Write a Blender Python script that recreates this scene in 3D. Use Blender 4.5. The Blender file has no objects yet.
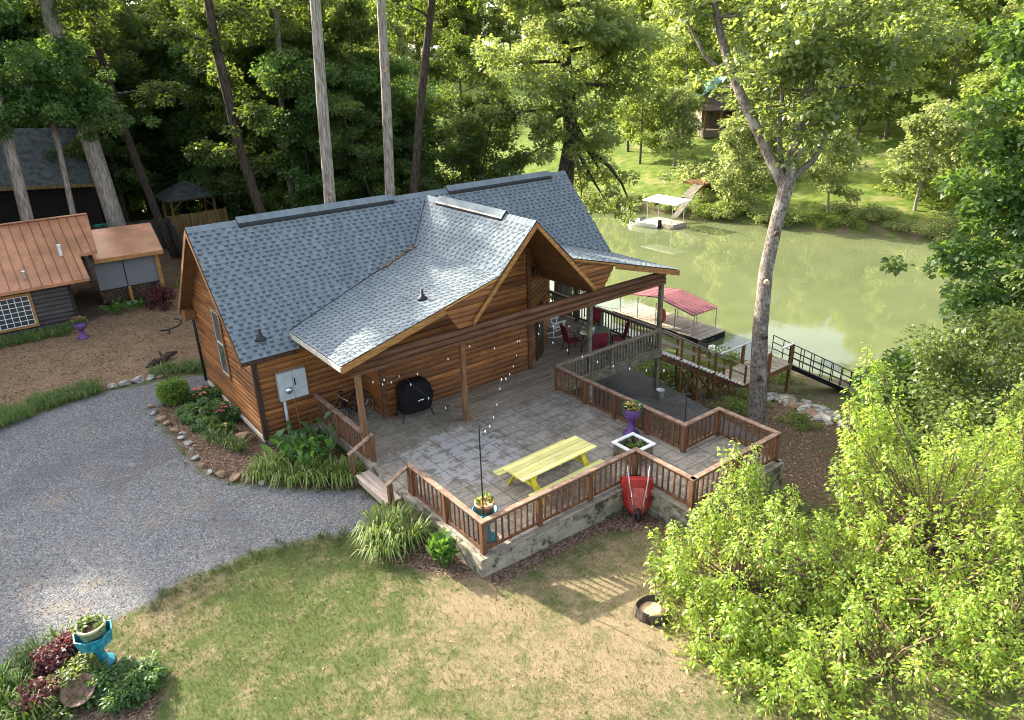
import bpy, math, random
import numpy as np
from mathutils import Vector, Matrix
R = math.radians
random.seed(7)
rng = np.random.default_rng(11)
scene = bpy.context.scene
COL = scene.collection

# ------------------------------------------------------------------ camera
cam_d = bpy.data.cameras.new('camera'); cam = bpy.data.objects.new('camera', cam_d); COL.objects.link(cam)
rt = Vector((0.79049426, -0.61178701, -0.02890479)); up = Vector((0.25923084, 0.29144983, 0.92079116)); fw = Vector((0.55490378, 0.73537314, -0.38898348))
M = Matrix.Identity(4)
for i in range(3):
    M[i][0] = rt[i]; M[i][1] = up[i]; M[i][2] = -fw[i]
M[0][3], M[1][3], M[2][3] = -5.693, -20.149, 10.439
cam.matrix_world = M
cam_d.sensor_width = 36.0; cam_d.lens = 720.25 / 1024 * 36
cam_d.clip_start = 0.1; cam_d.clip_end = 1500
scene.camera = cam

# ------------------------------------------------------------------ sky and sun
ELEV = R(27); SAZ = math.atan2(-0.23, 0.973)
world = bpy.data.worlds.new('World'); scene.world = world; world.use_nodes = True
wn = world.node_tree.nodes; wl = world.node_tree.links
bgn = wn.get('Background') or wn.new('ShaderNodeBackground')
sky = wn.new('ShaderNodeTexSky'); sky.sky_type = 'NISHITA'; sky.sun_disc = False
sky.sun_elevation = ELEV; sky.sun_rotation = SAZ; sky.air_density = 0.8; sky.dust_density = 4.0; sky.ozone_density = 0.3
hs = wn.new('ShaderNodeHueSaturation'); hs.inputs['Saturation'].default_value = 0.55; wl.new(sky.outputs[0], hs.inputs['Color']); wl.new(hs.outputs[0], bgn.inputs[0]); bgn.inputs[1].default_value = 0.15
sun_d = bpy.data.lights.new('sun', 'SUN'); sun_d.energy = 4.0; sun_d.angle = R(0.55); sun_d.color = (1.0, 0.90, 0.74)
sun = bpy.data.objects.new('sun', sun_d); COL.objects.link(sun)
sdir = Vector((math.sin(SAZ) * math.cos(ELEV), math.cos(SAZ) * math.cos(ELEV), math.sin(ELEV)))
sun.rotation_euler = sdir.to_track_quat('Z', 'Y').to_euler(); sun.location = sdir * 80
vs = scene.view_settings
vs.view_transform = 'Standard'; vs.look = 'None'; vs.gamma = 1.0; vs.use_curve_mapping = False; vs.exposure = 2.2
scene.render.engine = 'CYCLES'
cy = scene.cycles
cy.max_bounces = 7; cy.diffuse_bounces = 3; cy.glossy_bounces = 3; cy.transmission_bounces = 5; cy.transparent_max_bounces = 6
cy.pixel_filter_type = 'BLACKMAN_HARRIS'; cy.filter_width = 1.0; cy.use_denoising = True; cy.sample_clamp_indirect = 6.0
try: cy.denoiser = 'OPENIMAGEDENOISE'
except Exception: pass

# ------------------------------------------------------------------ helpers
class MB:
    """collects verts and faces of one mesh"""
    def __init__(self): self.v = []; self.f = []; self.c = []; self.val = 0.5
    def add(self, vs_, fs_, val=None):
        b = len(self.v); self.v.extend([tuple(p) for p in vs_])
        for f in fs_: self.f.append(tuple(b + i for i in f)); self.c.append(self.val if val is None else val)
    def obox(self, c, ax, ay, az, val=None):
        c = Vector(c); ax = Vector(ax); ay = Vector(ay); az = Vector(az); p = []
        for k in (-1, 1):
            for j in (-1, 1):
                for i in (-1, 1): p.append(c + ax * i + ay * j + az * k)
        self.add(p, [(0, 2, 3, 1), (4, 5, 7, 6), (0, 1, 5, 4), (2, 6, 7, 3), (0, 4, 6, 2), (1, 3, 7, 5)], val)
    def box(self, x0, x1, y0, y1, z0, z1, val=None):
        self.obox(((x0+x1)/2, (y0+y1)/2, (z0+z1)/2), ((x1-x0)/2, 0, 0), (0, (y1-y0)/2, 0), (0, 0, (z1-z0)/2), val)
    def beam(self, p0, p1, w, h, upv=(0, 0, 1), val=None):
        p0 = Vector(p0); p1 = Vector(p1); d = (p1 - p0); L = d.length; d.normalize()
        s = d.cross(Vector(upv))
        if s.length < 1e-4: s = d.cross(Vector((0, 1, 0)))
        s.normalize(); u = s.cross(d)
        self.obox((p0 + p1) / 2, d * (L / 2), s * (w / 2), u * (h / 2), val)
    def tube(self, pts, rad, n=8, caps=True, val=None, wob=0.0):
        pts = [Vector(p) for p in pts]
        if not hasattr(rad, '__len__'): rad = [rad] * len(pts)
        vs_ = []; fs = []; ref = Vector((0.31, 0.77, 0.55))
        for i, p in enumerate(pts):
            d = (pts[min(i+1, len(pts)-1)] - pts[max(i-1, 0)])
            if d.length < 1e-6: d = Vector((0, 0, 1))
            d.normalize(); a = d.cross(ref)
            if a.length < 0.1: a = d.cross(Vector((1, 0, 0)))
            a.normalize(); b = d.cross(a)
            for k in range(n):
                t = 2 * math.pi * k / n; r = rad[i] * (1 + (random.uniform(-wob, wob) if wob else 0))
                vs_.append(p + a * (math.cos(t) * r) + b * (math.sin(t) * r))
        for i in range(len(pts) - 1):
            for k in range(n):
                k2 = (k + 1) % n; fs.append((i*n+k, i*n+k2, (i+1)*n+k2, (i+1)*n+k))
        if caps: fs.append(tuple(range(n))[::-1]); fs.append(tuple((len(pts)-1)*n + k for k in range(n)))
        self.add(vs_, fs, val)
    def lathe(self, prof, n=20, c=(0, 0, 0), val=None, phase=0.0, sx=1.0, sy=1.0, capb=True, capt=False):
        vs_ = []; fs = []
        for r, z in prof:
            for k in range(n):
                t = 2 * math.pi * k / n + phase; vs_.append((c[0] + r*sx*math.cos(t), c[1] + r*sy*math.sin(t), c[2] + z))
        for i in range(len(prof) - 1):
            for k in range(n):
                k2 = (k + 1) % n; fs.append((i*n+k, i*n+k2, (i+1)*n+k2, (i+1)*n+k))
        if capb: fs.append(tuple(range(n))[::-1])
        if capt: fs.append(tuple((len(prof)-1)*n + k for k in range(n)))
        self.add(vs_, fs, val)
    def prism(self, poly, z0, z1, val=None):
        n = len(poly); vs_ = [(x, y, z0) for x, y in poly] + [(x, y, z1) for x, y in poly]
        a = sum(poly[i][0]*poly[(i+1) % n][1] - poly[(i+1) % n][0]*poly[i][1] for i in range(n))
        if a < 0: vs_ = [(x, y, z0) for x, y in poly[::-1]] + [(x, y, z1) for x, y in poly[::-1]]
        fs = [tuple(range(n))[::-1], tuple(range(n, 2*n))] + [(i, (i+1) % n, (i+1) % n + n, i + n) for i in range(n)]
        self.add(vs_, fs, val)
    def slab(self, quad, th, val=None):
        """a sheet with thickness below it; quad counter-clockwise from outside"""
        q = [Vector(p) for p in quad]; n = (q[1]-q[0]).cross(q[2]-q[0]).normalized(); k = len(q)
        vs_ = q + [p - n * th for p in q]
        fs = [tuple(range(k)), tuple(range(k, 2*k))[::-1]] + [((i+1) % k, i, i + k, (i+1) % k + k) for i in range(k)]
        self.add(vs_, fs, val)
    def build(self, name, m, parent=None, smooth=False, bevel=0.0):
        off = Vector((0, 0, 0)); q = parent
        while q is not None: off += q.location; q = q.parent
        me = bpy.data.meshes.new(name)
        me.from_pydata([(x-off.x, y-off.y, z-off.z) for x, y, z in self.v], [], self.f)
        a = me.attributes.new('var', 'FLOAT', 'FACE'); a.data.foreach_set('value', np.array(self.c, dtype=np.float32))
        if smooth: me.polygons.foreach_set('use_smooth', [True] * len(me.polygons))
        me.materials.append(m); me.update()
        o = bpy.data.objects.new(name, me); COL.objects.link(o); o.parent = parent
        if bevel:
            b = o.modifiers.new('bevel', 'BEVEL'); b.width = bevel; b.segments = 2; b.limit_method = 'ANGLE'
        return o

def tag(o, label=None, cat=None, group=None, kind=None):
    if label: o['label'] = label
    if cat: o['category'] = cat
    if group: o['group'] = group
    if kind: o['kind'] = kind
    return o
def empty(name, loc, label=None, cat=None, group=None, rz=0.0):
    o = bpy.data.objects.new(name, None); COL.objects.link(o); o.location = loc; o.rotation_euler = (0, 0, rz); o.empty_display_size = 0.2
    return tag(o, label, cat, group)
def copy_tree(o, parent=None):
    c = o.copy(); COL.objects.link(c)
    if parent is not None: c.parent = parent
    for ch in list(o.children): copy_tree(ch, c)
    return c
def local(root):
    """shapes given in a thing's own frame: stand the thing at the origin while building"""
    class L:
        def __enter__(s): s.keep = (root.location.copy(), root.rotation_euler.copy()); root.location = (0, 0, 0)
        def __exit__(s, *a): root.location = s.keep[0]; root.rotation_euler = s.keep[1]
    return L()

def fast_mesh(name, V, F, var=None, m=None, smooth=False):
    """numpy quads/tris -> mesh"""
    V = np.asarray(V, np.float32); F = np.asarray(F, np.int32); k = F.shape[1]
    me = bpy.data.meshes.new(name)
    me.vertices.add(len(V)); me.vertices.foreach_set('co', V.ravel())
    me.loops.add(F.size); me.loops.foreach_set('vertex_index', F.ravel())
    me.polygons.add(len(F)); me.polygons.foreach_set('loop_start', np.arange(0, F.size, k, dtype=np.int32))
    try: me.polygons.foreach_set('loop_total', np.full(len(F), k, np.int32))
    except Exception: pass
    if smooth: me.polygons.foreach_set('use_smooth', np.ones(len(F), bool))
    a = me.attributes.new('var', 'FLOAT', 'FACE')
    a.data.foreach_set('value', (np.full(len(F), .5) if var is None else var).astype(np.float32))
    if m: me.materials.append(m)
    me.update(calc_edges=True)
    return me
def link_mesh(name, me, parent=None, loc=(0, 0, 0)):
    o = bpy.data.objects.new(name, me); COL.objects.link(o); o.parent = parent; o.location = loc
    return o

# ------------------------------------------------------------------ node materials
def nd(nt, typ, ins=None, **props):
    n = nt.nodes.new(typ)
    for k, v in props.items(): setattr(n, k, v)
    for k, v in (ins or {}).items():
        s = n.inputs[k]
        if isinstance(v, bpy.types.NodeSocket): nt.links.new(v, s)
        else: s.default_value = v
    return n
def mat_new(name):
    m = bpy.data.materials.new(name); m.use_nodes = True; nt = m.node_tree; nt.nodes.clear()
    return m, nt, nd(nt, 'ShaderNodeOutputMaterial')
def mixc(nt, f, a, b, blend='MIX'):
    n = nt.nodes.new('ShaderNodeMix'); n.data_type = 'RGBA'; n.blend_type = blend
    for s, v in ((n.inputs[0], f), (n.inputs[6], a), (n.inputs[7], b)):
        if isinstance(v, bpy.types.NodeSocket): nt.links.new(v, s)
        elif isinstance(v, (int, float)): s.default_value = v
        else: s.default_value = (*v, 1.0) if len(v) == 3 else v
    return n.outputs[2]
def mth(nt, op, a, b=0.0, c=None, clamp=False):
    n = nt.nodes.new('ShaderNodeMath'); n.operation = op; n.use_clamp = clamp
    for i, v in enumerate((a, b) if c is None else (a, b, c)):
        if isinstance(v, bpy.types.NodeSocket): nt.links.new(v, n.inputs[i])
        else: n.inputs[i].default_value = v
    return n.outputs[0]
def ramp(nt, f, stops):
    n = nt.nodes.new('ShaderNodeValToRGB'); nt.links.new(f, n.inputs[0]); e = n.color_ramp.elements
    while len(e) < len(stops): e.new(0.5)
    for el, (p, c) in zip(e, stops): el.position = p; el.color = (*c, 1.0) if len(c) == 3 else c
    return n.outputs[0]
def step(nt, v, a, b):
    n = nt.nodes.new('ShaderNodeMapRange'); n.interpolation_type = 'SMOOTHSTEP'
    nt.links.new(v, n.inputs[0]); n.inputs[1].default_value = a; n.inputs[2].default_value = b
    return n.outputs[0]
def coords(nt, scale=(1, 1, 1), space='Object', rot=(0, 0, 0)):
    tc = nt.nodes.new('ShaderNodeTexCoord'); mp = nd(nt, 'ShaderNodeMapping', {'Vector': tc.outputs[space], 'Scale': scale, 'Rotation': rot})
    return mp.outputs[0]
def geopos(nt, scale=(1, 1, 1), rot=(0, 0, 0)):
    g = nt.nodes.new('ShaderNodeNewGeometry'); return nd(nt, 'ShaderNodeMapping', {'Vector': g.outputs['Position'], 'Scale': scale, 'Rotation': rot}).outputs[0]
def noise(nt, vec, scale, detail=4.0, rough=0.55, out=0):
    return nd(nt, 'ShaderNodeTexNoise', {'Vector': vec, 'Scale': scale, 'Detail': detail, 'Roughness': rough}).outputs[out]
def vor(nt, vec, scale, out='Distance', feature='F1', rand=1.0):
    return nd(nt, 'ShaderNodeTexVoronoi', {'Vector': vec, 'Scale': scale, 'Randomness': rand}, feature=feature).outputs[out]
def attr(nt, name, out='Fac'):
    n = nt.nodes.new('ShaderNodeAttribute'); n.attribute_name = name; return n.outputs[out]
def bump(nt, h, strength=0.3, dist=0.02):
    return nd(nt, 'ShaderNodeBump', {'Height': h, 'Strength': strength, 'Distance': dist}).outputs[0]
def finish(nt, out, col, rough=0.7, nrm=None, metal=0.0, spec=0.4, extra=None):
    p = nd(nt, 'ShaderNodeBsdfPrincipled', {'Roughness': rough, 'Metallic': metal, 'Specular IOR Level': spec})
    if isinstance(col, bpy.types.NodeSocket): nt.links.new(col, p.inputs['Base Color'])
    else: p.inputs['Base Color'].default_value = (*col, 1.0)
    if nrm is not None: nt.links.new(nrm, p.inputs['Normal'])
    for k, v in (extra or {}).items(): p.inputs[k].default_value = v
    nt.links.new(p.outputs[0], out.inputs[0]); return p

def m_wood(name, dark, light, grain=(1, 14, 14), rough=0.75, wear=None, bs=0.25):
    """streaky wood; grain stretched along the axis with the smallest scale; per-face variation"""
    m, nt, out = mat_new(name); v = geopos(nt, grain); n1 = noise(nt, v, 1.6, 6, 0.62); n2 = noise(nt, geopos(nt, (1, 1, 1)), 1.3, 4)
    c = mixc(nt, step(nt, n1, 0.3, 0.72), dark, light)
    var = attr(nt, 'var'); br = mth(nt, 'MULTIPLY_ADD', var, 0.5, 0.75)
    br2 = mth(nt, 'MULTIPLY', br, mth(nt, 'MULTIPLY_ADD', n2, 0.5, 0.75))
    c = mixc(nt, 1.0, c, nd(nt, 'ShaderNodeCombineColor', {0: br2, 1: br2, 2: br2}).outputs[0], 'MULTIPLY')
    if wear:
        w = step(nt, noise(nt, geopos(nt, (3, 3, 3)), 2.2, 6, 0.7), 0.5, 0.68); c = mixc(nt, w, c, wear)
    finish(nt, out, c, rough, bump(nt, n1, bs, 0.01), spec=0.25); return m
def m_plain(name, col, rough=0.5, metal=0.0, spec=0.4, var=0.15, scale=6.0, bmp=0.0, extra=None):
    m, nt, out = mat_new(name); n = noise(nt, geopos(nt), scale, 5, 0.6)
    d = tuple(c * (1 - var * 1.4) for c in col); l = tuple(min(1, c * (1 + var)) for c in col)
    finish(nt, out, mixc(nt, step(nt, n, 0.3, 0.7), d, l), rough, bump(nt, n, bmp, 0.01) if bmp else None, metal, spec, extra); return m
def m_leaf(name, dark, light, trans, tw=0.45, rough=0.5, gloss=0.1, hue=None):
    m, nt, out = mat_new(name); var = attr(nt, 'var'); oi = nt.nodes.new('ShaderNodeObjectInfo')
    t = mth(nt, 'ADD', mth(nt, 'MULTIPLY', var, 0.8), mth(nt, 'MULTIPLY', oi.outputs['Random'], 0.2))
    c = mixc(nt, t, dark, light)
    if hue: c = mixc(nt, step(nt, var, 0.93, 0.97), c, hue)
    tc = mixc(nt, t, tuple(0.7 * k for k in trans), trans)
    df = nd(nt, 'ShaderNodeBsdfDiffuse', {'Color': c}); tl = nd(nt, 'ShaderNodeBsdfTranslucent', {'Color': tc})
    gl = nd(nt, 'ShaderNodeBsdfGlossy', {'Color': (0.85, 0.9, 0.85, 1), 'Roughness': rough})
    a = nd(nt, 'ShaderNodeMixShader', {0: tw, 1: df.outputs[0], 2: tl.outputs[0]})
    b = nd(nt, 'ShaderNodeMixShader', {0: gloss * .35, 1: a.outputs[0], 2: gl.outputs[0]})
    nt.links.new(b.outputs[0], out.inputs[0]); return m
def m_bark(name, dark, light, sc=(5, 5, 1.3), patch=None):
    m, nt, out = mat_new(name); v = geopos(nt, sc); n = noise(nt, v, 2.4, 7, 0.68); vv = vor(nt, geopos(nt, (sc[0]*1.6, sc[1]*1.6, sc[2]*1.2)), 1.6)
    h = mth(nt, 'ADD', n, mth(nt, 'MULTIPLY', vv, 0.5))
    c = mixc(nt, step(nt, h, 0.45, 1.0), dark, light)
    if patch: c = mixc(nt, step(nt, noise(nt, geopos(nt, (1.2, 1.2, 0.9)), 2.0, 5, 0.6), 0.52, 0.62), c, patch)
    finish(nt, out, c, 0.9, bump(nt, h, 0.7, 0.04), spec=0.15); return m

MT = {}
# honey log siding: each log course its own tone (face attribute), knots and grain along the log
def m_log(name, dark, mid, light, axis):
    m, nt, out = mat_new(name)
    sc = (0.5, 9, 9) if axis == 'x' else (9, 0.5, 9)
    g = noise(nt, geopos(nt, sc), 2.0, 6, 0.65); var = attr(nt, 'var')
    c = ramp(nt, g, [(0.28, dark), (0.5, mid), (0.75, light)])
    big = noise(nt, geopos(nt, (0.6, 0.6, 0.9)), 1.2, 4, 0.6)
    k = mth(nt, 'MULTIPLY', mth(nt, 'MULTIPLY_ADD', var, 0.7, 0.62), mth(nt, 'MULTIPLY_ADD', big, 0.9, 0.5))
    c = mixc(nt, 1.0, c, nd(nt, 'ShaderNodeCombineColor', {0: k, 1: k, 2: k}).outputs[0], 'MULTIPLY')
    c = mixc(nt, mth(nt, 'MULTIPLY', step(nt, noise(nt, geopos(nt, (1.1, 1.1, 2.2)), 1.7, 6, 0.7), 0.54, 0.7), 0.4), c, tuple(0.55 * x + 0.035 for x in dark))
    kn = step(nt, vor(nt, geopos(nt, (0.9, 0.9, 2.4)), 1.6), 0.12, 0.06)
    c = mixc(nt, mth(nt, 'MULTIPLY', kn, 0.6), c, tuple(0.3*x for x in dark))
    finish(nt, out, c, 0.55, bump(nt, g, 0.25, 0.01), spec=0.35); return m
LOGD, LOGM, LOGL = (0.115, 0.039, 0.011), (0.25, 0.097, 0.027), (0.365, 0.16, 0.052)
MT['logx'] = m_log('log_siding_x', LOGD, LOGM, LOGL, 'x'); MT['logy'] = m_log('log_siding_y', LOGD, LOGM, LOGL, 'y')
MT['dlogx'] = m_log('dark_log_x', (0.03, 0.026, 0.023), (0.07, 0.06, 0.055), (0.11, 0.095, 0.085), 'x')
MT['dlogy'] = m_log('dark_log_y', (0.02, 0.018, 0.016), (0.05, 0.043, 0.04), (0.08, 0.07, 0.065), 'y')
MT['beam'] = m_wood('log_beam_wood', (0.065, 0.027, 0.013), (0.165, 0.078, 0.04), (0.6, 10, 10), 0.6)
MT['fascia'] = m_wood('golden_fascia_wood', (0.26, 0.12, 0.036), (0.46, 0.24, 0.08), (2, 2, 10), 0.6)
MT['soffit'] = m_wood('soffit_wood', (0.11, 0.052, 0.02), (0.24, 0.115, 0.045), (1, 12, 12), 0.75)
MT['darktrim'] = m_wood('dark_trim_wood', (0.03, 0.018, 0.012), (0.065, 0.038, 0.024), (8, 8, 1), 0.7)
MT['post'] = m_wood('porch_post_wood', (0.13, 0.065, 0.03), (0.26, 0.14, 0.07), (10, 10, 0.8), 0.75)
MT['railred'] = m_wood('red_brown_rail_wood', (0.085, 0.038, 0.02), (0.205, 0.098, 0.05), (9, 9, 0.8), 0.7)
MT['railtop'] = m_wood('weathered_top_rail_wood', (0.14, 0.082, 0.054), (0.32, 0.215, 0.15), (2.5, 2.5, 10), 0.8, wear=(0.26, 0.20, 0.155))
MT['greywood'] = m_wood('weathered_grey_wood', (0.085, 0.075, 0.05), (0.2, 0.18, 0.125), (3, 3, 3), 0.85)
MT['greentop'] = m_wood('mossy_rail_top_wood', (0.14, 0.11, 0.075), (0.3, 0.25, 0.18), (1, 8, 8), 0.85)
MT['deck'] = m_wood('deck_board_wood', (0.16, 0.122, 0.088), (0.36, 0.295, 0.22), (0.7, 10, 10), 0.8, wear=(0.2, 0.15, 0.1))
MT['stepwood'] = m_wood('pale_step_wood', (0.34, 0.25, 0.19), (0.55, 0.45, 0.37), (10, 0.8, 10), 0.8)
MT['yellow'] = m_wood('yellow_painted_wood', (0.58, 0.53, 0.14), (0.72, 0.68, 0.28), (1, 16, 8), 0.75, wear=(0.52, 0.47, 0.33), bs=0.12)
MT['yellowleg'] = m_plain('yellow_paint_bright', (0.72, 0.62, 0.02), 0.5, var=0.12)
MT['white'] = m_plain('white_paint', (0.72, 0.72, 0.7), 0.5, var=0.1)
MT['cream'] = m_plain('cream_frame_paint', (0.5, 0.47, 0.4), 0.5, var=0.15)
MT['black'] = m_plain('black_metal', (0.014, 0.014, 0.016), 0.5, var=0.2)
MT['cover'] = m_plain('black_cover_fabric', (0.006, 0.006, 0.007), 0.75, var=0.4, scale=9, bmp=0.6, spec=0.2)
MT['steel'] = m_plain('galvanised_steel', (0.55, 0.56, 0.57), 0.4, 0.85, var=0.2, scale=14)
MT['meter'] = m_plain('pale_grey_meter_paint', (0.42, 0.47, 0.49), 0.5, var=0.08)
MT['red'] = m_plain('red_plastic', (0.42, 0.03, 0.024), 0.5, var=0.22, scale=5)
MT['fadedred'] = m_plain('faded_red_plastic', (0.52, 0.10, 0.08), 0.5, var=0.2, scale=7)
MT['maroon'] = m_plain('maroon_fabric', (0.16, 0.014, 0.024), 0.8, var=0.25)
MT['purple'] = m_plain('purple_glaze', (0.13, 0.06, 0.22), 0.55, var=0.32)
MT['teal'] = m_plain('turquoise_glaze', (0.02, 0.23, 0.30), 0.55, var=0.35, scale=9)
MT['tealp'] = m_plain('teal_plastic', (0.01, 0.28, 0.24), 0.4)
MT['pot'] = m_plain('pale_clay', (0.42, 0.42, 0.26), 0.7, var=0.2)
MT['terra'] = m_plain('terracotta_clay', (0.42, 0.22, 0.13), 0.75, var=0.2)
MT['soil'] = m_plain('potting_soil', (0.05, 0.032, 0.022), 0.95, var=0.4, scale=30, bmp=0.8)
MT['rock'] = m_plain('grey_field_stone', (0.33, 0.31, 0.275), 0.85, var=0.45, scale=7, bmp=0.8)
MT['rock2'] = m_plain('brown_sandstone', (0.26, 0.17, 0.11), 0.88, var=0.35, scale=6, bmp=0.8)
MT['bulb'] = m_plain('frosted_bulb_glass', (0.8, 0.79, 0.74), 0.2, var=0.03, spec=0.8)
MT['tyre'] = m_plain('rubber', (0.02, 0.02, 0.021), 0.8)
MT['dgreen'] = m_plain('dark_green_railing_paint', (0.012, 0.03, 0.02), 0.5)
MT['fence'] = m_wood('tan_fence_wood', (0.16, 0.10, 0.04), (0.34, 0.23, 0.1), (10, 10, 0.7), 0.85)
MT['fencedk'] = m_wood('dark_fence_wood', (0.035, 0.04, 0.035), (0.08, 0.085, 0.075), (10, 10, 0.7), 0.85)
MT['dkroof'] = m_plain('dark_weathered_roofing', (0.075, 0.085, 0.08), 0.85, var=0.35, scale=3, bmp=0.3)
MT['dkwall'] = m_plain('dark_brown_wall', (0.025, 0.018, 0.014), 0.8, var=0.3)
MT['brushed'] = m_plain('silver_badge', (0.7, 0.7, 0.72), 0.25, 0.9)
MT['canopyw'] = m_plain('white_metal_roofing', (0.75, 0.76, 0.76), 0.5, var=0.06)
MT['treadw'] = m_plain('pale_stair_tread', (0.5, 0.48, 0.44), 0.7, var=.2); MT['claybrown'] = m_plain('brown_clay', (0.15, 0.085, 0.058), 0.6, var=.3, scale=9); MT['fwall'] = m_plain('distant_cabin_wall', (0.16, 0.12, 0.085), 0.8)
MT['froof'] = m_plain('blue_green_roofing', (0.16, 0.33, 0.33), 0.5, var=0.15)
MT['plank'] = m_wood('dock_plank_wood', (0.22, 0.18, 0.13), (0.42, 0.36, 0.28), (8, 2, 2), 0.85)
MT['twig'] = m_plain('bare_twig_bark', (0.15, 0.105, 0.07), 0.9)
MT['cutwood'] = m_plain('cut_wood', (0.45, 0.30, 0.17), 0.8)

def m_glass(name, tint=(0.05, 0.06, 0.06)):
    m, nt, out = mat_new(name); finish(nt, out, tint, 0.06, spec=0.8); return m
MT['glass'] = m_glass('window_glass'); MT['tglass'] = m_glass('glass_table_top', (0.10, 0.12, 0.115))

def m_shingle():
    m, nt, out = mat_new('blue_grey_shingles'); var = attr(nt, 'var'); oi = noise(nt, geopos(nt), 40, 3, 0.7); st = noise(nt, geopos(nt, (1.6, 0.7, 0.7)), 0.9, 6, 0.65)
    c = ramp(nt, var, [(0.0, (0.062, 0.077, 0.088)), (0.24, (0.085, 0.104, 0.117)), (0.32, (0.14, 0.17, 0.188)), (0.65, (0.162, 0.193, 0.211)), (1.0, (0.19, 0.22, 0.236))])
    k = mth(nt, 'MULTIPLY', mth(nt, 'MULTIPLY_ADD', oi, 0.7, 0.65), mth(nt, 'MULTIPLY_ADD', st, 0.5, 0.78))
    c = mixc(nt, 1.0, c, nd(nt, 'ShaderNodeCombineColor', {0: k, 1: k, 2: k}).outputs[0], 'MULTIPLY')
    finish(nt, out, c, 0.95, bump(nt, oi, 0.4, 0.006), spec=0.12); return m
MT['shingle'] = m_shingle()
def m_metalroof(name, col, rough=0.38):
    m, nt, out = mat_new(name); n = noise(nt, geopos(nt, (1, 1, 1)), 0.9, 5, 0.65); n2 = noise(nt, geopos(nt, (9, 1, 1)), 2, 4)
    c = mixc(nt, step(nt, n, 0.35, 0.7), tuple(0.72*x for x in col), tuple(1.12*x for x in col)); c = mixc(nt, mth(nt, 'MULTIPLY', step(nt, n2, 0.5, 0.75), 0.35), c, tuple(0.55*x for x in col))
    finish(nt, out, c, rough, None, 0.15, 0.5); return m
MT['copper'] = m_metalroof('copper_brown_metal_roofing', (0.50, 0.225, 0.115)); MT['seam'] = m_metalroof('dark_copper_seam', (0.19, 0.08, 0.042)); MT['redroof'] = m_metalroof('faded_red_metal_roofing', (0.23, 0.075, 0.08), 0.55)
def m_concrete(name, base, stain, patch=None, grid=False, moss=None):
    m, nt, out = mat_new(name); p = geopos(nt)
    n1 = noise(nt, p, 0.9, 6, 0.65); n2 = noise(nt, p, 5, 6, 0.7); n3 = noise(nt, p, 45, 3, 0.6)
    c = mixc(nt, step(nt, mth(nt, 'MULTIPLY_ADD', n2, 0.5, mth(nt, 'MULTIPLY', n1, 0.5)), 0.38, 0.62), stain, base)
    if patch:
        loc, rad, pc = patch; g = nt.nodes.new('ShaderNodeNewGeometry')
        d = nd(nt, 'ShaderNodeVectorMath', {0: g.outputs['Position'], 1: loc}, operation='DISTANCE').outputs['Value']
        w = mth(nt, 'MULTIPLY', step(nt, d, rad, rad * 0.3), 0.62)
        fl = step(nt, mth(nt, 'ADD', noise(nt, p, 3.2, 6, 0.62), mth(nt, 'MULTIPLY', w, 0.42)), 0.70, 0.75)
        c = mixc(nt, fl, c, pc)
    if moss: c = mixc(nt, step(nt, noise(nt, p, 2.6, 6, 0.7), 0.48, 0.62), c, moss)
    h = n3
    if grid:
        sep = nd(nt, 'ShaderNodeSeparateXYZ', {0: p}); wob = mth(nt, 'MULTIPLY_ADD', noise(nt, p, 6, 3), 0.05, -0.025)
        def line(s, size, off):
            f = mth(nt, 'FRACT', mth(nt, 'ADD', mth(nt, 'DIVIDE', mth(nt, 'ADD', s, wob), size), off))
            return mth(nt, 'ABSOLUTE', mth(nt, 'SUBTRACT', f, 0.5))
        gx = line(sep.outputs[0], 0.62, 0.13); gy = line(sep.outputs[1], 0.47, 0.4)
        mx = mth(nt, 'MAXIMUM', step(nt, gx, 0.470, 0.486), step(nt, gy, 0.46, 0.480))
        c = mixc(nt, mth(nt, 'MULTIPLY', mx, mth(nt, 'MULTIPLY_ADD', n2, 0.8, 0.15)), c, (0.045, 0.04, 0.034)); h = mth(nt, 'SUBTRACT', n3, mx)
    k = mth(nt, 'MULTIPLY_ADD', n3, 0.5, 0.75)
    c = mixc(nt, 1.0, c, nd(nt, 'ShaderNodeCombineColor', {0: k, 1: k, 2: k}).outputs[0], 'MULTIPLY')
    finish(nt, out, c, 0.88, bump(nt, h, 0.35, 0.012), spec=0.25); return m
MT['patio'] = m_concrete('stamped_patio_concrete', (0.36, 0.318, 0.258), (0.165, 0.144, 0.113), ((3.9, -5.0, 0.0), 2.9, (0.38, 0.365, 0.34)), True)
MT['slab'] = m_concrete('porch_slab_concrete', (0.29, 0.255, 0.2), (0.14, 0.12, 0.088))
MT['pad'] = m_concrete('lower_pad_concrete', (0.13, 0.12, 0.108), (0.075, 0.068, 0.06))
MT['curb'] = m_concrete('mossy_wall_concrete', (0.36, 0.33, 0.26), (0.17, 0.155, 0.115), moss=(0.055, 0.055, 0.035))

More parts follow.
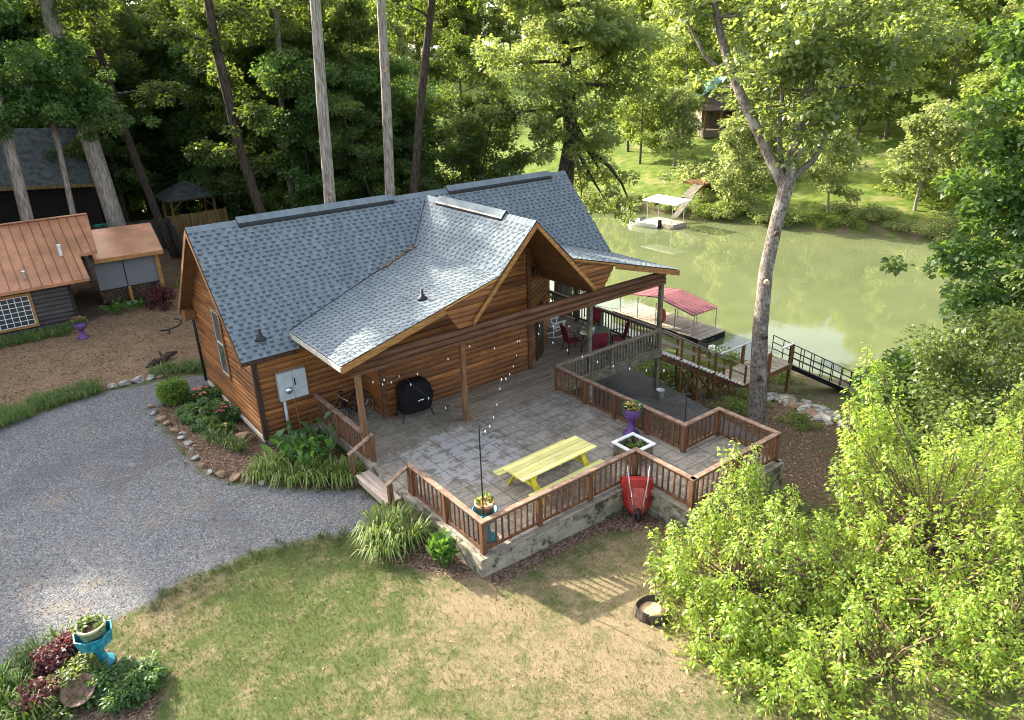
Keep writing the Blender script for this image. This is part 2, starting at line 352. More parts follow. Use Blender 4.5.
# ------------------------------------------------------------------ terrain
SX = [-60, -30, -26, -22, -17.5, -14, -9, -3, 0, 3]; SZ = [-.5, -.5, -.68, -1.1, -1.95, -2.9, -4.3, -5.9, -6.6, -8.2]
WATER_Z = -6.5
def smoothstep(a, b, x):
    t = np.clip((x - a) / (b - a), 0, 1); return t * t * (3 - 2 * t)
def bank_s(x, y): return (x + .33 * y - 30.2) / 1.053
def Hn(x, y):
    x = np.asarray(x, float); y = np.asarray(y, float); s = bank_s(x, y)
    near = np.interp(s, SX, SZ)
    near = near + .28 * smoothstep(1.5, -1.5, x) * smoothstep(-9, -2, y) * (s < -20)
    wq = smoothstep(13, 22, y) * smoothstep(-2.5, -9, s); near = near * (1 - wq) - .42 * wq
    near = near + np.clip(y - 32, 0, 60) * .24 * smoothstep(-8, -20, s)
    t = s - 34.8
    far = -6.6 + 1.4 * np.clip(t / 3, 0, 1) + .19 * np.clip(t - 3, 0, 70) + .05 * np.clip(t - 73, 0, 200)
    far = np.where(t < 0, -8.2 + 1.6 * np.clip((t + 3) / 3, 0, 1), far)
    far = far + (np.sin(x * .23 + y * .11) * .25 + np.sin(y * .31 - x * .07) * .2) * smoothstep(1, 8, t)
    return np.where(s < 10, near, far)
def H(x, y): return float(Hn(x, y))
def seg(a, b, h, hmax, g):
    out = [a]; st = h
    while out[-1] < b: out.append(out[-1] + st); st = min(hmax, st * g)
    return out
xs = np.array([-v for v in seg(14.0, 130, .4, 9, 1.2)][::-1] + list(np.arange(-13.8, 26, .2)) + seg(26.0, 260, .3, 6, 1.06))
ys = np.array([-v for v in seg(19.0, 110, .4, 9, 1.2)][::-1] + list(np.arange(-18.8, 20, .2)) + seg(20.0, 260, .3, 6, 1.06))
GX, GY = np.meshgrid(xs, ys, indexing='xy'); GZ = Hn(GX, GY)
def poly_sd(px, py, poly):
    P = np.asarray(poly, float); d = np.full(px.shape, 1e9); ins = np.zeros(px.shape, bool)
    for i in range(len(P)):
        a = P[i]; b = P[(i + 1) % len(P)]; e = b - a; w0 = px - a[0]; w1 = py - a[1]
        t = np.clip((w0 * e[0] + w1 * e[1]) / (e @ e + 1e-9), 0, 1); d = np.minimum(d, (w0 - t * e[0])**2 + (w1 - t * e[1])**2)
        c = ((a[1] <= py) & (b[1] > py)) | ((b[1] <= py) & (a[1] > py))
        with np.errstate(divide='ignore', invalid='ignore'): xi = a[0] + (py - a[1]) / (b[1] - a[1]) * (b[0] - a[0])
        ins ^= c & (px < xi)
    return np.where(ins, 1, -1) * np.sqrt(d)
GRAVEL = [(-30, 3), (-9, 5.6), (-6.46, 6.59), (-4.68, 7.13), (-3.05, 7.5), (-1.75, 7.27), (-.77, 7.3), (.6, 7.4), (.3, 6.0), (-1.5, 5.4), (-2.1, 4.6), (-2.3, 3.49), (-2.25, 1.0), (-2.15, -.58), (-1.7, -1.75), (-.3, -3.1), (1.08, -3.9), (1.3, -4.68), (1.25, -5.6), (.3, -5.75), (-1.14, -5.3), (-2.49, -4.95), (-3.69, -5.05), (-4.64, -5.3), (-5.33, -5.32), (-6.1, -5.2), (-6.9, -5.2), (-7.6, -5.6), (-12, -7), (-30, -12)]
YARD = [(-30, 3.4), (-9, 6.0), (-6.4, 6.9), (-4.6, 7.5), (-3.1, 7.85), (-1.7, 7.7), (.5, 7.9), (1.2, 10), (1.9, 14), (3.2, 18.6), (2.6, 20.4), (-1, 18.6), (-2.6, 16.6), (-30, 15.8)]
BEDS = [[(-2.2, 5.2), (-2.2, .2), (-1.9, -1.3), (-.6, -2.9), (.9, -3.75), (1.6, -3.6), (1.6, 0), (0, 0), (0, 5.8), (-1.2, 5.4)], [(.3, -5.6), (1.8, -5.2), (1.8, -9.1), (1.0, -8.7), (.1, -7.0)], [(-7.9, -5.3), (-6.2, -5.3), (-5.6, -6.0), (-5.3, -7.0), (-5.0, -7.9), (-5.6, -9.2), (-9, -9.2)], [(1.6, -9.6), (5, -9.5), (6.2, -10.4), (6.8, -11.2), (7.2, -10.6), (7, -8.8), (1.6, -8.8)]]
flat = (GX, GY)
sd_g = poly_sd(GX, GY, GRAVEL); sd_y = poly_sd(GX, GY, YARD)
sd_b = np.max([poly_sd(GX, GY, b) for b in BEDS], axis=0)
SS = bank_s(GX, GY)
def blob(cx, cy, r): return np.exp(-((GX - cx)**2 + (GY - cy)**2) / (r * r))
worn = np.clip(.30 * blob(3.0, -11.2, 2.4) + .42 * blob(1.0, -9.6, 1.0) + .42 * blob(4.6, -12.6, 1.5) + .22 * blob(0, -11.5, 2.2) + .34 * blob(6, -11.2, 1.6) + .3 * blob(2, -13.5, 1.6) + .5 * blob(-4.4, -5.7, .9) + .3*blob(7.5, -16, 4), 0, 1)
forest = np.maximum(smoothstep(13, 18, GY) * (SS < 5), smoothstep(9.5, 12, GX + 0.25 * np.sin(GY * 2)) * (SS < 5) * smoothstep(-26, -20, SS))
forest = np.maximum(forest, smoothstep(-10, -14, GX) * smoothstep(14.5, 16.5, GY))
bank = smoothstep(-15, -6, SS) * (SS < 10) + smoothstep(-2, -.5, SS - 34.8) * smoothstep(3.4, 1.6, SS - 34.8) * (SS > 10)
far = (SS > 10).astype(float)
enc = lambda sd: np.clip(sd / 2 + .5, 0, 1)
ny, nx = GX.shape
idx = np.arange(nx * ny).reshape(ny, nx)
gf = np.stack([idx[:-1, :-1], idx[:-1, 1:], idx[1:, 1:], idx[1:, :-1]], -1).reshape(-1, 4)

def m_ground():
    m, nt, out = mat_new('ground_cover'); p = geopos(nt)
    za = nd(nt, 'ShaderNodeSeparateColor', {0: attr(nt, 'zone_a', 'Color')}); zb = nd(nt, 'ShaderNodeSeparateColor', {0: attr(nt, 'zone_b', 'Color')})
    worn_a = attr(nt, 'worn')
    n1 = noise(nt, p, 1.1, 6, 0.65); n2 = noise(nt, p, 7, 5, 0.7); n3 = noise(nt, p, 38, 4, 0.7); n0 = noise(nt, p, 0.28, 4, 0.6)
    wob = mth(nt, 'MULTIPLY_ADD', n2, 0.22, -0.11); wob2 = mth(nt, 'ADD', wob, mth(nt, 'MULTIPLY_ADD', n1, 0.3, -0.15))
    # lawn
    grass = mixc(nt, step(nt, n3, 0.3, 0.7), (0.042, 0.064, 0.016), (0.098, 0.122, 0.038))
    dry = mixc(nt, step(nt, n3, 0.3, 0.72), (0.15, 0.115, 0.065), (0.32, 0.245, 0.15))
    wf = step(nt, mth(nt, 'ADD', mth(nt, 'ADD', mth(nt, 'MULTIPLY', worn_a, 0.40), mth(nt, 'MULTIPLY', noise(nt, p, 1.5, 8, 0.72), 0.85)), mth(nt, 'MULTIPLY', n2, 0.5)), 0.62, 0.94)
    lawn = mixc(nt, wf, grass, dry)
    # gravel
    pv = nd(nt, 'ShaderNodeTexVoronoi', {'Vector': p, 'Scale': 30.0}); pv2 = nd(nt, 'ShaderNodeTexVoronoi', {'Vector': p, 'Scale': 64.0})
    s1 = nd(nt, 'ShaderNodeSeparateColor', {0: pv.outputs['Color']}); s2 = nd(nt, 'ShaderNodeSeparateColor', {0: pv2.outputs['Color']})
    gv = mth(nt, 'ADD', mth(nt, 'MULTIPLY', s1.outputs[0], 0.55), mth(nt, 'MULTIPLY', s2.outputs[0], 0.45))
    gcol = ramp(nt, gv, [(0.1, (0.068, 0.069, 0.07)), (0.45, (0.148, 0.15, 0.152)), (0.75, (0.222, 0.222, 0.22)), (1.0, (0.38, 0.38, 0.375))])
    gcol = mixc(nt, mth(nt, 'MULTIPLY', step(nt, n1, 0.54, 0.72), 0.62), gcol, (0.27, 0.215, 0.15))
    gcol = mixc(nt, mth(nt, 'MULTIPLY', step(nt, n0, 0.48, 0.62), 0.5), gcol, (0.085, 0.09, 0.098))
    gcol = mixc(nt, mth(nt, 'MULTIPLY', step(nt, noise(nt, p, 2.6, 6, 0.7), 0.58, 0.7), 0.55), gcol, (0.30, 0.285, 0.25))
    gcol = mixc(nt, mth(nt, 'MULTIPLY', step(nt, noise(nt, p, 3.3, 6, 0.75), 0.64, 0.72), 0.5), gcol, (0.09, 0.11, 0.04))
    # mulch
    mv = nd(nt, 'ShaderNodeTexVoronoi', {'Vector': geopos(nt, (1, 2.2, 1), (0, 0, 0.5)), 'Scale': 17.0}); s3 = nd(nt, 'ShaderNodeSeparateColor', {0: mv.outputs['Color']})
    ycol = ramp(nt, s3.outputs[0], [(0.0, (0.10, 0.06, 0.034)), (0.5, (0.21, 0.135, 0.078)), (1.0, (0.36, 0.25, 0.155))])
    ycol = mixc(nt, mth(nt, 'MULTIPLY', step(nt, n1, 0.4, 0.7), 0.6), ycol, (0.30, 0.21, 0.125))
    bcol = ramp(nt, s3.outputs[1], [(0.0, (0.05, 0.033, 0.022)), (0.6, (0.14, 0.092, 0.064)), (1.0, (0.29, 0.21, 0.15))])
    fcol = ramp(nt, s3.outputs[2], [(0.0, (0.05, 0.032, 0.02)), (0.6, (0.115, 0.075, 0.048)), (1.0, (0.22, 0.16, 0.11))])
    fcol = mixc(nt, mth(nt, 'MULTIPLY', step(nt, mth(nt, 'MULTIPLY_ADD', n1, 0.7, mth(nt, 'MULTIPLY', n2, 0.3)), 0.5, 0.66), 0.8), fcol, (0.075, 0.095, 0.026))
    kcol = mixc(nt, step(nt, n1, 0.42, 0.58), (0.12, 0.085, 0.058), (0.07, 0.1, 0.026))
    farc = mixc(nt, step(nt, n1, 0.35, 0.68), (0.065, 0.11, 0.016), (0.15, 0.185, 0.034))
    farc = mixc(nt, mth(nt, 'MULTIPLY', step(nt, n0, 0.56, 0.66), 0.5), farc, (0.26, 0.225, 0.1))
    c = lawn
    c = mixc(nt, step(nt, mth(nt, 'ADD', zb.outputs[0], wob), 0.35, 0.65), c, fcol)
    c = mixc(nt, step(nt, mth(nt, 'ADD', za.outputs[1], wob), 0.46, 0.54), c, ycol)
    c = mixc(nt, step(nt, mth(nt, 'ADD', za.outputs[2], wob), 0.44, 0.56), c, bcol)
    c = mixc(nt, step(nt, mth(nt, 'ADD', za.outputs[0], wob2), 0.44, 0.58), c, gcol)
    c = mixc(nt, step(nt, zb.outputs[2], 0.4, 0.6), c, farc)
    c = mixc(nt, step(nt, mth(nt, 'ADD', zb.outputs[1], wob2), 0.3, 0.7), c, kcol)
    h = mth(nt, 'ADD', mth(nt, 'MULTIPLY', n3, 0.6), mth(nt, 'MULTIPLY', pv2.outputs['Distance'], 0.6))
    finish(nt, out, c, 0.95, bump(nt, h, 0.55, 0.03), spec=0.1); return m
gme = fast_mesh('ground', np.stack([GX.ravel(), GY.ravel(), GZ.ravel()], -1), gf, None, m_ground(), smooth=True)
def col_attr(name, a, b, c):
    at = gme.color_attributes.new(name, 'FLOAT_COLOR', 'POINT')
    at.data.foreach_set('color', np.stack([a.ravel(), b.ravel(), c.ravel(), np.ones(a.size)], -1).astype(np.float32).ravel())
col_attr('zone_a', enc(sd_g), enc(sd_y), enc(sd_b)); col_attr('zone_b', forest, bank, far)
wa = gme.attributes.new('worn', 'FLOAT', 'POINT'); wa.data.foreach_set('value', worn.ravel().astype(np.float32))
tag(link_mesh('ground', gme), kind='structure')

def m_water():
    m, nt, out = mat_new('green_river_water')
    w1 = noise(nt, geopos(nt, (1, .45, 1), (0, 0, .32)), 1.1, 4, 0.55); w2 = noise(nt, geopos(nt, (1, .5, 1), (0, 0, .3)), 5.5, 3, 0.5)
    h = mth(nt, 'ADD', w1, mth(nt, 'MULTIPLY', w2, 0.22)); n = noise(nt, geopos(nt), 0.09, 4, 0.6)
    c = mixc(nt, step(nt, n, 0.3, 0.7), (0.092, 0.112, 0.05), (0.122, 0.14, 0.064))
    finish(nt, out, c, 0.035, bump(nt, h, 0.05, 0.06), spec=0.75, extra={'IOR': 1.33}); return m
wb = MB(); wb.add([(-140, 430, WATER_Z), (13, -60, WATER_Z), (100, -60, WATER_Z), (-60, 430, WATER_Z)], [(0, 1, 2, 3)])
tag(wb.build('river', m_water()), kind='structure')

# ------------------------------------------------------------------ log cabin
def row_span(poly, z):
    xs_ = []
    n = len(poly)
    for i in range(n):
        (u0, z0), (u1, z1) = poly[i], poly[(i + 1) % n]
        if (z0 <= z < z1) or (z1 <= z < z0): xs_.append(u0 + (z - z0) / (z1 - z0) * (u1 - u0))
    return (min(xs_), max(xs_)) if len(xs_) >= 2 else None
def log_wall(mb, org, ud, nrm, poly, ch=0.178, bulge=0.045, back=0.12, ztop=None):
    """half-round log courses filling a convex outline given as (u, z)"""
    org = Vector(org); ud = Vector(ud).normalized(); nrm = Vector(nrm).normalized()
    z0 = min(p[1] for p in poly); z1 = max(p[1] for p in poly); k = 0; z = z0
    prof = [(0.0, 0.0), (0.05, 0.45), (0.2, 0.82), (0.5, 1.0), (0.8, 0.82), (0.95, 0.45), (1.0, 0.0)]
    while z < z1 - 1e-4:
        L = []; val = random.random()
        for t, b in prof:
            zz = min(z + t * ch, z1 - 1e-4); zz = max(zz, z0 + 1e-4); sp = row_span(poly, zz)
            if sp is None: continue
            L.append((zz, b * bulge, sp))
        if L:
            ua = min(q[2][0] for q in L); ub = max(q[2][1] for q in L); cuts = [ua - .01]
            while cuts[-1] < ub: cuts.append(cuts[-1] + random.uniform(1.6, 4.2))
            cuts[-1] = ub + .01
            for c0, c1 in zip(cuts[:-1], cuts[1:]):
                vs_ = []; fs = []; g = .004
                for zz, b, (a, c) in L:
                    for u in (min(max(c0 + g, a), c), max(min(c1 - g, c), a)): vs_.append(org + ud * u + nrm * b + Vector((0, 0, zz)))
                for i in range(len(L) - 1): fs.append((2*i, 2*i+1, 2*i+3, 2*i+2))
                if fs: mb.add(vs_, fs, min(1, max(0, val + random.uniform(-.28, .28))))
        z += ch; k += 1
    # backing sheet just behind the logs
    b3 = [org + ud * u - nrm * 0.01 + Vector((0, 0, zz)) for u, zz in poly]
    b4 = [p - nrm * back for p in b3]; n = len(poly)
    mb.add(b3 + b4, [tuple(range(n)), tuple(range(n, 2*n))[::-1]] + [((i+1) % n, i, i+n, (i+1) % n + n) for i in range(n)], 0.2)

cabin = empty('log_cabin', (5.5, 2.9, -0.5), 'honey log cabin with blue grey shingle roof and front gable over the porch', 'cabin')
OV, EAVE_Y, EAVE_Z, RIDGE_Y, RIDGE_Z, XR = 0.425, -0.345, 2.576, 2.933, 5.936, 14.77
SLM = (RIDGE_Z - EAVE_Z) / (RIDGE_Y - EAVE_Y)
XC, ZG, BK, ZB, WW, ZW = 7.97, 5.83, 1.45, 4.43, 6.74, 3.017
FY = -3.48                                           # front edge of the porch roof
def cg_z(x):                                         # underside line of the front roof
    d = abs(x - XC)
    return (ZG - d * (ZG - ZB) / BK if d < BK else ZB - (d - BK) * (ZB - ZW) / (WW - BK)) - 0.16
def main_z(y): return min(EAVE_Z + (y - EAVE_Y) * SLM, EAVE_Z + (2*RIDGE_Y - EAVE_Y - y) * SLM) - 0.16
# walls
mb = MB(); log_wall(mb, (0, 0, 0), (1, 0, 0), (0, -1, 0), [(0.02, -0.16), (3.3, -0.16), (3.3, 2.62), (0.02, 2.62)])
mb.build('wall', MT['logx'], cabin)
mb = MB(); log_wall(mb, (0, 0, 0), (0, 1, 0), (-1, 0, 0), [(0.02, -0.16), (5.86, -0.16), (5.86, main_z(5.86)), (2.933, main_z(2.933)), (0.02, main_z(0.02))])
mb.build('wall', MT['logy'], cabin)
BX0, BX1, BY, CX, CY_ = 3.35, 9.19, -1.46, 11.05, -0.2
mb = MB(); log_wall(mb, (BX0, 0, 0), (0, 1, 0), (-1, 0, 0), [(BY, 0), (0, 0), (0, cg_z(BX0)), (BY, cg_z(BX0))])
mb.build('wall', MT['logy'], cabin)
mb = MB(); log_wall(mb, (0, BY, 0), (1, 0, 0), (0, -1, 0), [(BX0, 0), (BX1, 0), (BX1, cg_z(BX1)), (XC + BK*.8, cg_z(XC+BK*.8)), (XC, cg_z(XC)), (XC - BK, cg_z(XC-BK)), (BX0, cg_z(BX0))])
mb.build('wall', MT['logx'], cabin)
cd = Vector((CX - BX1, CY_ - BY, 0)); cl = cd.length
mb = MB(); log_wall(mb, (BX1, BY, 0), cd, (cd.y, -cd.x, 0), [(0, 0), (cl, 0), (cl, cg_z(CX)), (0, cg_z(BX1))]); mb.build('wall', MT['logx'], cabin)
mb = MB(); log_wall(mb, (CX, 0, 0), (0, 1, 0), (1, 0, 0), [(CY_, -3), (5.86, -3), (5.86, 3.3), (3.0, 4.3), (CY_, 4.0)])
mb.build('wall', MT['logy'], cabin)
mb = MB(); log_wall(mb, (0, 3.1, 0), (1, 0, 0), (0, -1, 0), [(CX, -.05), (14.0, -.05), (14.0, main_z(3.1)), (CX, main_z(3.1))]); mb.build('wall', MT['logx'], cabin)
mb = MB(); log_wall(mb, (14.02, 0, 0), (0, 1, 0), (1, 0, 0), [(3.1, -3.6), (5.86, -3.6), (5.86, main_z(5.86)), (3.1, main_z(3.1))]); mb.build('wall', MT['logy'], cabin)
mb = MB(); log_wall(mb, (0, 5.86, 0), (1, 0, 0), (0, 1, 0), [(0.0, -0.3), (14.0, -0.3), (14.0, 2.7), (0, 2.7)]); mb.build('wall', MT['logx'], cabin)
mb = MB(); mb.box(0.03, CX - .05, 0.03, 5.8, -3.2, -0.17); mb.build('foundation', MT['curb'], cabin)
for i, (x, y, z0, z1, mt) in enumerate(((-.01, -.01, -.17, 2.52, 'darktrim'), (BX0, BY - .02, 0.002, cg_z(BX0) - .02, 'beam'), (BX1 - .01, BY - .03, 0.002, cg_z(BX1) - .02, 'beam'))):
    mb = MB(); mb.box(x - .075, x + .075, y - .075, y + .075, z0, z1); mb.build('corner_board', MT[mt], cabin, bevel=.01)
mb = MB(); mb.box(-.075, -.012, .07, 5.8, -.3, -.17); mb.build('base_trim', MT['cream'], cabin)
mb = MB(); mb.tube([(-.09, 5.93, -.2), (-.09, 5.93, 2.3), (-.12, 6.12, 2.45)], .05, 8); mb.build('downspout', MT['black'], cabin, smooth=True)
# roof planes, built of shingle courses
def shingles(mb, o, ud, vd, ulen, vlen, rowh=0.15, tabw=0.25, rnd=random, spans=None):
    o = Vector(o); ud = Vector(ud).normalized(); vd = Vector(vd).normalized(); n = ud.cross(vd).normalized()
    rows = int(math.ceil(vlen / rowh))
    for r in range(rows):
        v0 = r * rowh; v1 = min(v0 + rowh + .03, vlen)
        # thin course, lower edge lifted; the exposed shadow band is darker by colour of the granules
        P = lambda u, v, h: o + ud * u + vd * v + n * h
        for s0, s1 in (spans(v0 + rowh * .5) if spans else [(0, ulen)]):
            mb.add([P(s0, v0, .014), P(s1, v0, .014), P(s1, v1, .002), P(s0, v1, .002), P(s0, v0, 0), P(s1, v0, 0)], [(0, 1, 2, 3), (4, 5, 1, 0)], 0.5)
            u = s0 - rnd.random() * tabw
            while u < s1:
                w = tabw * rnd.uniform(.75, 1.3); g = tabw * rnd.uniform(.35, .65)
                a, b = max(u, s0), min(u + w - g, s1)
                ga, gb = max(u + w - g, s0), min(u + w, s1)
                if b > a + .02:
                    val = rnd.uniform(.45, .9); t0, t1 = v0 - .004, min(v0 + rowh * 1.0, vlen)
                    mb.add([P(a, t0, .024), P(b, t0, .024), P(b, t1, .012), P(a, t1, .012), P(a, t0, .012), P(b, t0, .012)], [(0, 1, 2, 3), (4, 5, 1, 0), (4, 0, 3), (1, 5, 2)], val)
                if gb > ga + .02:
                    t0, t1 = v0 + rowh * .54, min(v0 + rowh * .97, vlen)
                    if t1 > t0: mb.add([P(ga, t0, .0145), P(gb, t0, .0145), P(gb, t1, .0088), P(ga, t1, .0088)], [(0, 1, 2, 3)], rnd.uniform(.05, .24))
                u += w
slm = math.hypot(RIDGE_Y - EAVE_Y, RIDGE_Z - EAVE_Z)
def main_spans(v):
    z = EAVE_Z + v * (RIDGE_Z - EAVE_Z) / slm
    if z > ZG: return [(0, XR + OV)]
    d = (ZG - z) * BK / (ZG - ZB) if z >= ZB else min(WW, BK + (ZB - z) * (WW - BK) / (ZB - ZW))
    d -= .06
    if z < ZW: return [(0, XC - WW + OV + .1)]
    out = [(0, XC - d + OV)]
    if XR - (XC + d) > .05: out.append((XC + d + OV, XR + OV))
    return out
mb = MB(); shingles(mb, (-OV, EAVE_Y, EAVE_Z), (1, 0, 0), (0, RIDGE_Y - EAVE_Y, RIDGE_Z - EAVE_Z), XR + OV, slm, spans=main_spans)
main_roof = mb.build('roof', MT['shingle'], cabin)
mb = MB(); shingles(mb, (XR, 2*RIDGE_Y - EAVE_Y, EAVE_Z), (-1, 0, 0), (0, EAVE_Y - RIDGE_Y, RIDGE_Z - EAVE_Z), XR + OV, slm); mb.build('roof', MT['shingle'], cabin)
YB = 2.9
mb = MB(); st = (BK, 0, ZG - ZB)
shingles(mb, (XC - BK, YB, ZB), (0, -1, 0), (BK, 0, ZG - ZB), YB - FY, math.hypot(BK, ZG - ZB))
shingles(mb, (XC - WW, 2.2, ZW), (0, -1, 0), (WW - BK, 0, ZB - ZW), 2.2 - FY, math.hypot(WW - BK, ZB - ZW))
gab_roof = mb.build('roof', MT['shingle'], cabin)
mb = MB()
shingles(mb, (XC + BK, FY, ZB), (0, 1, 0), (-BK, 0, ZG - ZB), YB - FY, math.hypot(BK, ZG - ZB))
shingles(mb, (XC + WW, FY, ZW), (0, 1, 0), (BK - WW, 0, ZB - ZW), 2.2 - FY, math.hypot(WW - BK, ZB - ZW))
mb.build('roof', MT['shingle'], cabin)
# roof boards (what is seen from below and at the edges)
mb = MB(); e = .012
my = lambda z: EAVE_Y + (z - EAVE_Z) / SLM
mb.slab([(-OV + .01, EAVE_Y + .01, EAVE_Z - e), (XC - WW + .1, EAVE_Y + .01, EAVE_Z - e), (XC - WW + .1, my(ZW), ZW - e), (XC - BK + .05, my(ZB), ZB - e), (XC, my(ZG), ZG - e), (XC, RIDGE_Y, RIDGE_Z - e), (-OV + .01, RIDGE_Y, RIDGE_Z - e)], .11)
mb.slab([(XC, my(ZG), ZG - e), (XC + BK - .05, my(ZB), ZB - e), (XR - .01, my(ZW), ZW - e), (XR - .01, RIDGE_Y, RIDGE_Z - e), (XC, RIDGE_Y, RIDGE_Z - e)], .11)
mb.slab([(XR - .01, 2*RIDGE_Y - EAVE_Y, EAVE_Z - e), (-OV + .01, 2*RIDGE_Y - EAVE_Y, EAVE_Z - e), (-OV + .01, RIDGE_Y, RIDGE_Z - e), (XR - .01, RIDGE_Y, RIDGE_Z - e)], .11)
mb.build('soffit', MT['soffit'], cabin)
mb = MB(); f2 = FY + .012
mb.slab([(XC - BK, f2, ZB - e), (XC, f2, ZG - e), (XC, YB, ZG - e), (XC - BK, YB, ZB - e)], .10)
mb.slab([(XC, f2, ZG - e), (XC + BK, f2, ZB - e), (XC + BK, YB, ZB - e), (XC, YB, ZG - e)], .10)
mb.slab([(XC - WW + .01, f2, ZW - e), (XC - BK, f2, ZB - e), (XC - BK, 1.9, ZB - e), (XC - WW + .01, 1.9, ZW - e)], .10)
mb.slab([(XC + BK, f2, ZB - e), (XC + WW - .01, f2, ZW - e), (XC + WW - .01, 1.9, ZW - e), (XC + BK, 1.9, ZB - e)], .10)
mb.build('soffit', MT['soffit'], cabin)
# ridge caps and ridge vents
def ridge_cap(p0, p1, n, wdir, drop, m, name, rise=.0, w=.15, seglen=.2):
    mb = MB(); p0 = Vector(p0); p1 = Vector(p1); d = (p1 - p0); L = d.length; d.normalize(); k = int(L / seglen); wd = Vector(wdir)
    for i in range(k):
        a = p0 + d * (i * L / k); b = p0 + d * ((i + 1.12) * L / k); lift = Vector((0, 0, rise + .03)); lo = Vector((0, 0, rise + .018 - drop * w))
        v = random.uniform(.45, .95)
        mb.add([a + lift + Vector((0, 0, .01)), b + lift - Vector((0, 0, .004)), b + wd * w + lo, a + wd * w + lo + Vector((0, 0, .008)), b - wd * w + lo, a - wd * w + lo + Vector((0, 0, .008))], [(0, 3, 2, 1), (0, 1, 4, 5)], v)
    return mb.build(name, m, cabin)
ridge_cap((-OV, RIDGE_Y, RIDGE_Z), (XR, RIDGE_Y, RIDGE_Z), 0, (0, 1, 0), SLM, MT['shingle'], 'ridge_cap')
ridge_cap((XC, FY, ZG), (XC, RIDGE_Y - .15, ZG), 0, (1, 0, 0), (ZG - ZB) / BK, MT['shingle'], 'ridge_cap')
for p0, p1, wd, dr in (((1.1, RIDGE_Y, RIDGE_Z), (6.6, RIDGE_Y, RIDGE_Z), (0, 1, 0), SLM), ((8.9, RIDGE_Y, RIDGE_Z), (13.9, RIDGE_Y, RIDGE_Z), (0, 1, 0), SLM), ((XC, FY + 1.5, ZG), (XC, 1.9, ZG), (1, 0, 0), (ZG - ZB) / BK)):
    mb = MB(); p0 = Vector(p0); p1 = Vector(p1); wd = Vector(wd); w = .21; z1 = Vector((0, 0, .10)); z0 = Vector((0, 0, .018)); lo = Vector((0, 0, -dr * w))
    ring = lambda p: [p + wd * w + lo + z0, p + wd * w + lo + z1, p + z1 + Vector((0, 0, .01)), p - wd * w + lo + z1, p - wd * w + lo + z0]
    A = ring(p0); B = ring(p1); mb.add(A + B, [(0, 1, 6, 5), (1, 2, 7, 6), (2, 3, 8, 7), (3, 4, 9, 8), (0, 4, 3, 2, 1), (5, 6, 7, 8, 9)])
    rv = mb.build('ridge_vent', MT['black'], cabin)
    cap = ridge_cap(p0, p1, 0, wd, dr, MT['shingle'], 'ridge_cap', rise=.09, w=.165)
    cap.parent = rv; cap.location = (0, 0, 0)
# valley flashing line
mb = MB()
for sgn, lim in ((-1, 1), (1, 1)):
    pts = []
    for d in np.linspace(.12, BK, 6): pts.append((XC + sgn * d, EAVE_Y + (ZG - d * (ZG - ZB) / BK - EAVE_Z) / SLM, ZG - d * (ZG - ZB) / BK + .02))
    for d in np.linspace(BK, WW, 10)[1:]: z = ZB - (d - BK) * (ZB - ZW) / (WW - BK); pts.append((XC + sgn * d, EAVE_Y + (z - EAVE_Z) / SLM, z + .02))
    mb.tube(pts, .022, 5)
mb.build('valley_flashing', MT['black'], cabin)
mb = MB()                                           # leaf litter caught in the valley
for i in range(60):
    d = random.uniform(1.3, 3.0); z = ZB - (d - BK) * (ZB - ZW) / (WW - BK) if d > BK else ZB
    x = XC - d + random.uniform(-.12, .05); y = EAVE_Y + (z - EAVE_Z) / SLM - random.uniform(.02, .14)
    mb.obox((x, y, z + .05), (random.uniform(.02, .07), random.uniform(-.02, .05), 0), (random.uniform(-.02, .02), .03, 0), (0, 0, .012), random.random())
lv = mb.build('leaf_litter', MT['rock2'], cabin); lv['kind'] = 'stuff'
# rake and eave boards
def board(pts, h, th, nrm, name, m):
    mb = MB(); n = Vector(nrm).normalized()
    for a, b in zip(pts[:-1], pts[1:]):
        a = Vector(a); b = Vector(b); dz = Vector((0, 0, h)); t = n * th
        v = [a, b, b - dz, a - dz]; mb.add(v + [p + t for p in v], [(0, 1, 2, 3), (7, 6, 5, 4), (0, 4, 5, 1), (2, 6, 7, 3), (0, 3, 7, 4), (1, 5, 6, 2)], random.random())
    return mb.build(name, m, cabin)
yf = FY - .004; th = .035
board([(XC - 2.46, yf, 3.30), (XC, yf, ZG - .02), (XC + 2.46, yf, 3.30)], .17, th, (0, -1, 0), 'rake_board', MT['fascia'])
yf2 = FY + .004
for sgn in (-1, 1):
    q = [(XC + sgn * (BK + .12), ZB - .05), (XC + sgn * 3.42, ZB - (3.42 - BK) * (ZB - ZW) / (WW - BK) - .02), (XC + sgn * WW, ZW - .02)]
    board([(q[0][0], yf2, q[0][1]), (q[1][0], yf2, q[1][1])], .05, .02, (0, -1, 0), 'rake_trim', MT['fascia'])
    board([(q[1][0], yf2, q[1][1]), (q[2][0], yf2, q[2][1])], .19, .035, (0, -1, 0), 'rake_board', MT['fascia'])
    board([(XC + sgn * WW, FY, ZW - .02), (XC + sgn * WW, .3, ZW - .02)], .15, .03, (sgn, 0, 0), 'eave_board', MT['cream'] if sgn < 0 else MT['fascia'])
for y0, y1, z0, z1 in ((EAVE_Y, RIDGE_Y, EAVE_Z, RIDGE_Z), (2*RIDGE_Y - EAVE_Y, RIDGE_Y, EAVE_Z, RIDGE_Z)):
    for x, s in ((-OV - .002, -1), (XR + .002, 1)):
        board([(x, y0, z0 - .02), (x, y1, z1 - .02)], .2, .03, (s, 0, 0), 'rake_board', MT['soffit'] if s < 0 else MT['fascia'])
board([(-OV, EAVE_Y - .004, EAVE_Z - .015), (1.2, EAVE_Y - .004, EAVE_Z - .015)], .1, .03, (0, -1, 0), 'eave_board', MT['darktrim'])
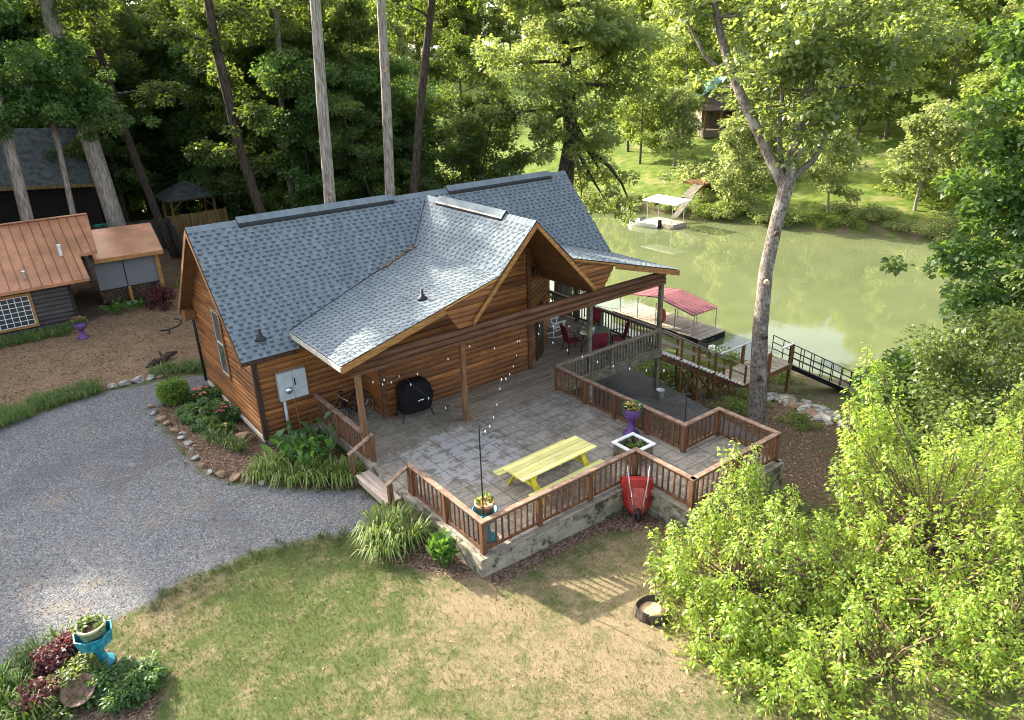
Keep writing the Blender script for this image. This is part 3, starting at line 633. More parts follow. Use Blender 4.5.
mb = MB(); mb.box(-OV + .02, -.06, 5.55, 6.26, 2.28, 2.62); mb.build('soffit_return', MT['soffit'], cabin)
# gable panels over the porch beam
def panel(pts):
    mb = MB(); log_wall(mb, (0, FY + .10, 0), (1, 0, 0), (0, -1, 0), pts, ch=.16, back=.05); return mb.build('gable_panel', MT['logx'], cabin)
def wz(d): return ZB - (d - BK) * (ZB - ZW) / (WW - BK) - .12
for s in (-1, 1):
    panel([(XC + s * 1.52, ZB - .14), (XC + s * 2.44, 3.10), (XC + s * 2.95, 3.10), (XC + s * 3.42, wz(3.42))][::s])
mb = MB(); sa, sb = Vector((XC + BK - .1, 0, ZB - .06)), Vector((XC + 2.62, 0, 2.96))
for k in range(7):
    p = sa.lerp(sb, k / 7); q = sa.lerp(sb, (k + .97) / 7)
    for y0 in (-3.36, -1.2): mb.slab([(p.x, y0 + 2.13, p.z), (p.x, y0, p.z), (q.x, y0, q.z), (q.x, y0 + 2.13, q.z)], .03, random.random())
mb.build('sloped_ceiling', MT['soffit'], cabin)
# porch beam of stacked logs, its posts
for y, z, r in ((-3.30, 2.965, .112), (-3.30, 2.765, .105)):
    mb = MB(); mb.tube([(1.66, y, z), (8, y, z + .01), (14.12, y, z)], r, 12); mb.build('porch_beam', MT['beam'], cabin, smooth=True)
mb = MB(); mb.box(1.5, 14.1, -3.425, -3.40, 2.60, 2.70); mb.build('beam_board', MT['beam'], cabin)
for x, z0, w, m in ((1.74, 0, .075, 'post'), (5.16, 0, .075, 'post'), (10.4, -.02, .07, 'greywood'), (13.98, -1.66, .075, 'greywood')):
    mb = MB(); mb.box(x - w, x + w, -3.30 - w, -3.30 + w, z0, 2.61); mb.build('porch_post', MT[m], cabin, bevel=.012)
mb = MB(); mb.box(10.3, 10.5, -3.4, -3.2, -2.3, -.27); mb.build('deck_pier', MT['curb'], cabin)
for y in (1.2,):
    mb = MB(); mb.box(13.9, 14.05, y - .07, y + .07, -4, 2.75); mb.build('porch_post', MT['greywood'], cabin, bevel=.012)
# porch floor of boards
mb = MB(); y = -3.40
while y < 3.0:
    x0 = 5.37 if y < -1.3 else (8.6 if y < -.3 else 10.9)
    x = x0
    while x < 14.03:
        x2 = min(x + random.uniform(2.6, 4.8), 14.03); mb.box(x, x2 - .004, y, y + .132, -.035, .004 + random.uniform(-.002, .003), random.random()); x = x2
    y += .14
mb.build('porch_floor', MT['deck'], cabin)
mb = MB(); mb.box(8.9, 14.03, -3.44, -3.405, -.26, -.005); mb.box(14.035, 14.07, -3.44, 3.05, -.26, -.005); mb.box(8.9, 14.0, -3.40, -3.30, -.27, -.04)
for y in np.arange(-2.8, 3, .8): mb.box(11, 14.0, y, y + .05, -.24, -.04)
mb.build('deck_joist', MT['greywood'], cabin)
# window in the left gable
mb = MB()
y0, y1, z0, z1 = 2.62, 3.38, 1.02, 3.22
for a in ((y0-.1, y1+.1, z1, z1+.1), (y0-.1, y1+.1, z0-.1, z0), (y0-.1, y0, z0, z1), (y1, y1+.1, z0, z1)): mb.box(-.085, -.02, *a)
win = mb.build('window', MT['soffit'], cabin, bevel=.008)
mb = MB(); mb.box(-.062, -.05, y0, y1, z0, z1); mb.build('pane', MT['glass'], win)
mb = MB(); mb.box(-.075, -.0635, y0, y1, (z0+z1)/2 - .035, (z0+z1)/2 + .035); mb.box(-.075, -.0635, y0, y0+.05, z0, z1); mb.box(-.075, -.0635, y1-.05, y1, z0, z1); mb.box(-.075, -.0635, y0+.05, y1-.05, z0, z0+.05); mb.box(-.075, -.0635, y0+.05, y1-.05, z1-.05, z1)
mb.build('sash', MT['cream'], win)
# door, light in the recess beside the corner
dn = Vector((cd.y, -cd.x, 0)).normalized(); cu = cd.normalized()
mb = MB(); c = Vector((BX1, BY, 0)) + cu * 1.15 + dn * .06
mb.obox(c + Vector((0, 0, 1.03)), cu * .45, dn * .03, (0, 0, 1.02)); door = mb.build('door', MT['darktrim'], cabin, bevel=.01)
mb = MB(); mb.obox(c + dn * .034 + Vector((0, 0, 1.35)), cu * .28, dn * .006, (0, 0, .55)); mb.build('pane', MT['glass'], door)
mb = MB(); p = Vector((BX1, BY, 3.55)) + cu * .42 + dn * .12; mb.lathe([(.05, -.14), (.07, -.1), (.06, .08), (.03, .13)], 8, p); mb.build('porch_lamp', MT['black'], cabin)
# electric meter cabinet and conduit
mb = MB(); mb.box(.55, 1.0, -.22, -.055, .98, 1.88); mb.box(1.006, 1.44, -.22, -.055, .98, 1.88); mtr = mb.build('meter_box', MT['meter'], cabin, bevel=.012)
mb = MB(); mb.lathe([(.115, 0), (.115, .03), (.1, .08), (.06, .1), (0, .105)], 20); 
mb.v = [(.83 + x, -.221 - z, 1.3 + y) for x, y, z in mb.v]; mb.build('meter', MT['brushed'], mtr, smooth=True)
mb = MB()
mb.box(1.04, 1.075, -.238, -.222, 1.42, 1.64)
mb.build('latch', MT['black'], mtr)
mb = MB(); mb.tube([(.68, -.13, -.25), (.68, -.13, .99)], .048, 10); mb.build('conduit', MT['meter'], mtr, smooth=True)
mb = MB(); mb.tube([(1.05, -.1, -.2), (1.02, -.1, .4), (.99, -.12, .99)], .014, 6); mb.build('ground_wire', MT['fascia'], mtr)
# roof pipes
for (x, y, z, h, r) in ((.36, .05, EAVE_Z + (.05 - EAVE_Y) * SLM, .32, .05), (4.5, -2.35, ZB - (XC - 4.5 - BK) * (ZB - ZW) / (WW - BK), .3, .04)):
    mb = MB(); mb.lathe([(.17, .005), (.16, .04), (r * 1.9, .10), (r * 1.3, .15), (r, .16), (r, h), (r * .6, h)], 12, (x, y, z)); mb.build('vent_pipe', MT['black'], cabin, smooth=True)

# ------------------------------------------------------------------ patio and porch slab
PATIO = [(1.70, -3.42), (8.80, -3.42), (8.80, -8.84), (10.31, -8.84), (10.31, -10.93), (6.66, -10.93), (6.66, -9.02), (1.70, -9.02), (1.70, -5.72), (1.62, -5.6), (1.62, -3.42)]
mb = MB(); mb.prism(PATIO, -.10, 0.0); tag(mb.build('patio', MT['patio']), kind='structure')
mb = MB(); mb.prism([(1.62, -3.418), (5.365, -3.418), (5.365, -1.3), (5.3, 0), (1.62, 0)], -.30, .002); tag(mb.build('porch_slab', MT['slab']), kind='structure')
wall = empty('retaining_wall', (4, -8.9, -.6), 'low mossy concrete wall holding up the grey patio, with the railing along its top', 'wall')
mb = MB()
WL = [(1.68, -3.42), (1.68, -9.04), (6.68, -9.04), (6.68, -10.95), (10.33, -10.95), (10.33, -8.82), (8.82, -8.82), (8.82, -3.44)]
for (xa, ya), (xb, yb) in zip(WL[:-1], WL[1:]):
    d = Vector((xb - xa, yb - ya, 0)).normalized(); a = Vector((xa, ya, 0)); b = Vector((xb, yb, 0)); n = Vector((d.y, -d.x, 0)) if False else Vector((-d.y, d.x, 0))
    zb_ = min(H(xa, ya), H(xb, yb)) - .3
    mb.beam(a + Vector((0, 0, (zb_ - .03) / 2)), b + Vector((0, 0, (zb_ - .03) / 2)) + d * .08, .17, abs(zb_) - .03 + .0)
mb.build('concrete_wall', MT['curb'], wall, bevel=.015)
mb = MB()
for (xa, ya), (xb, yb) in zip(WL[1:-1], WL[2:]):
    mb.beam((xa, ya, -.012), (xb, yb, -.012), .22, .03)
mb.build('coping', MT['slab'], wall)
mb = MB(); mb.prism([(11.2, -8.3), (13.8, -8.3), (14.25, -6), (14.6, -4.2), (15.0, -1.5), (15.0, 1.2), (11.2, 1.2)], -3.2, -1.80); tag(mb.build('lower_pad', MT['pad']), kind='structure')

# ------------------------------------------------------------------ railings
BAL = {}
def bal_mesh(h, m, w=.019):
    key = (round(h, 3), m)
    if key not in BAL:
        mb = MB(); mb.box(-w, w, -w, w, 0, h); o = mb.build('baluster', MT[m]); BAL[key] = o.data; bpy.data.objects.remove(o)
    return BAL[key]
def rail_run(root, pts, z=0.0, h=.885, pitch=.19, posts=(), mpost='railred', mtop='railtop', mbal='railred', pw=.062, end_posts=True, first=True, slope=None):
    org = root.location
    P = [Vector((x, y, z)) for x, y in pts]
    corner = [True] * len(P)
    if not first: corner[0] = False
    for p, c in zip(P, corner):
        if c and end_posts:
            mb = MB(); mb.box(p.x - pw, p.x + pw, p.y - pw, p.y + pw, z + .003, z + h - .045); mb.build('post', MT[mpost], root, bevel=.006)
    for i, (a, b) in enumerate(zip(P[:-1], P[1:])):
        d = b - a; L = d.length; d.normalize()
        mb = MB(); mb.beam(a - d * .07 + Vector((0, 0, h - .022)), b + d * .07 * (1 if i == len(P) - 2 else -1) + Vector((0, 0, h - .022)), .145, .04); mb.build('top_rail', MT[mtop], root, bevel=.006)
        mb = MB(); mb.beam(a + Vector((0, 0, h - .085)), b + Vector((0, 0, h - .085)), .04, .08); mb.beam(a + Vector((0, 0, .10)), b + Vector((0, 0, .10)), .045, .08); mb.build('lower_rail', MT[mbal], root)
        np_ = posts[i] if i < len(posts) else 0
        stops = [0] + [L * (k + 1) / (np_ + 1) for k in range(np_)] + [L]
        for s in stops[1:-1]:
            q = a + d * s; mb = MB(); mb.box(q.x - pw, q.x + pw, q.y - pw, q.y + pw, z + .003, z + h - .045); mb.build('post', MT[mpost], root, bevel=.006)
        me = bal_mesh(h - .15, mbal)
        for s0, s1 in zip(stops[:-1], stops[1:]):
            n = max(1, int(round((s1 - s0) / pitch))) - 1
            for k in range(n):
                q = a + d * (s0 + (s1 - s0) * (k + 1) / (n + 1)); o = bpy.data.objects.new('baluster', me); COL.objects.link(o); o.parent = root
                o.location = (q.x - org.x, q.y - org.y, z + .06 - org.z); o.rotation_euler = (0, 0, math.atan2(d.y, d.x))
rail_a = empty('deck_railing', (3, -8.95, 0), 'red brown wooden railing round the patio corner with the turquoise planter, up to the wheelbarrow', 'railing', 'wooden railings')
rail_run(rail_a, [(1.78, -5.84), (1.78, -8.95), (6.73, -8.95), (6.73, -10.83)], posts=(1, 2, 0))
rail_b = empty('deck_railing', (8.74, -8.0, 0), 'red brown wooden railing on the river side of the patio, behind the white planter box', 'railing', 'wooden railings')
rail_run(rail_b, [(6.73, -10.83), (10.25, -10.83), (10.25, -8.9), (8.74, -8.9), (8.74, -3.5)], posts=(1, 0, 0, 3), first=False)
rail_c = empty('porch_railing', (12, -3.4, 0), 'weathered grey green railing of the raised porch by the dining table', 'railing', 'wooden railings')
rail_run(rail_c, [(8.9, -3.40), (13.9, -3.40), (14.0, 3.0)], posts=(1, 1), pitch=.16, mpost='greywood', mtop='greentop', mbal='greywood', end_posts=False)
rail_d = empty('deck_railing', (1.66, -1.8, 0), 'short red brown railing between the porch post and the log wall', 'railing', 'wooden railings')
rail_run(rail_d, [(1.66, -3.30), (1.66, -.1)], posts=(1,), pitch=.17, end_posts=False)
def hand_rail(name, top, bot, label):
    t = Vector(top); b = Vector(bot); r = empty(name, (b.x, b.y, b.z), label, 'handrail', 'wooden railings')
    for p, zt in ((t, t.z), (b, b.z + .86)):
        z0 = H(p.x, p.y) if p is b else .003
        mb = MB(); mb.box(p.x - .06, p.x + .06, p.y - .06, p.y + .06, z0, zt - .045); mb.build('post', MT['railred'], r, bevel=.006)
    mb = MB(); mb.beam(t + Vector((.06, 0, -.02)), Vector((b.x - .1, b.y, b.z + .80)), .14, .04); mb.build('top_rail', MT['railtop'], r, bevel=.006)
hand_rail('step_handrail', (1.78, -3.62, .885), (1.16, -3.56, -.36), 'short sloping handrail on the plant side of the wooden step, below the porch post')
hand_rail('step_handrail', (1.78, -5.70, .885), (1.22, -5.62, -.36), 'short sloping handrail at the lower end of the wooden step, joined to the patio railing')
stp = empty('wooden_step', (1.4, -4.6, -.36), 'pale wooden step up from the gravel to the patio between two handrails', 'step')
mb = MB()
for k in range(3): mb.box(1.14 + k * .15, 1.28 + k * .15, -5.52, -3.70, -.21, -.165, random.random())
mb.build('tread', MT['stepwood'], stp, bevel=.004)
mb = MB(); mb.box(1.18, 1.60, -5.50, -3.72, -.42, -.212); mb.build('riser', MT['stepwood'], stp)

# ------------------------------------------------------------------ things on the patio and porch
tb = empty('picnic_table', (4.9, -7.66, 0), 'long yellow picnic table with attached benches on the grey patio', 'table', rz=.03)
with local(tb):
    def ybd(name, x0, x1, y0, y1, z, n, m='yellow'):
        mb = MB(); w = (y1 - y0) / n
        for k in range(n): mb.box(x0 + random.uniform(-.01, .01), x1 + random.uniform(-.01, .01), y0 + k * w + .004, y0 + (k + 1) * w - .004, z - .038, z + random.uniform(-.002, .002), random.random())
        return mb.build(name, MT[m], tb, bevel=.004)
    ybd('tabletop', -1.28, 1.28, -.41, .41, .75, 5)
    ybd('bench', -1.28, 1.28, -.86, -.58, .45, 2); ybd('bench', -1.28, 1.28, .58, .86, .45, 2)
    for x in (-.88, .88):
        for s in (-1, 1):
            mb = MB(); mb.beam((x, s * .22, .70), (x, s * .66, .0), .04, .14, (1, 0, 0)); mb.build('leg', MT['yellowleg'], tb, bevel=.004)
        mb = MB(); mb.box(x + .022, x + .06, -.84, .84, .32, .41); mb.build('bench_support', MT['yellowleg'], tb, bevel=.004)
        mb = MB(); mb.box(x + .022, x + .06, -.38, .38, .62, .71); mb.build('top_support', MT['yellowleg'], tb, bevel=.004)
        s = -1 if x > 0 else 1
        mb = MB(); mb.beam((x + s * .06, 0, .37), (x + s * .55, 0, .70), .05, .08, (0, 1, 0)); mb.build('brace', MT['yellowleg'], tb)
    mb = MB(); mb.box(-.03, .03, -.38, .38, .66, .71); mb.build('top_support', MT['yellowleg'], tb)

gr = empty('covered_grill', (4.12, -1.94, 0), 'barbecue grill under a black fabric cover against the log wall', 'grill', rz=-.12)
with local(gr):
    mb = MB(); secs = [(.25, .48, .29), (.36, .50, .30), (.55, .51, .30), (.80, .54, .31), (.90, .52, .31), (1.06, .46, .29), (1.19, .38, .24), (1.25, .27, .15)]
    n = 28; vs_ = []; fs = []
    for z, a, b in secs:
        for k in range(n):
            t = 2 * math.pi * k / n; ct, st_ = math.cos(t), math.sin(t); q = 0.32
            r = 1 + .035 * math.sin(5 * t + z * 7) + .02 * math.sin(11 * t + 3 * z); sx_ = .14 * (z - .3) if z < .9 else .05
            vs_.append((math.copysign(abs(ct)**q, ct) * a * r + sx_, math.copysign(abs(st_)**q, st_) * b * r, z))
    for i in range(len(secs) - 1):
        for k in range(n): k2 = (k+1) % n; fs.append((i*n+k, i*n+k2, (i+1)*n+k2, (i+1)*n+k))
    fs.append(tuple((len(secs)-1)*n + k for k in range(n))); mb.add(vs_, fs); mb.build('cover', MT['cover'], gr, smooth=True)
    for sx_ in (-1, 1):
        for sy_ in (-1, 1):
            mb = MB(); mb.tube([(sx_ * .40, sy_ * .2, .45), (sx_ * .53, sy_ * .3, 0)], .024, 6); mb.build('leg', MT['black'], gr)
    mb = MB(); mb.tube([(.02, -.318, .62), (.08, -.322, .65), (.17, -.325, .64), (.22, -.322, .66)], .012, 6); mb.build('badge', MT['brushed'], gr)

def make_bike():
    r = empty('bicycle', (0, 0, 0)); 
    for x in (-.5, .5):
        mb = MB(); mb.tube([(x + .31 * math.cos(a), 0, .33 + .31 * math.sin(a)) for a in np.linspace(0, 2 * math.pi, 25)], .02, 6, caps=False); w = mb.build('wheel', MT['tyre'], r, smooth=True)
        mb = MB(); mb.tube([(x + .285 * math.cos(a), 0, .33 + .285 * math.sin(a)) for a in np.linspace(0, 2 * math.pi, 25)], .011, 5, caps=False)
        for k in range(9):
            a = k * math.pi / 9; mb.beam((x - .28 * math.cos(a), 0, .33 - .28 * math.sin(a)), (x + .28 * math.cos(a), 0, .33 + .28 * math.sin(a)), .005, .005)
        mb.build('rim', MT['steel'], w)
    mb = MB()
    for a, b in (((-.5, .33), (-.12, .3)), ((-.12, .3), (.36, .78)), ((-.5, .33), (-.22, .75)), ((-.12, .3), (-.25, .85)), ((-.22, .75), (.36, .80)), ((.5, .33), (.35, .92))): mb.tube([(a[0], 0, a[1]), (b[0], 0, b[1])], .019, 6)
    mb.build('frame', MT['cover'], r)
    mb = MB(); mb.tube([(.34, -.27, .95), (.38, -.1, .98), (.38, .1, .98), (.34, .27, .95)], .014, 6); mb.build('handlebar', MT['steel'], r)
    mb = MB(); mb.lathe([(.03, 0), (.09, .03), (.07, .06), (.02, .07)], 8, (-.26, 0, .85), sx=1.3, sy=.8); mb.build('saddle', MT['black'], r)
    return r
b1 = make_bike(); tag(b1, 'dark bicycle with silver rims parked in the porch alcove nearest the log wall', 'bicycle', 'bicycles in the porch alcove'); b1.location = (2.55, -.42, .004); b1.rotation_euler = (R(6), 0, R(8))
b2 = copy_tree(b1); tag(b2, 'dark bicycle with silver rims in the porch alcove, right behind the corner post', 'bicycle'); b2.location = (2.45, -1.0, .004); b2.rotation_euler = (R(-5), 0, R(190))

wbw = empty('wheelbarrow', (6.18, -9.6, -.69), 'red wheelbarrow tipped upright against the patio railing, wheel down', 'wheelbarrow', rz=R(-42)); wbw.scale = (.95, .95, .95)
with local(wbw):
    # underside of the tray faces -Y, handles point up
    def T(x, y, z): a = R(15); return (x, y * math.cos(a) + z * math.sin(a), z * math.cos(a) - y * math.sin(a))
    secs = [(.14, .24, .18, -.02), (.28, .36, .24, .05), (.55, .43, .30, .10), (.86, .46, .31, .12), (1.08, .43, .28, .06)]
    mb = MB(); rows = []
    for z, w, d, o in secs:
        prof = [(-w, .30), (-w * .92, .12), (-w * .62, -.05 + o * .2), (0, -.08 + o * .1), (w * .62, -.05 + o * .2), (w * .92, .12), (w, .30)]
        rows.append([T(x, y, z) for x, y in prof])
    vs_ = [p for r_ in rows for p in r_]; k = 7
    fs = [(i*k+j, i*k+j+1, (i+1)*k+j+1, (i+1)*k+j) for i in range(len(rows)-1) for j in range(k-1)]
    fs.append(tuple(range(k))); fs.append(tuple((len(rows)-1)*k+j for j in range(k))[::-1]); mb.add(vs_, fs)
    tr = mb.build('tray', MT['red'], wbw, smooth=False); sol = tr.modifiers.new('thick', 'SOLIDIFY'); sol.thickness = .012; bv = tr.modifiers.new('bevel', 'BEVEL'); bv.width = .03; bv.segments = 3
    mb = MB(); mb.obox(T(0, -.082, .58), Vector(T(.17, 0, 0)), Vector(T(0, 0, .3)), Vector(T(0, .008, 0))); mb.build('tray_bottom', MT['fadedred'], wbw, bevel=.006)
    for s in (-1, 1):
        mb = MB(); mb.tube([T(s * .10, -.12, .02), T(s * .15, -.14, .5), T(s * .24, -.13, 1.0), T(s * .30, -.10, 1.48)], .022, 8); mb.build('handle', MT['steel'], wbw, smooth=True)
        mb = MB(); mb.tube([T(s * .17, -.14, .62), T(s * .19, -.33, .70), T(s * .2, -.14, .82)], .014, 6); mb.build('leg', MT['steel'], wbw)
    mb = MB(); mb.tube([T(0, -.10 + .16 * math.cos(a), .12 + .16 * math.sin(a)) for a in np.linspace(0, 2*math.pi, 21)], .045, 8, caps=False); wh = mb.build('wheel', MT['tyre'], wbw, smooth=True)
    mb = MB(); mb.lathe([(.12, -.02), (.12, .02)], 14, capt=True); mb.v = [T(z, -.10 + x, .12 + y) for x, y, z in mb.v]; mb.build('rim', MT['dgreen'], wh)

def flower_top(parent, c, r, seed, cols, n=26, hh=.22, mleaf='pleaf'):
    rs = np.random.default_rng(seed); P = []; D = []
    for i in range(n * 5):
        a = rs.uniform(0, 6.28); q = r * math.sqrt(rs.uniform(0, 1)); P.append((c[0] + q * math.cos(a), c[1] + q * math.sin(a), c[2] + rs.uniform(0, hh) * (1 - .5 * q / r))); D.append((math.cos(a) * .7, math.sin(a) * .7, rs.uniform(.1, 1)))
    add_leaves('foliage', MT[mleaf], parent, np.array(P), np.array(D), .11, .035, rs)
    if cols:
        for m in cols:
            mb = MB()
            for i in range(n // len(cols)):
                a = rs.uniform(0, 6.28); q = r * math.sqrt(rs.uniform(0, 1)); x, y, z = c[0] + q * math.cos(a), c[1] + q * math.sin(a), c[2] + hh * (1 - .4 * q / r) * rs.uniform(.6, 1.05)
                for k in range(5):
                    b = k * 1.2566 + a; mb.add([(x, y, z), (x + .035 * math.cos(b - .4), y + .035 * math.sin(b - .4), z + .012), (x + .048 * math.cos(b), y + .048 * math.sin(b), z + .005), (x + .035 * math.cos(b + .4), y + .035 * math.sin(b + .4), z + .012)], [(0, 1, 2, 3)], rs.uniform(0, 1))
            mb.build('blossom', MT[m], parent)
# ---- leaf builders
def leaf_verts(P, D, N, L, W, fold=.25, droop=.15):
    P = np.asarray(P, float); D = D / (np.linalg.norm(D, axis=1, keepdims=True) + 1e-9)
    S = np.cross(D, N); S /= (np.linalg.norm(S, axis=1, keepdims=True) + 1e-9); U = np.cross(S, D)
    L = np.broadcast_to(np.asarray(L, float), (len(P),))[:, None]; W = np.broadcast_to(np.asarray(W, float), (len(P),))[:, None]
    tip = P + D * L - np.array([0, 0, 1.0]) * L * droop; mid = P + D * L * .5
    r = mid + S * W + U * W * fold; l = mid - S * W + U * W * fold
    V = np.stack([P, r, tip, l], 1).reshape(-1, 3); F = np.arange(len(P) * 4).reshape(-1, 4)
    return V, F
def add_leaves(name, m, parent, P, D, L, W, rs, world=False, nrand=.7, **k):
    N = rs.normal(0, nrand, (len(P), 3)) + np.array([0, 0, 1.0])
    Ls = L * rs.uniform(.5, 1.35, len(P)); V, F = leaf_verts(P, np.asarray(D, float), N, Ls, W * Ls / L, **k)
    off = np.zeros(3)
    if world and parent is not None: off = np.array(parent.location)
    o = link_mesh(name, fast_mesh(name, V - off, F, rs.uniform(0, 1, len(F)), m), parent)
    return o
MT['pleaf'] = m_leaf('potted_plant_leaf', (0.06, 0.12, 0.02), (0.16, 0.24, 0.05), (0.22, 0.32, 0.04))
MT['bl_y'] = m_plain('yellow_petals', (0.75, 0.5, 0.12), 0.6, var=.2, scale=20); MT['bl_o'] = m_plain('orange_petals', (0.7, 0.33, 0.12), 0.6, var=.2)
MT['bl_w'] = m_plain('white_petals', (0.8, 0.78, 0.6), 0.6); MT['bl_p'] = m_plain('pink_petals', (0.55, 0.08, 0.16), 0.6, var=.3); MT['bl_r'] = m_plain('salmon_petals', (0.55, 0.17, 0.13), 0.6, var=.3)

def pedestal(name, loc, label, m, rim=.34, h=.9, oct_=False):
    r = empty(name, loc, label, 'planter')
    n = 8 if oct_ else 24
    with local(r):
        mb = MB(); mb.lathe([(.24, 0), (.24, .05), (.13, .12), (.10, h * .35), (.11, h * .58), (.17, h * .63)], n, phase=.3); mb.build('pedestal', MT[m], r, smooth=not oct_)
        mb = MB(); mb.lathe([(.16, h * .62), (rim * .85, h * .68), (rim, h), (rim * .93, h + .005), (rim * .8, h * .74), (0, h * .73)], n, phase=.3); mb.build('bowl', MT[m], r, smooth=not oct_)
    return r
p1 = pedestal('pedestal_planter', (8.40, -7.22, 0), 'purple pedestal planter of pale yellow flowers by the river side railing', 'purple', .27, .88)
with local(p1):
    mb = MB(); mb.lathe([(.24, .80), (0, .81)], 16, capb=False); mb.build('soil', MT['soil'], p1); flower_top(p1, (0, 0, .82), .27, 1, ['bl_y', 'bl_o', 'bl_w'], 40, .2)
p2 = pedestal('pedestal_planter', (2.16, -8.52, 0), 'turquoise pedestal planter holding a clay pot inside the patio railing corner', 'teal', .30, .80)
with local(p2):
    mb = MB(); mb.lathe([(.16, .60), (.22, .95), (.245, .95), (.245, 1.0), (.2, 1.0), (.19, .93), (0, .92)], 20); mb.build('clay_pot', MT['terra'], p2, smooth=True); flower_top(p2, (0, 0, .94), .17, 2, ['bl_y'], 10, .26)
p3 = pedestal('pedestal_planter', (-5.74, -6.42, H(-5.8, -6.2) - .02), 'turquoise octagonal pedestal planter with a pale pot, in the flower bed by the lawn', 'teal', .36, .80, True)
with local(p3):
    mb = MB(); mb.lathe([(.2, .58), (.24, .93), (.27, .93), (.27, .98), (.235, .98), (.22, .9), (0, .89)], 20); mb.build('clay_pot', MT['pot'], p3, smooth=True)
    mb = MB(); mb.lathe([(.22, .895), (0, .92)], 14, capb=False); mb.build('soil', MT['soil'], p3)
    rs = np.random.default_rng(5)
    for a in (1.2, 2.0, 3.0, .2, 5.4): flower_top(p3, (.2 * math.cos(a), .2 * math.sin(a), .91), .07, int(a * 10), None, 4, .10)
p4 = pedestal('pedestal_planter', (-2.78, 14.7, H(-2.78, 14.7)), 'purple pedestal planter of red and pink flowers in front of the dark shed', 'purple', .27, .72)
with local(p4): flower_top(p4, (0, 0, .71), .27, 7, ['bl_p', 'bl_r'], 30, .3)
bxp = empty('planter_box', (7.48, -8.17, 0), 'square white framed planter box with one green plant, by the inner railing corner', 'planter')
with local(bxp):
    mb = MB(); a, b = .44, .33
    for x0, x1, y0, y1 in ((-a, a, -a, -b), (-a, a, b, a), (-a, -b, -b, b), (b, a, -b, b)): mb.box(x0, x1, y0, y1, .41, .45)
    mb.build('rim', MT['white'], bxp, bevel=.004)
    mb = MB(); a, b = .39, .345
    for x0, x1, y0, y1 in ((-a, a, -a, -b), (-a, a, b, a), (-a, -b, -b, b), (b, a, -b, b)): mb.box(x0, x1, y0, y1, .0, .409)
    mb.build('box', MT['greywood'], bxp); mb = MB(); mb.box(-.344, .344, -.344, .344, .05, .22); mb.build('soil', MT['soil'], bxp)
    flower_top(bxp, (.05, -.05, .22), .2, 9, None, 16, .34)

# rocking chair
rc = empty('rocking_chair', (12.05, .45, .004), 'white wooden rocking chair on the porch beyond the log wall', 'chair', rz=R(-8))
with local(rc):
    for s in (-1, 1):
        y = s * .27
        mb = MB(); mb.tube([(-.5, y, .10), (-.25, y, .035), (0, y, .02), (.25, y, .035), (.48, y, .11)], .022, 6); mb.build('rocker', MT['white'], rc)
        for x0, x1, z1 in ((.24, .27, .62), (-.24, -.22, .46)): mb = MB(); mb.beam((x0, y, .035), (x1, y, z1), .045, .045, (1, 0, 0)); mb.build('leg', MT['white'], rc)
        mb = MB(); mb.box(-.3, .36, y - .045, y + .045, .62, .65); mb.build('armrest', MT['white'], rc, bevel=.005)
        mb = MB(); mb.beam((-.22, s * .25, .4), (-.42, s * .25, 1.12), .045, .045, (1, 0, 0)); mb.build('back_post', MT['white'], rc)
    mb = MB()
    for k in range(6): mb.box(-.24 + k * .083, -.165 + k * .083, -.26, .26, .40, .425)
    mb.build('seat', MT['white'], rc)
    for k in range(6): mb = MB(); y = -.18 + k * .072; mb.beam((-.235, y, .45), (-.405, y, 1.05), .05, .015, (1, 0, 0)); mb.build('back_slat', MT['white'], rc)
    mb = MB(); mb.beam((-.42, -.29, 1.10), (-.42, .29, 1.10), .03, .1); mb.build('top_slat', MT['white'], rc)
# dining set
dt = empty('dining_table', (12.25, -1.55, .004), 'glass topped dining table on the raised porch among maroon chairs', 'table')
with local(dt):
    mb = MB(); mb.lathe([(.0, .715), (.62, .715), (.63, .72), (.63, .73), (.0, .732)], 32, capb=False); mb.build('tabletop', MT['tglass'], dt)
    mb = MB(); mb.tube([(.63 * math.cos(a), .63 * math.sin(a), .715) for a in np.linspace(0, 6.2832, 33)], .018, 6, caps=False); mb.build('rim', MT['black'], dt)
    for a in (.8, 2.4, 3.9, 5.5): mb = MB(); mb.tube([(.5 * math.cos(a), .5 * math.sin(a), .70), (.18 * math.cos(a), .18 * math.sin(a), .35), (.45 * math.cos(a), .45 * math.sin(a), 0)], .017, 6); mb.build('leg', MT['black'], dt)
tp = empty('potted_plant', (12.25, -1.5, .737), 'small pale pot with a green plant standing on the glass dining table', 'plant')
with local(tp):
    mb = MB(); mb.lathe([(.08, 0), (.11, .14), (.09, .14), (0, .12)], 12); mb.build('pot', MT['canopyw'], tp); flower_top(tp, (0, 0, .13), .14, 12, None, 10, .2)
def make_chair():
    r = empty('patio_chair', (0, 0, 0))
    mb = MB(); mb.box(-.26, .26, -.26, .26, .40, .46); mb.build('seat', MT['maroon'], r, bevel=.02)
    mb = MB(); mb.obox((0, .31, .78), (.27, 0, 0), (0, .025, 0), (0, .09, .33)); mb.build('backrest', MT['maroon'], r, bevel=.02)
    for sx_ in (-1, 1):
        for y0, y1 in ((-.24, -.27), (.24, .30)): mb = MB(); mb.beam((sx_ * .25, y0, .40), (sx_ * .27, y1, 0), .03, .03); mb.build('leg', MT['black'], r)
        mb = MB(); mb.tube([(sx_ * .3, .3, .66), (sx_ * .31, 0, .67), (sx_ * .3, -.24, .62), (sx_ * .28, -.27, .42)], .018, 6); mb.build('armrest', MT['black'], r)
    return r
ch0 = make_chair(); GRP = 'maroon chairs round the porch table'
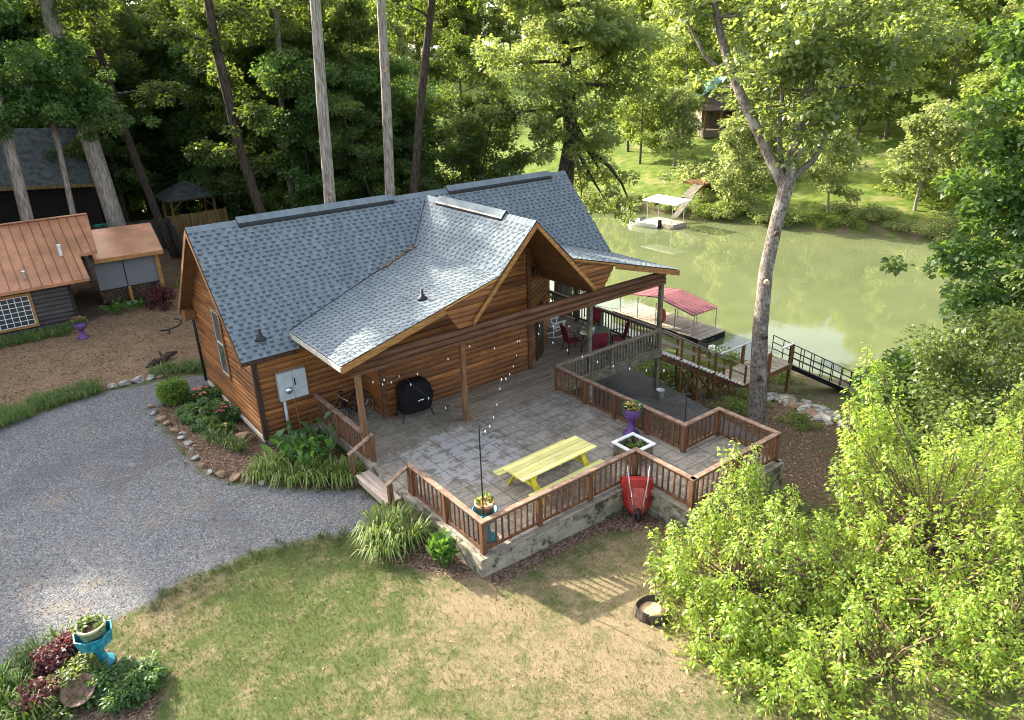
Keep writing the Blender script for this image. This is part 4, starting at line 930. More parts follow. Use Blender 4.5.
for i, (x, y, a, lb) in enumerate(((11.45, -1.25, R(75), 'maroon patio chair left of the glass table, nearest the white rocking chair'), (11.75, -2.35, R(150), 'maroon patio chair in front of the glass table, just behind the pale porch post'), (12.95, -2.2, R(230), 'maroon patio chair right of the glass table, closest to the grey green railing'), (12.95, -.75, R(300), 'maroon patio chair at the far side of the glass table, against the river railing'))):
    c = ch0 if i == 0 else copy_tree(ch0); c.location = (x, y, .004); c.rotation_euler = (0, 0, a); tag(c, lb, 'chair', GRP)
# bucket at the foot of the porch post
bk = empty('bucket', (13.72, -3.75, -1.797), 'white plastic bucket on the lower pad at the foot of the porch post', 'bucket')
with local(bk):
    mb = MB(); mb.lathe([(.12, 0), (.15, .34), (.16, .34), (.16, .36), (.14, .36), (.11, .02), (0, .02)], 16); mb.build('pail', MT['white'], bk, smooth=True)
    mb = MB(); mb.tube([(.15 * math.cos(a), -.03 - .13 * math.sin(a), .33 - .12 * math.sin(a)) for a in np.linspace(0, 3.14, 9)], .006, 5); mb.build('handle', MT['steel'], bk)
# string lights
def strand(name, pts, n, sag, label):
    r = empty(name, pts[0], label, 'string lights', 'string lights over the patio'); path = []
    for a, b in zip(pts[:-1], pts[1:]):
        a = Vector(a); b = Vector(b)
        for k in range(15): t = k / 14; path.append(a.lerp(b, t) + Vector((0, 0, -sag * 4 * t * (1 - t))))
    mb = MB(); mb.tube(path, .007, 4); mb.build('cable', MT['black'], r)
    k = (len(path) - 1) / (n + 1)
    sp = MB(); sp.lathe([(.0, -.04), (.015, -.033), (.022, -.016), (.019, 0), (.011, .018), (.008, .04), (0, .041)], 8, capb=False); proto = None
    for i in range(n):
        f = (i + .7) * k; j = int(f); p = path[j].lerp(path[min(j + 1, len(path) - 1)], f - j) - Vector((0, 0, .05))
        if proto is None:
            sp.v = [(p.x + x, p.y + y, p.z + z) for x, y, z in sp.v]; proto = sp.build('bulb', MT['bulb'], r, smooth=True); base = p.copy()
        else:
            o = proto.copy(); COL.objects.link(o); o.parent = r; o.location = proto.location + (p - base)
def light_pole(x, y, z0, z1, label):
    r = empty('light_pole', (x, y, z0), label, 'pole', 'poles of the string lights')
    mb = MB(); mb.tube([(x, y, z0), (x, y, z1)], .016, 6); mb.build('shaft', MT['black'], r); mb = MB(); mb.tube([(x, y, z1 - .02), (x + .05, y + .04, z1 + .06), (x + .1, y + .08, z1)], .008, 5); mb.build('hook', MT['black'], r)
light_pole(1.98, -8.72, 0, 3.05, 'thin black pole of the string lights at the turquoise planter corner')
light_pole(8.98, -8.70, -.9, 2.5, 'thin black pole of the string lights outside the river side railing corner')
strand('string_light', [(1.7, -3.47, 2.6), (5.2, -3.47, 2.62), (8.2, -3.47, 2.62), (10.5, -3.47, 2.62), (13.9, -3.47, 2.6)], 13, .42, 'strand of clear bulbs looped along the log beam of the porch')
strand('string_light', [(7.3, -3.47, 2.6), (4.6, -6.0, 2.55), (1.99, -8.7, 3.02)], 11, .5, 'strand of clear bulbs from the porch beam down to the pole at the turquoise planter')
strand('string_light', [(7.6, -3.47, 2.6), (8.97, -8.68, 2.48)], 9, .55, 'strand of clear bulbs from the porch beam to the pole by the river side railing')
strand('string_light', [(1.9, -3.47, 2.55), (3.4, -2.6, 1.9), (5.1, -3.45, .35)], 7, .25, 'strand of clear bulbs drooping beside the covered grill down the second porch post')

# ------------------------------------------------------------------ dark shed on the left
sh = empty('storage_shed', (-5.5, 19, H(-5.5, 17.5)), 'dark log shed with a copper brown metal roof and a white grid window', 'shed')
SG = -.4; YS = 17.2; XS = -2.6
mb = MB(); log_wall(mb, (0, YS, 0), (1, 0, 0), (0, -1, 0), [(-16, SG), (XS, SG), (XS, 1.75), (-16, 1.75)], ch=.2); mb.build('wall', MT['dlogx'], sh)
mb = MB(); log_wall(mb, (XS, 0, 0), (0, 1, 0), (1, 0, 0), [(YS, SG), (24.6, SG), (24.6, 1.75), (20.9, 3.6), (YS, 1.75)], ch=.2); mb.build('wall', MT['dlogy'], sh)
mb = MB(); mb.box(XS - .06, XS + .08, YS - .08, YS + .06, SG, 1.7); mb.build('corner_board', MT['dkwall'], sh)
RY, RZ, EY, EZ = 20.9, 3.86, 16.72, 1.72; sl = (RZ - EZ) / (RY - EY)
mb = MB(); ym = 18.3; zm = EZ + (ym - EY) * sl
mb.slab([(-17, EY, EZ), (-1.78, EY, EZ), (-1.78, ym, zm), (-17, ym, zm)], .06); mb.slab([(-17, ym, zm), (-1.02, ym, zm), (-.72, RY, RZ), (-17, RY, RZ)], .06)
mb.slab([(-.72, 25.1, EZ), (-17, 25.1, EZ), (-17, RY, RZ), (-.72, RY, RZ)], .06)
seam_mb = MB()
for k in range(40):
    x = -16.8 + k * .40
    if x < -1.8: seam_mb.beam((x, EY, EZ + .012), (x, RY, RZ + .012), .03, .028)
    elif x < -1.0: seam_mb.beam((x, ym, zm + .012), (x, RY, RZ + .012), .03, .028)
srf = mb.build('roof', MT['copper'], sh); seam_mb.build('seam', MT['seam'], srf)
mb = MB(); mb.beam((-17, RY, RZ + .03), (-.7, RY, RZ + .03), .22, .04); mb.build('ridge_cap', MT['copper'], srf)
mb = MB(); mb.beam((-17, EY - .015, EZ - .07), (-1.76, EY - .015, EZ - .07), .03, .13); mb.beam((-1.76, EY, EZ - .06), (-1.76, ym, zm - .06), .03, .13); mb.beam((-1.78, ym - .02, zm - .07), (-1.0, ym - .02, zm - .07), .03, .13); mb.beam((-1.0, ym, zm - .06), (-.70, RY, RZ - .06), .03, .13); mb.build('fascia', MT['copper'], sh)
for x, y, h, m, r in ((-2.45, 18.35, .42, 'canopyw', .07), (-4.1, 17.3, .25, 'steel', .06)): mb = MB(); mb.lathe([(r, 0), (r, h), (r * 1.5, h + .02), (r * 1.5, h + .1), (0, h + .12)], 10, (x, y, EZ + (y - EY) * sl)); mb.build('vent_pipe', MT[m], sh, smooth=False)
mb = MB(); x0, x1, z0, z1 = -6.6, -4.22, .0, 1.32
for a in ((x0 - .12, x1 + .12, z1, z1 + .12), (x0 - .12, x1 + .12, z0 - .12, z0), (x0 - .12, x0, z0, z1), (x1, x1 + .12, z0, z1)): mb.box(a[0], a[1], YS - .10, YS - .02, a[2], a[3])
sw = mb.build('window', MT['fascia'], sh)
mb = MB(); mb.box(x0, x1, YS - .07, YS - .055, z0, z1); mb.build('pane', MT['glass'], sw)
mb = MB()
for k in range(10): x = x0 + .01 + (x1 - x0 - .02) * k / 9; mb.box(x - .014, x + .014, YS - .088, YS - .071, z0, z1)
for k in range(7): z = z0 + .01 + (z1 - z0 - .02) * k / 6; mb.box(x0, x1, YS - .098, YS - .0885, z - .014, z + .014)
mb.build('muntin', MT['white'], sw)
# screened lean-to of the shed
lt = empty('screened_lean_to', (.2, 20, -.3), 'screened lean-to with a flat copper roof and lattice skirt beside the dark shed', 'porch')
mb = MB(); mb.slab([(-1.15, 18.9, 2.0), (1.95, 18.9, 1.95), (2.3, 22.4, 2.75), (-.9, 22.4, 2.8)], .06); mb.build('roof', MT['copper'], lt)
mb = MB(); mb.beam((-1.15, 18.86, 1.9), (1.95, 18.86, 1.85), .04, .16); mb.beam((1.97, 18.9, 1.86), (2.32, 22.4, 2.66), .04, .16); mb.build('fascia', MT['fascia'], lt)
def m_screen():
    m, nt, out = mat_new('grey_insect_screen'); n = noise(nt, geopos(nt), 24, 4, .7); c = mixc(nt, n, (.05, .052, .055), (.30, .31, .32)); finish(nt, out, c, .7, spec=.3); return m
MT['screen'] = m_screen()
mb = MB(); mb.box(-1.15, 1.62, 19.38, 19.41, .34, 1.9); mb.box(1.62, 1.65, 19.42, 22.2, .34, 1.93); mb.build('screen', MT['screen'], lt)
for x in (.12,): mb = MB(); mb.box(x - .02, x + .02, 19.34, 19.375, .34, 1.9); mb.build('mullion', MT['dkwall'], lt)
for x, w in ((1.68, .09), (.15, .07)): mb = MB(); mb.box(x - w, x + w, 19.24, 19.33, -.4, 1.85 if x > 1 else .34); mb.build('post', MT['fascia'], lt)
mb = MB(); mb.box(-1.15, 1.7, 19.5, 19.55, -.4, .33); mb.build('skirt_backing', MT['cover'], lt)
mb = MB()
for k in range(26):
    x = -1.5 + k * .125
    for s in (-1, 1):
        a = Vector((x, 19.42 + .012 * s, -.35)); b = a + Vector((s * .66, 0, .66))
        for q in (a, b):
            pass
        mb.beam((min(max(a.x, -1.15), 1.6), a.y, a.z), (min(max(b.x, -1.15), 1.6), b.y, b.z), .012, .04, (0, 1, 0))
mb.build('lattice', MT['railtop'], lt)
# fences behind
def board_fence(name, a, b, h, m, label):
    a = Vector((*a, H(*a) - .05)); b = Vector((*b, H(*b) - .05)); r = empty(name, (a + b) / 2, label, 'fence', 'board fences behind the shed'); d = (b - a); L = d.length; d.normalize()
    mb = MB(); n = int(L / .15)
    for k in range(n):
        p = a + d * (k * L / n); q = a + d * ((k + .93) * L / n); hh = h + random.uniform(-.02, .02); mb.beam(p + Vector((0, 0, hh / 2)), q + Vector((0, 0, hh / 2)), .02, hh, val=random.random())
    mb.build('board_panel', MT[m], r)
    nb = Vector((-d.y, d.x, 0)) * .05
    for k in range(int(L / 2.4) + 2):
        p = a + d * min(L, k * 2.4) + nb; mb = MB(); mb.box(p.x - .05, p.x + .05, p.y - .05, p.y + .05, a.z, a.z + h); mb.build('post', MT[m], r)
board_fence('board_fence', (4.9, 30), (8.6, 30.2), 2.05, 'fence', 'tan wooden board fence behind the cabin, in front of the gazebo')
board_fence('board_fence', (4.85, 30), (-2.5, 31), 2.0, 'fencedk', 'dark wooden board fence running behind the shed and the teal lid')
board_fence('board_fence', (4.85, 29.9), (3.9, 23.0), 1.9, 'fencedk', 'dark wooden board fence running forward from the tan fence corner')
gz = empty('gazebo', (7.3, 34.3, H(7.3, 34.3)), 'wooden gazebo with braced posts and a dark roof behind the tan fence', 'gazebo')
g0 = H(7.3, 34.3)
with local(gz):
    for x in (-1.4, 1.4):
        for y in (-1.2, 1.2):
            mb = MB(); mb.box(x - .08, x + .08, y - .08, y + .08, 0, 2.3); mb.build('post', MT['fence'], gz)
            mb = MB(); mb.beam((x, y, 1.6), (x - math.copysign(.6, x), y, 2.2), .07, .09, (0, 1, 0)); mb.build('brace', MT['fence'], gz)
    mb = MB()
    for y in (-1.2, 1.2): mb.box(-1.6, 1.6, y - .05, y + .05, 2.25, 2.4)
    for x in (-1.4, 1.4): mb.box(x - .05, x + .05, -1.15, 1.15, 2.25, 2.4)
    mb.build('beam', MT['fence'], gz)
    mb = MB(); c = [(-1.9, -1.7, 2.42), (1.9, -1.7, 2.42), (1.9, 1.7, 2.42), (-1.9, 1.7, 2.42)]; t = (0, 0, 3.5); mb.add(c + [t], [(0, 1, 4), (1, 2, 4), (2, 3, 4), (3, 0, 4), (3, 2, 1, 0)]); mb.build('roof', MT['dkroof'], gz)
    mb = MB(); mb.box(-1.6, 1.6, -1.4, 1.4, -.3, .02); mb.build('floor', MT['fence'], gz)
nbh = empty('outbuilding', (-2, 38.5, 1), 'long dark outbuilding with a dull green grey roof among the left trees', 'building')
mb = MB(); mb.box(-14, 2.2, 37.2, 42, .4, 3.9); mb.build('wall', MT['dkwall'], nbh)
mb = MB(); mb.slab([(-15, 35.6, 4.6), (2.2, 35.6, 3.4), (2.4, 40, 6.7), (-15, 40, 7.9)], .12); mb.slab([(2.4, 44.4, 3.5), (-15, 44.4, 4.6), (-15, 40, 7.9), (2.4, 40, 6.7)], .12); mb.build('roof', MT['dkroof'], nbh)
mb = MB(); mb.beam((-15, 35.56, 4.5), (2.2, 35.56, 3.3), .05, .2); mb.build('fascia', MT['fence'], nbh)
tl = empty('bin_lid', (1.5, 33.6, H(1.5, 33.6)), 'teal plastic storage bin showing just behind the shed roof', 'bin')
with local(tl):
    mb = MB(); mb.lathe([(.42, 0), (.5, .9), (.52, .9), (.52, 1.0)], 4, phase=.785, sx=1.1); mb.build('tub', MT['tealp'], tl); mb = MB(); mb.lathe([(.54, 1.0), (.5, 1.12), (.0, 1.2)], 4, phase=.785, sx=1.1, capb=True); mb.build('lid', MT['tealp'], tl)

# ------------------------------------------------------------------ river side
stair = empty('river_stair', (17, -3.4, -2), 'wooden stairs with a plank rail running down from the porch to the landing', 'stairs')
sx0, sz0, sx1, sz1 = 14.08, -.05, 19.6, -3.1; ya, yb = -3.42, -2.3
n = 22
for k in range(n):
    t = (k + .5) / n; x = sx0 + (sx1 - sx0) * t; z = sz0 + (sz1 - sz0) * t - .06; mb = MB(); mb.box(x - .12, x + .12, ya - .12, yb + .08, z - .02, z + .025); mb.build('tread', MT['treadw'], stair)
for y in (ya, yb):
    mb = MB(); mb.beam((sx0, y, sz0 - .24), (sx1, y, sz1 - .24), .06, .26); mb.build('stringer', MT['beam'], stair)
    mb = MB(); mb.beam((sx0, y - .05, sz0 + .86), (sx1, y - .05, sz1 + .86), .12, .04); mb.beam((sx0, y - .02, sz0 + .42), (sx1, y - .02, sz1 + .42), .03, .09); mb.build('hand_rail', MT['plank'], stair)
    for k in range(1, 6):
        t = k / 5; x = sx0 + (sx1 - sx0) * t; z = sz0 + (sz1 - sz0) * t; mb = MB(); mb.box(x - .05, x + .05, y - .09, y - .03, H(x, y) - .1, z + .85); mb.build('post', MT['soffit'], stair)
for k in (1, 2, 3):
    t = k / 5; x = sx0 + (sx1 - sx0) * t; x2 = x + 1.1; z = sz0 + (sz1 - sz0) * t - .4; mb = MB(); mb.beam((x, ya - .02, z), (x2, ya - .02, H(x2, ya) + .2), .04, .09, (0, 1, 0)); mb.beam((x2, ya - .02, z - .62), (x, ya - .02, H(x, ya) + .2), .04, .09, (0, 1, 0)); mb.build('brace', MT['soffit'], stair)
land = empty('landing_platform', (21.4, -2.85, -4), 'grey plank landing with a white top rail at the foot of the porch stairs', 'platform')
mb = MB(); x = 19.65
while x < 23.2: mb.box(x, x + .13, -3.5, -2.0, -3.15, -3.11, random.random()); x += .14
mb.build('deck', MT['plank'], land)
for x in (19.75, 21.4, 23.1):
    for y in (-3.45, -2.05): mb = MB(); mb.box(x - .06, x + .06, y - .06, y + .06, H(x, y) - .1, -2.15 if x > 19.8 else -3.15); mb.build('post', MT['soffit'], land)
mb = MB(); mb.beam((19.7, -2.05, -2.15), (23.2, -2.05, -2.15), .12, .05); mb.build('top_rail', MT['treadw'], land); mb = MB(); mb.beam((22.3, -3.45, -2.15), (23.2, -3.45, -2.15), .12, .05); mb.build('top_rail', MT['white'], land)
mb = MB(); mb.beam((19.7, -3.5, -3.26), (23.2, -3.5, -3.26), .05, .2); mb.beam((23.2, -3.5, -3.26), (23.2, -2.0, -3.26), .05, .2); mb.build('joist', MT['soffit'], land)
gw = empty('gangway', (25.8, -3.8, -4.6), 'sloping gangway with dark green tube railings down to the floating dock', 'gangway')
A = Vector((23.2, -2.85, -3.12)); B = Vector((28.4, -4.35, -6.05)); d = (B - A).normalized(); sd = Vector((-d.y, d.x, 0)).normalized()
mb = MB()
for k in range(34): p = A.lerp(B, (k + .5) / 34); mb.obox(p, d * .075, sd * .55, d.cross(sd) * .015, random.random())
mb.build('walkway', MT['plank'], gw)
for s in (-1, 1):
    o = sd * (.58 * s); mb = MB(); mb.beam(A + o - Vector((0, 0, .12)), B + o - Vector((0, 0, .12)), .06, .2); mb.build('side_beam', MT['cover'], gw)
    mb = MB()
    for hh in (1.0, .66, .34): mb.tube([A + o + Vector((0, 0, hh)), B + o + Vector((0, 0, hh))], .024, 6)
    mb.build('railing', MT['dgreen'], gw)
    for k in range(9): p = A.lerp(B, k / 8) + o; mb = MB(); mb.tube([p, p + Vector((0, 0, 1.0))], .024, 6); mb.build('railing_post', MT['dgreen'], gw)
fd = empty('floating_dock', (29.3, -5.0, WATER_Z), 'pale floating dock platform at the lower end of the green gangway', 'dock')
mb = MB()
for k in range(22): mb.obox((28.2 + k * .14, -5.0, -6.12), (.066, 0, 0), (0, 1.5, 0), (0, 0, .02), random.random())
mb.build('deck', MT['plank'], fd); mb = MB(); mb.box(28.15, 31.2, -6.45, -3.55, -6.75, -6.145); mb.build('float', MT['steel'], fd)
mb = MB(); mb.lathe([(.5, 0), (.52, .1), (.3, .16), (0, .17)], 20, (29.6, -4.6, -6.1), sx=1.6); mb.build('tub', MT['canopyw'], fd)
bd = empty('boat_dock', (30.2, 9.8, WATER_Z), 'covered boat dock with a faded red metal roof on thin posts', 'dock')
DX0, DX1, DY0, DY1, DZ = 28.5, 31.0, 5.8, 13.4, -6.05
mb = MB(); y = DY0
while y < DY1: mb.box(DX0, DX1, y, y + .145, DZ - .04, DZ, random.random()); y += .15
mb.build('deck', MT['plank'], bd); mb = MB(); mb.box(DX0 + .02, DX1 - .02, DY0 + .02, DY1, DZ - .5, DZ - .045); mb.build('float', MT['cover'], bd)
for x in (DX0 + .15, DX1 - .15):
    for y in (6.5, 8.0, 9.6, 11.2, 12.8): mb = MB(); mb.tube([(x, y, DZ), (x, y, DZ + 1.42)], .04, 6); mb.build('post', MT['steel'], bd)
mb = MB(); ry = 9.3; zt = DZ + 1.44; ya_, yb_ = 6.4, 12.9; xa_, xb_ = DX0 - .1, DX1 - .25
mb.slab([(xa_, ya_, zt), (xb_, ya_, zt), (xb_, ry, zt + .5), (xa_, ry, zt + .5)], .05); mb.slab([(xb_, yb_, zt + .02), (xa_, yb_, zt + .02), (xa_, ry, zt + .5), (xb_, ry, zt + .5)], .05)
for k in range(8):
    x = xa_ + .03 + k * .345; mb.beam((x, ya_, zt + .012), (x, ry, zt + .512), .03, .03); mb.beam((x, yb_, zt + .03), (x, ry, zt + .512), .03, .03)
mb.build('roof', MT['redroof'], bd)
vt = empty('life_jacket', (28.5, 8.9, DZ + .4), 'bright red life jacket hanging on a post of the red roofed dock', 'life jacket')
mb = MB(); mb.lathe([(.10, .0), (.25, .1), (.28, .5), (.22, .75), (.12, .9), (0, .95)], 12, (28.5, 8.9, DZ + .3), sy=.6); mb.build('vest', MT['red'], vt, smooth=True)
jk = empty('jet_ski', (27.6, 4.2, WATER_Z), 'dark personal watercraft with a pale seat moored below the stairs', 'boat')
with local(jk):
    mb = MB(); secs = [(-1.3, .42, .35), (-.6, .5, .42), (.3, .5, .5), (1.0, .36, .55), (1.5, .08, .6)]; vs_ = []; fs = []
    for x, w, h in secs: vs_ += [(x, -w * .6, -.1), (x, -w, .25), (x, -w * .6, h), (x, w * .6, h), (x, w, .25), (x, w * .6, -.1)]
    for i in range(4):
        for k in range(6): fs.append((i*6+k, i*6+(k+1) % 6, (i+1)*6+(k+1) % 6, (i+1)*6+k))
    fs += [tuple(range(6))[::-1], tuple(24 + k for k in range(6))]; mb.add(vs_, fs); mb.build('hull', MT['cover'], jk, bevel=.03)
    mb = MB(); mb.box(-1.0, .2, -.18, .18, .42, .78); mb.build('seat', MT['canopyw'], jk, bevel=.06); mb = MB(); mb.tube([(.45, -.4, 1.0), (.6, 0, .85), (.45, .4, 1.0)], .03, 6); mb.build('handlebar', MT['black'], jk)
jk.rotation_euler = (0, 0, R(70))
bp_ = empty('brush_pile', (14.9, -1.9, -1.9), 'pile of pale broken branches on the ground beside the porch post and stairs', 'brush pile')
rs = np.random.default_rng(400); mb = MB()
for i in range(70):
    x, y = 15.1 + rs.normal(0, .55), -1.6 + rs.normal(0, .8); z = H(x, y) + rs.uniform(.02, .5); a = rs.uniform(0, 6.28); l = rs.uniform(.3, .9); q = rs.uniform(-.3, .45); mb.tube([(x, y, z), (x + l * math.cos(a), y + l * math.sin(a), z + q * l)], [rs.uniform(.012, .035), .008], 5, val=rs.uniform(0, 1))
bpm = mb.build('branches', MT['stepwood'], bp_); bpm['kind'] = 'stuff'
# far bank
fdk = empty('far_boat_dock', (53, 31, WATER_Z), 'white roofed boat dock across the river with a pale gangplank', 'dock')
mb = MB(); mb.box(52.0, 54.2, 28.2, 32.2, -6.5, -6.1); mb.build('deck', MT['plank'], fdk)
for x in (52.2, 54.0):
    for y in (28.5, 31.9): mb = MB(); mb.tube([(x, y, -6), (x, y, -3.95)], .05, 6); mb.build('post', MT['steel'], fdk)
mb = MB(); mb.slab([(51.9, 27.9, -3.95), (54.4, 27.9, -3.75), (54.4, 32.4, -3.75), (51.9, 32.4, -3.95)], .1); mb.build('roof', MT['canopyw'], fdk)
mb = MB(); mb.beam((54.2, 30, -6.0), (58.6, 31.2, -4.2), .7, .1); mb.build('gangplank', MT['greywood'], fdk)
fb = empty('motor_boat', (51.2, 31.4, WATER_Z), 'small pale motor boat moored beside the white roofed dock', 'boat')
with local(fb):
    mb = MB(); vs_ = []; fs = []
    secs = [(-2.2, .9), (0, 1.0), (1.4, .75), (2.4, .08)]
    for x, w in secs: vs_ += [(x, -w * .5, -.2), (x, -w, .7), (x, -w * .85, .7), (x, -w * .5, .3), (x, w * .5, .3), (x, w * .85, .7), (x, w, .7), (x, w * .5, -.2)]
    for i in range(3):
        for k in range(8): fs.append((i*8+k, i*8+(k+1) % 8, (i+1)*8+(k+1) % 8, (i+1)*8+k))
    fs += [tuple(range(8))[::-1], tuple(24+k for k in range(8))]; mb.add(vs_, fs); mb.build('hull', MT['canopyw'], fb)
    mb = MB(); mb.box(-2.5, -2.2, -.25, .25, -.1, 1.1); mb.build('outboard_motor', MT['cover'], fb); mb = MB(); mb.box(.1, .3, -.5, .5, .7, 1.2); mb.build('windscreen', MT['glass'], fb)
fb.rotation_euler = (0, 0, R(100)); fb.scale = (.8, .8, .75)
fs_ = empty('bank_stair', (63, 33, -4), 'brown timber stair and deck on the far bank above the white dock', 'stairs')
mb = MB(); mb.box(61.0, 66.0, 31.6, 34.6, -3.6, -3.4); mb.build('deck', MT['soffit'], fs_)
for x in (61.2, 63.5, 65.8): mb = MB(); mb.box(x - .08, x + .08, 31.7, 31.86, H(x, 31.8) - .2, -2.5); mb.build('post', MT['soffit'], fs_)
mb = MB(); mb.beam((61, 31.75, -2.5), (66, 31.75, -2.5), .1, .1); mb.beam((61, 31.75, -3.0), (66, 31.75, -3.0), .05, .1); mb.build('railing', MT['soffit'], fs_)
mb = MB(); mb.beam((58.3, 31.9, -4.6), (61.2, 32.4, -3.5), 1.2, .15); mb.build('ramp', MT['greywood'], fs_)
fh = empty('hillside_cabin', (84, 48, H(84, 48)), 'distant brown cabin with a blue green roof half hidden on the far hill', 'cabin'); fz = H(84, 48)
with local(fh):
    mb = MB(); mb.box(-2.8, 2.8, -2.2, 2.2, -1, 4.6); mb.build('wall', MT['fwall'], fh)
    mb = MB(); mb.slab([(-3.4, -2.9, 4.3), (0, -2.9, 6.8), (0, 2.9, 6.8), (-3.4, 2.9, 4.3)], .15); mb.slab([(0, -2.9, 6.8), (3.4, -2.9, 4.3), (3.4, 2.9, 4.3), (0, 2.9, 6.8)], .15); mb.build('roof', MT['froof'], fh)
    mb = MB(); mb.slab([(-3.2, -5.0, 2.7), (3.2, -5.0, 2.7), (3.2, -2.2, 3.4), (-3.2, -2.2, 3.4)], .15); mb.build('porch_roof', MT['fwall'], fh)
    for x in (-3, -.8, .8, 3): mb = MB(); mb.box(x - .12, x + .12, -4.9, -4.65, -1, 2.65); mb.build('porch_post', MT['soffit'], fh)
    for x in (-1.8, 1.2): mb = MB(); mb.box(x - .5, x + .5, -2.24, -2.2, .6, 2.2); mb.build('window', MT['glass'], fh)
    mb = MB(); mb.box(-3.2, 3.2, -5, -2.25, -.9, .05); mb.build('porch_floor', MT['fwall'], fh)
fh.rotation_euler = (0, 0, R(-37))

# ------------------------------------------------------------------ vegetation
MT['bark'] = m_bark('grey_brown_bark', (0.05, 0.04, 0.03), (0.20, 0.165, 0.125)); MT['barkdk'] = m_bark('dark_bark', (0.022, 0.018, 0.014), (0.085, 0.066, 0.05))
MT['barkpale'] = m_bark('pale_grey_bark', (0.13, 0.11, 0.09), (0.36, 0.32, 0.27), (6, 6, 1.0)); MT['barksyc'] = m_bark('mottled_grey_bark', (0.06, 0.05, 0.04), (0.22, 0.19, 0.155), (6, 6, 3.2), patch=(0.29, 0.26, 0.22))
MT['lf_forest'] = m_leaf('forest_leaf', (0.024, 0.052, 0.012), (0.062, 0.115, 0.026), (0.24, 0.32, 0.03), .46)
MT['lf_mid'] = m_leaf('mid_green_leaf', (0.04, 0.10, 0.026), (0.095, 0.19, 0.05), (0.22, 0.36, 0.045), .44)
MT['lf_syc'] = m_leaf('large_pale_tree_leaf', (0.075, 0.135, 0.03), (0.19, 0.265, 0.085), (0.46, 0.54, 0.09), .52, gloss=.2)
MT['lf_maple'] = m_leaf('yellow_green_leaf', (0.13, 0.25, 0.022), (0.33, 0.44, 0.07), (0.62, 0.76, 0.09), .58, hue=(.34, .22, .05))
MT['lf_far'] = m_leaf('far_bank_leaf', (0.07, 0.125, 0.02), (0.165, 0.22, 0.045), (0.40, 0.48, 0.07), .5)
MT['lf_sage'] = m_leaf('pale_sage_leaf', (0.13, 0.175, 0.05), (0.26, 0.30, 0.105), (0.44, 0.50, 0.13), .48)
MT['lf_dark'] = m_leaf('dark_broad_leaf', (0.04, 0.095, 0.02), (0.09, 0.17, 0.045), (0.26, 0.40, 0.05), .46)
MT['lf_olive'] = m_leaf('olive_leaf', (0.05, 0.095, 0.02), (0.135, 0.18, 0.045), (0.28, 0.34, 0.05), .42)
MT['lf_lily'] = m_leaf('strap_leaf', (0.10, 0.17, 0.025), (0.27, 0.34, 0.085), (0.34, 0.44, 0.07), .4, hue=(.52, .46, .24))
MT['lf_canna'] = m_leaf('broad_garden_leaf', (0.03, 0.11, 0.015), (0.09, 0.22, 0.03), (0.18, 0.36, 0.03), .35, gloss=.2)
MT['lf_lir'] = m_leaf('dark_border_grass_leaf', (0.05, 0.11, 0.022), (0.17, 0.25, 0.06), (0.22, 0.32, 0.05), .38, hue=(.48, .46, .26))
MT['lf_red'] = m_leaf('dark_red_leaf', (0.07, 0.018, 0.022), (0.20, 0.055, 0.06), (0.3, 0.07, 0.06), .35)
MT['lf_shrub'] = m_leaf('bright_shrub_leaf', (0.07, 0.16, 0.018), (0.2, 0.30, 0.035), (0.30, 0.42, 0.04), .35)
MT['grassb'] = m_leaf('lawn_blade', (0.044, 0.078, 0.016), (0.115, 0.148, 0.04), (0.16, 0.21, 0.04), .3, gloss=.05, hue=(.30, .245, .14))
MT['dead'] = m_plain('dry_leaf', (0.20, 0.12, 0.065), 0.8, var=.5, scale=25)

def clump_cloud(rs, cl, per, flat=.62):
    """leaf positions and directions for clumps given as (x, y, z, r)"""
    C_ = np.asarray(cl, float); out_p = []; out_d = []
    for x, y, z, r in C_:
        n = max(4, int(per * (r ** 1.7)))
        d = rs.normal(0, 1, (n, 3)); d /= np.linalg.norm(d, axis=1, keepdims=True); q = rs.uniform(0, 1, n) ** .45
        p = d * q[:, None] * r * np.array([1, 1, flat]); out_p.append(p + np.array([x, y, z])); dd = d + rs.normal(0, .5, (n, 3)); dd[:, 2] = dd[:, 2] * .5 - .15; out_d.append(dd)
    return np.concatenate(out_p), np.concatenate(out_d)
def crown_mesh(name, cl, per, L, W, m, seed, flat=.62, droop=.2, nr=.55):
    rs = np.random.default_rng(seed); P, D = clump_cloud(rs, cl, per, flat); N = rs.normal(0, nr, (len(P), 3)) + np.array([0, 0, 1.0])
    Ls = L * rs.uniform(.65, 1.3, len(P)); V, F = leaf_verts(P, D, N, Ls, W * Ls / L, .25, droop)
    return fast_mesh(name, V, F, rs.uniform(0, 1, len(F)), m)
def limb(mb, a, b, r0, r1, rs, bend=.12, n=6, seg=5):
    a = np.array(a, float); b = np.array(b, float); L = np.linalg.norm(b - a); off = rs.normal(0, bend * L, 3); off[2] = abs(off[2]) * .5
    pts = []; rad = []
    for k in range(seg + 1):
        t = k / seg; pts.append(a + (b - a) * t + off * 4 * t * (1 - t) * .5); rad.append(r0 + (r1 - r0) * t)
    mb.tube(pts, rad, n, caps=False); return pts
def path_at(pts, t):
    t = max(0, min(.9999, t)) * (len(pts) - 1); i = int(t); f = t - i; return np.array(pts[i]) * (1 - f) + np.array(pts[i + 1]) * f
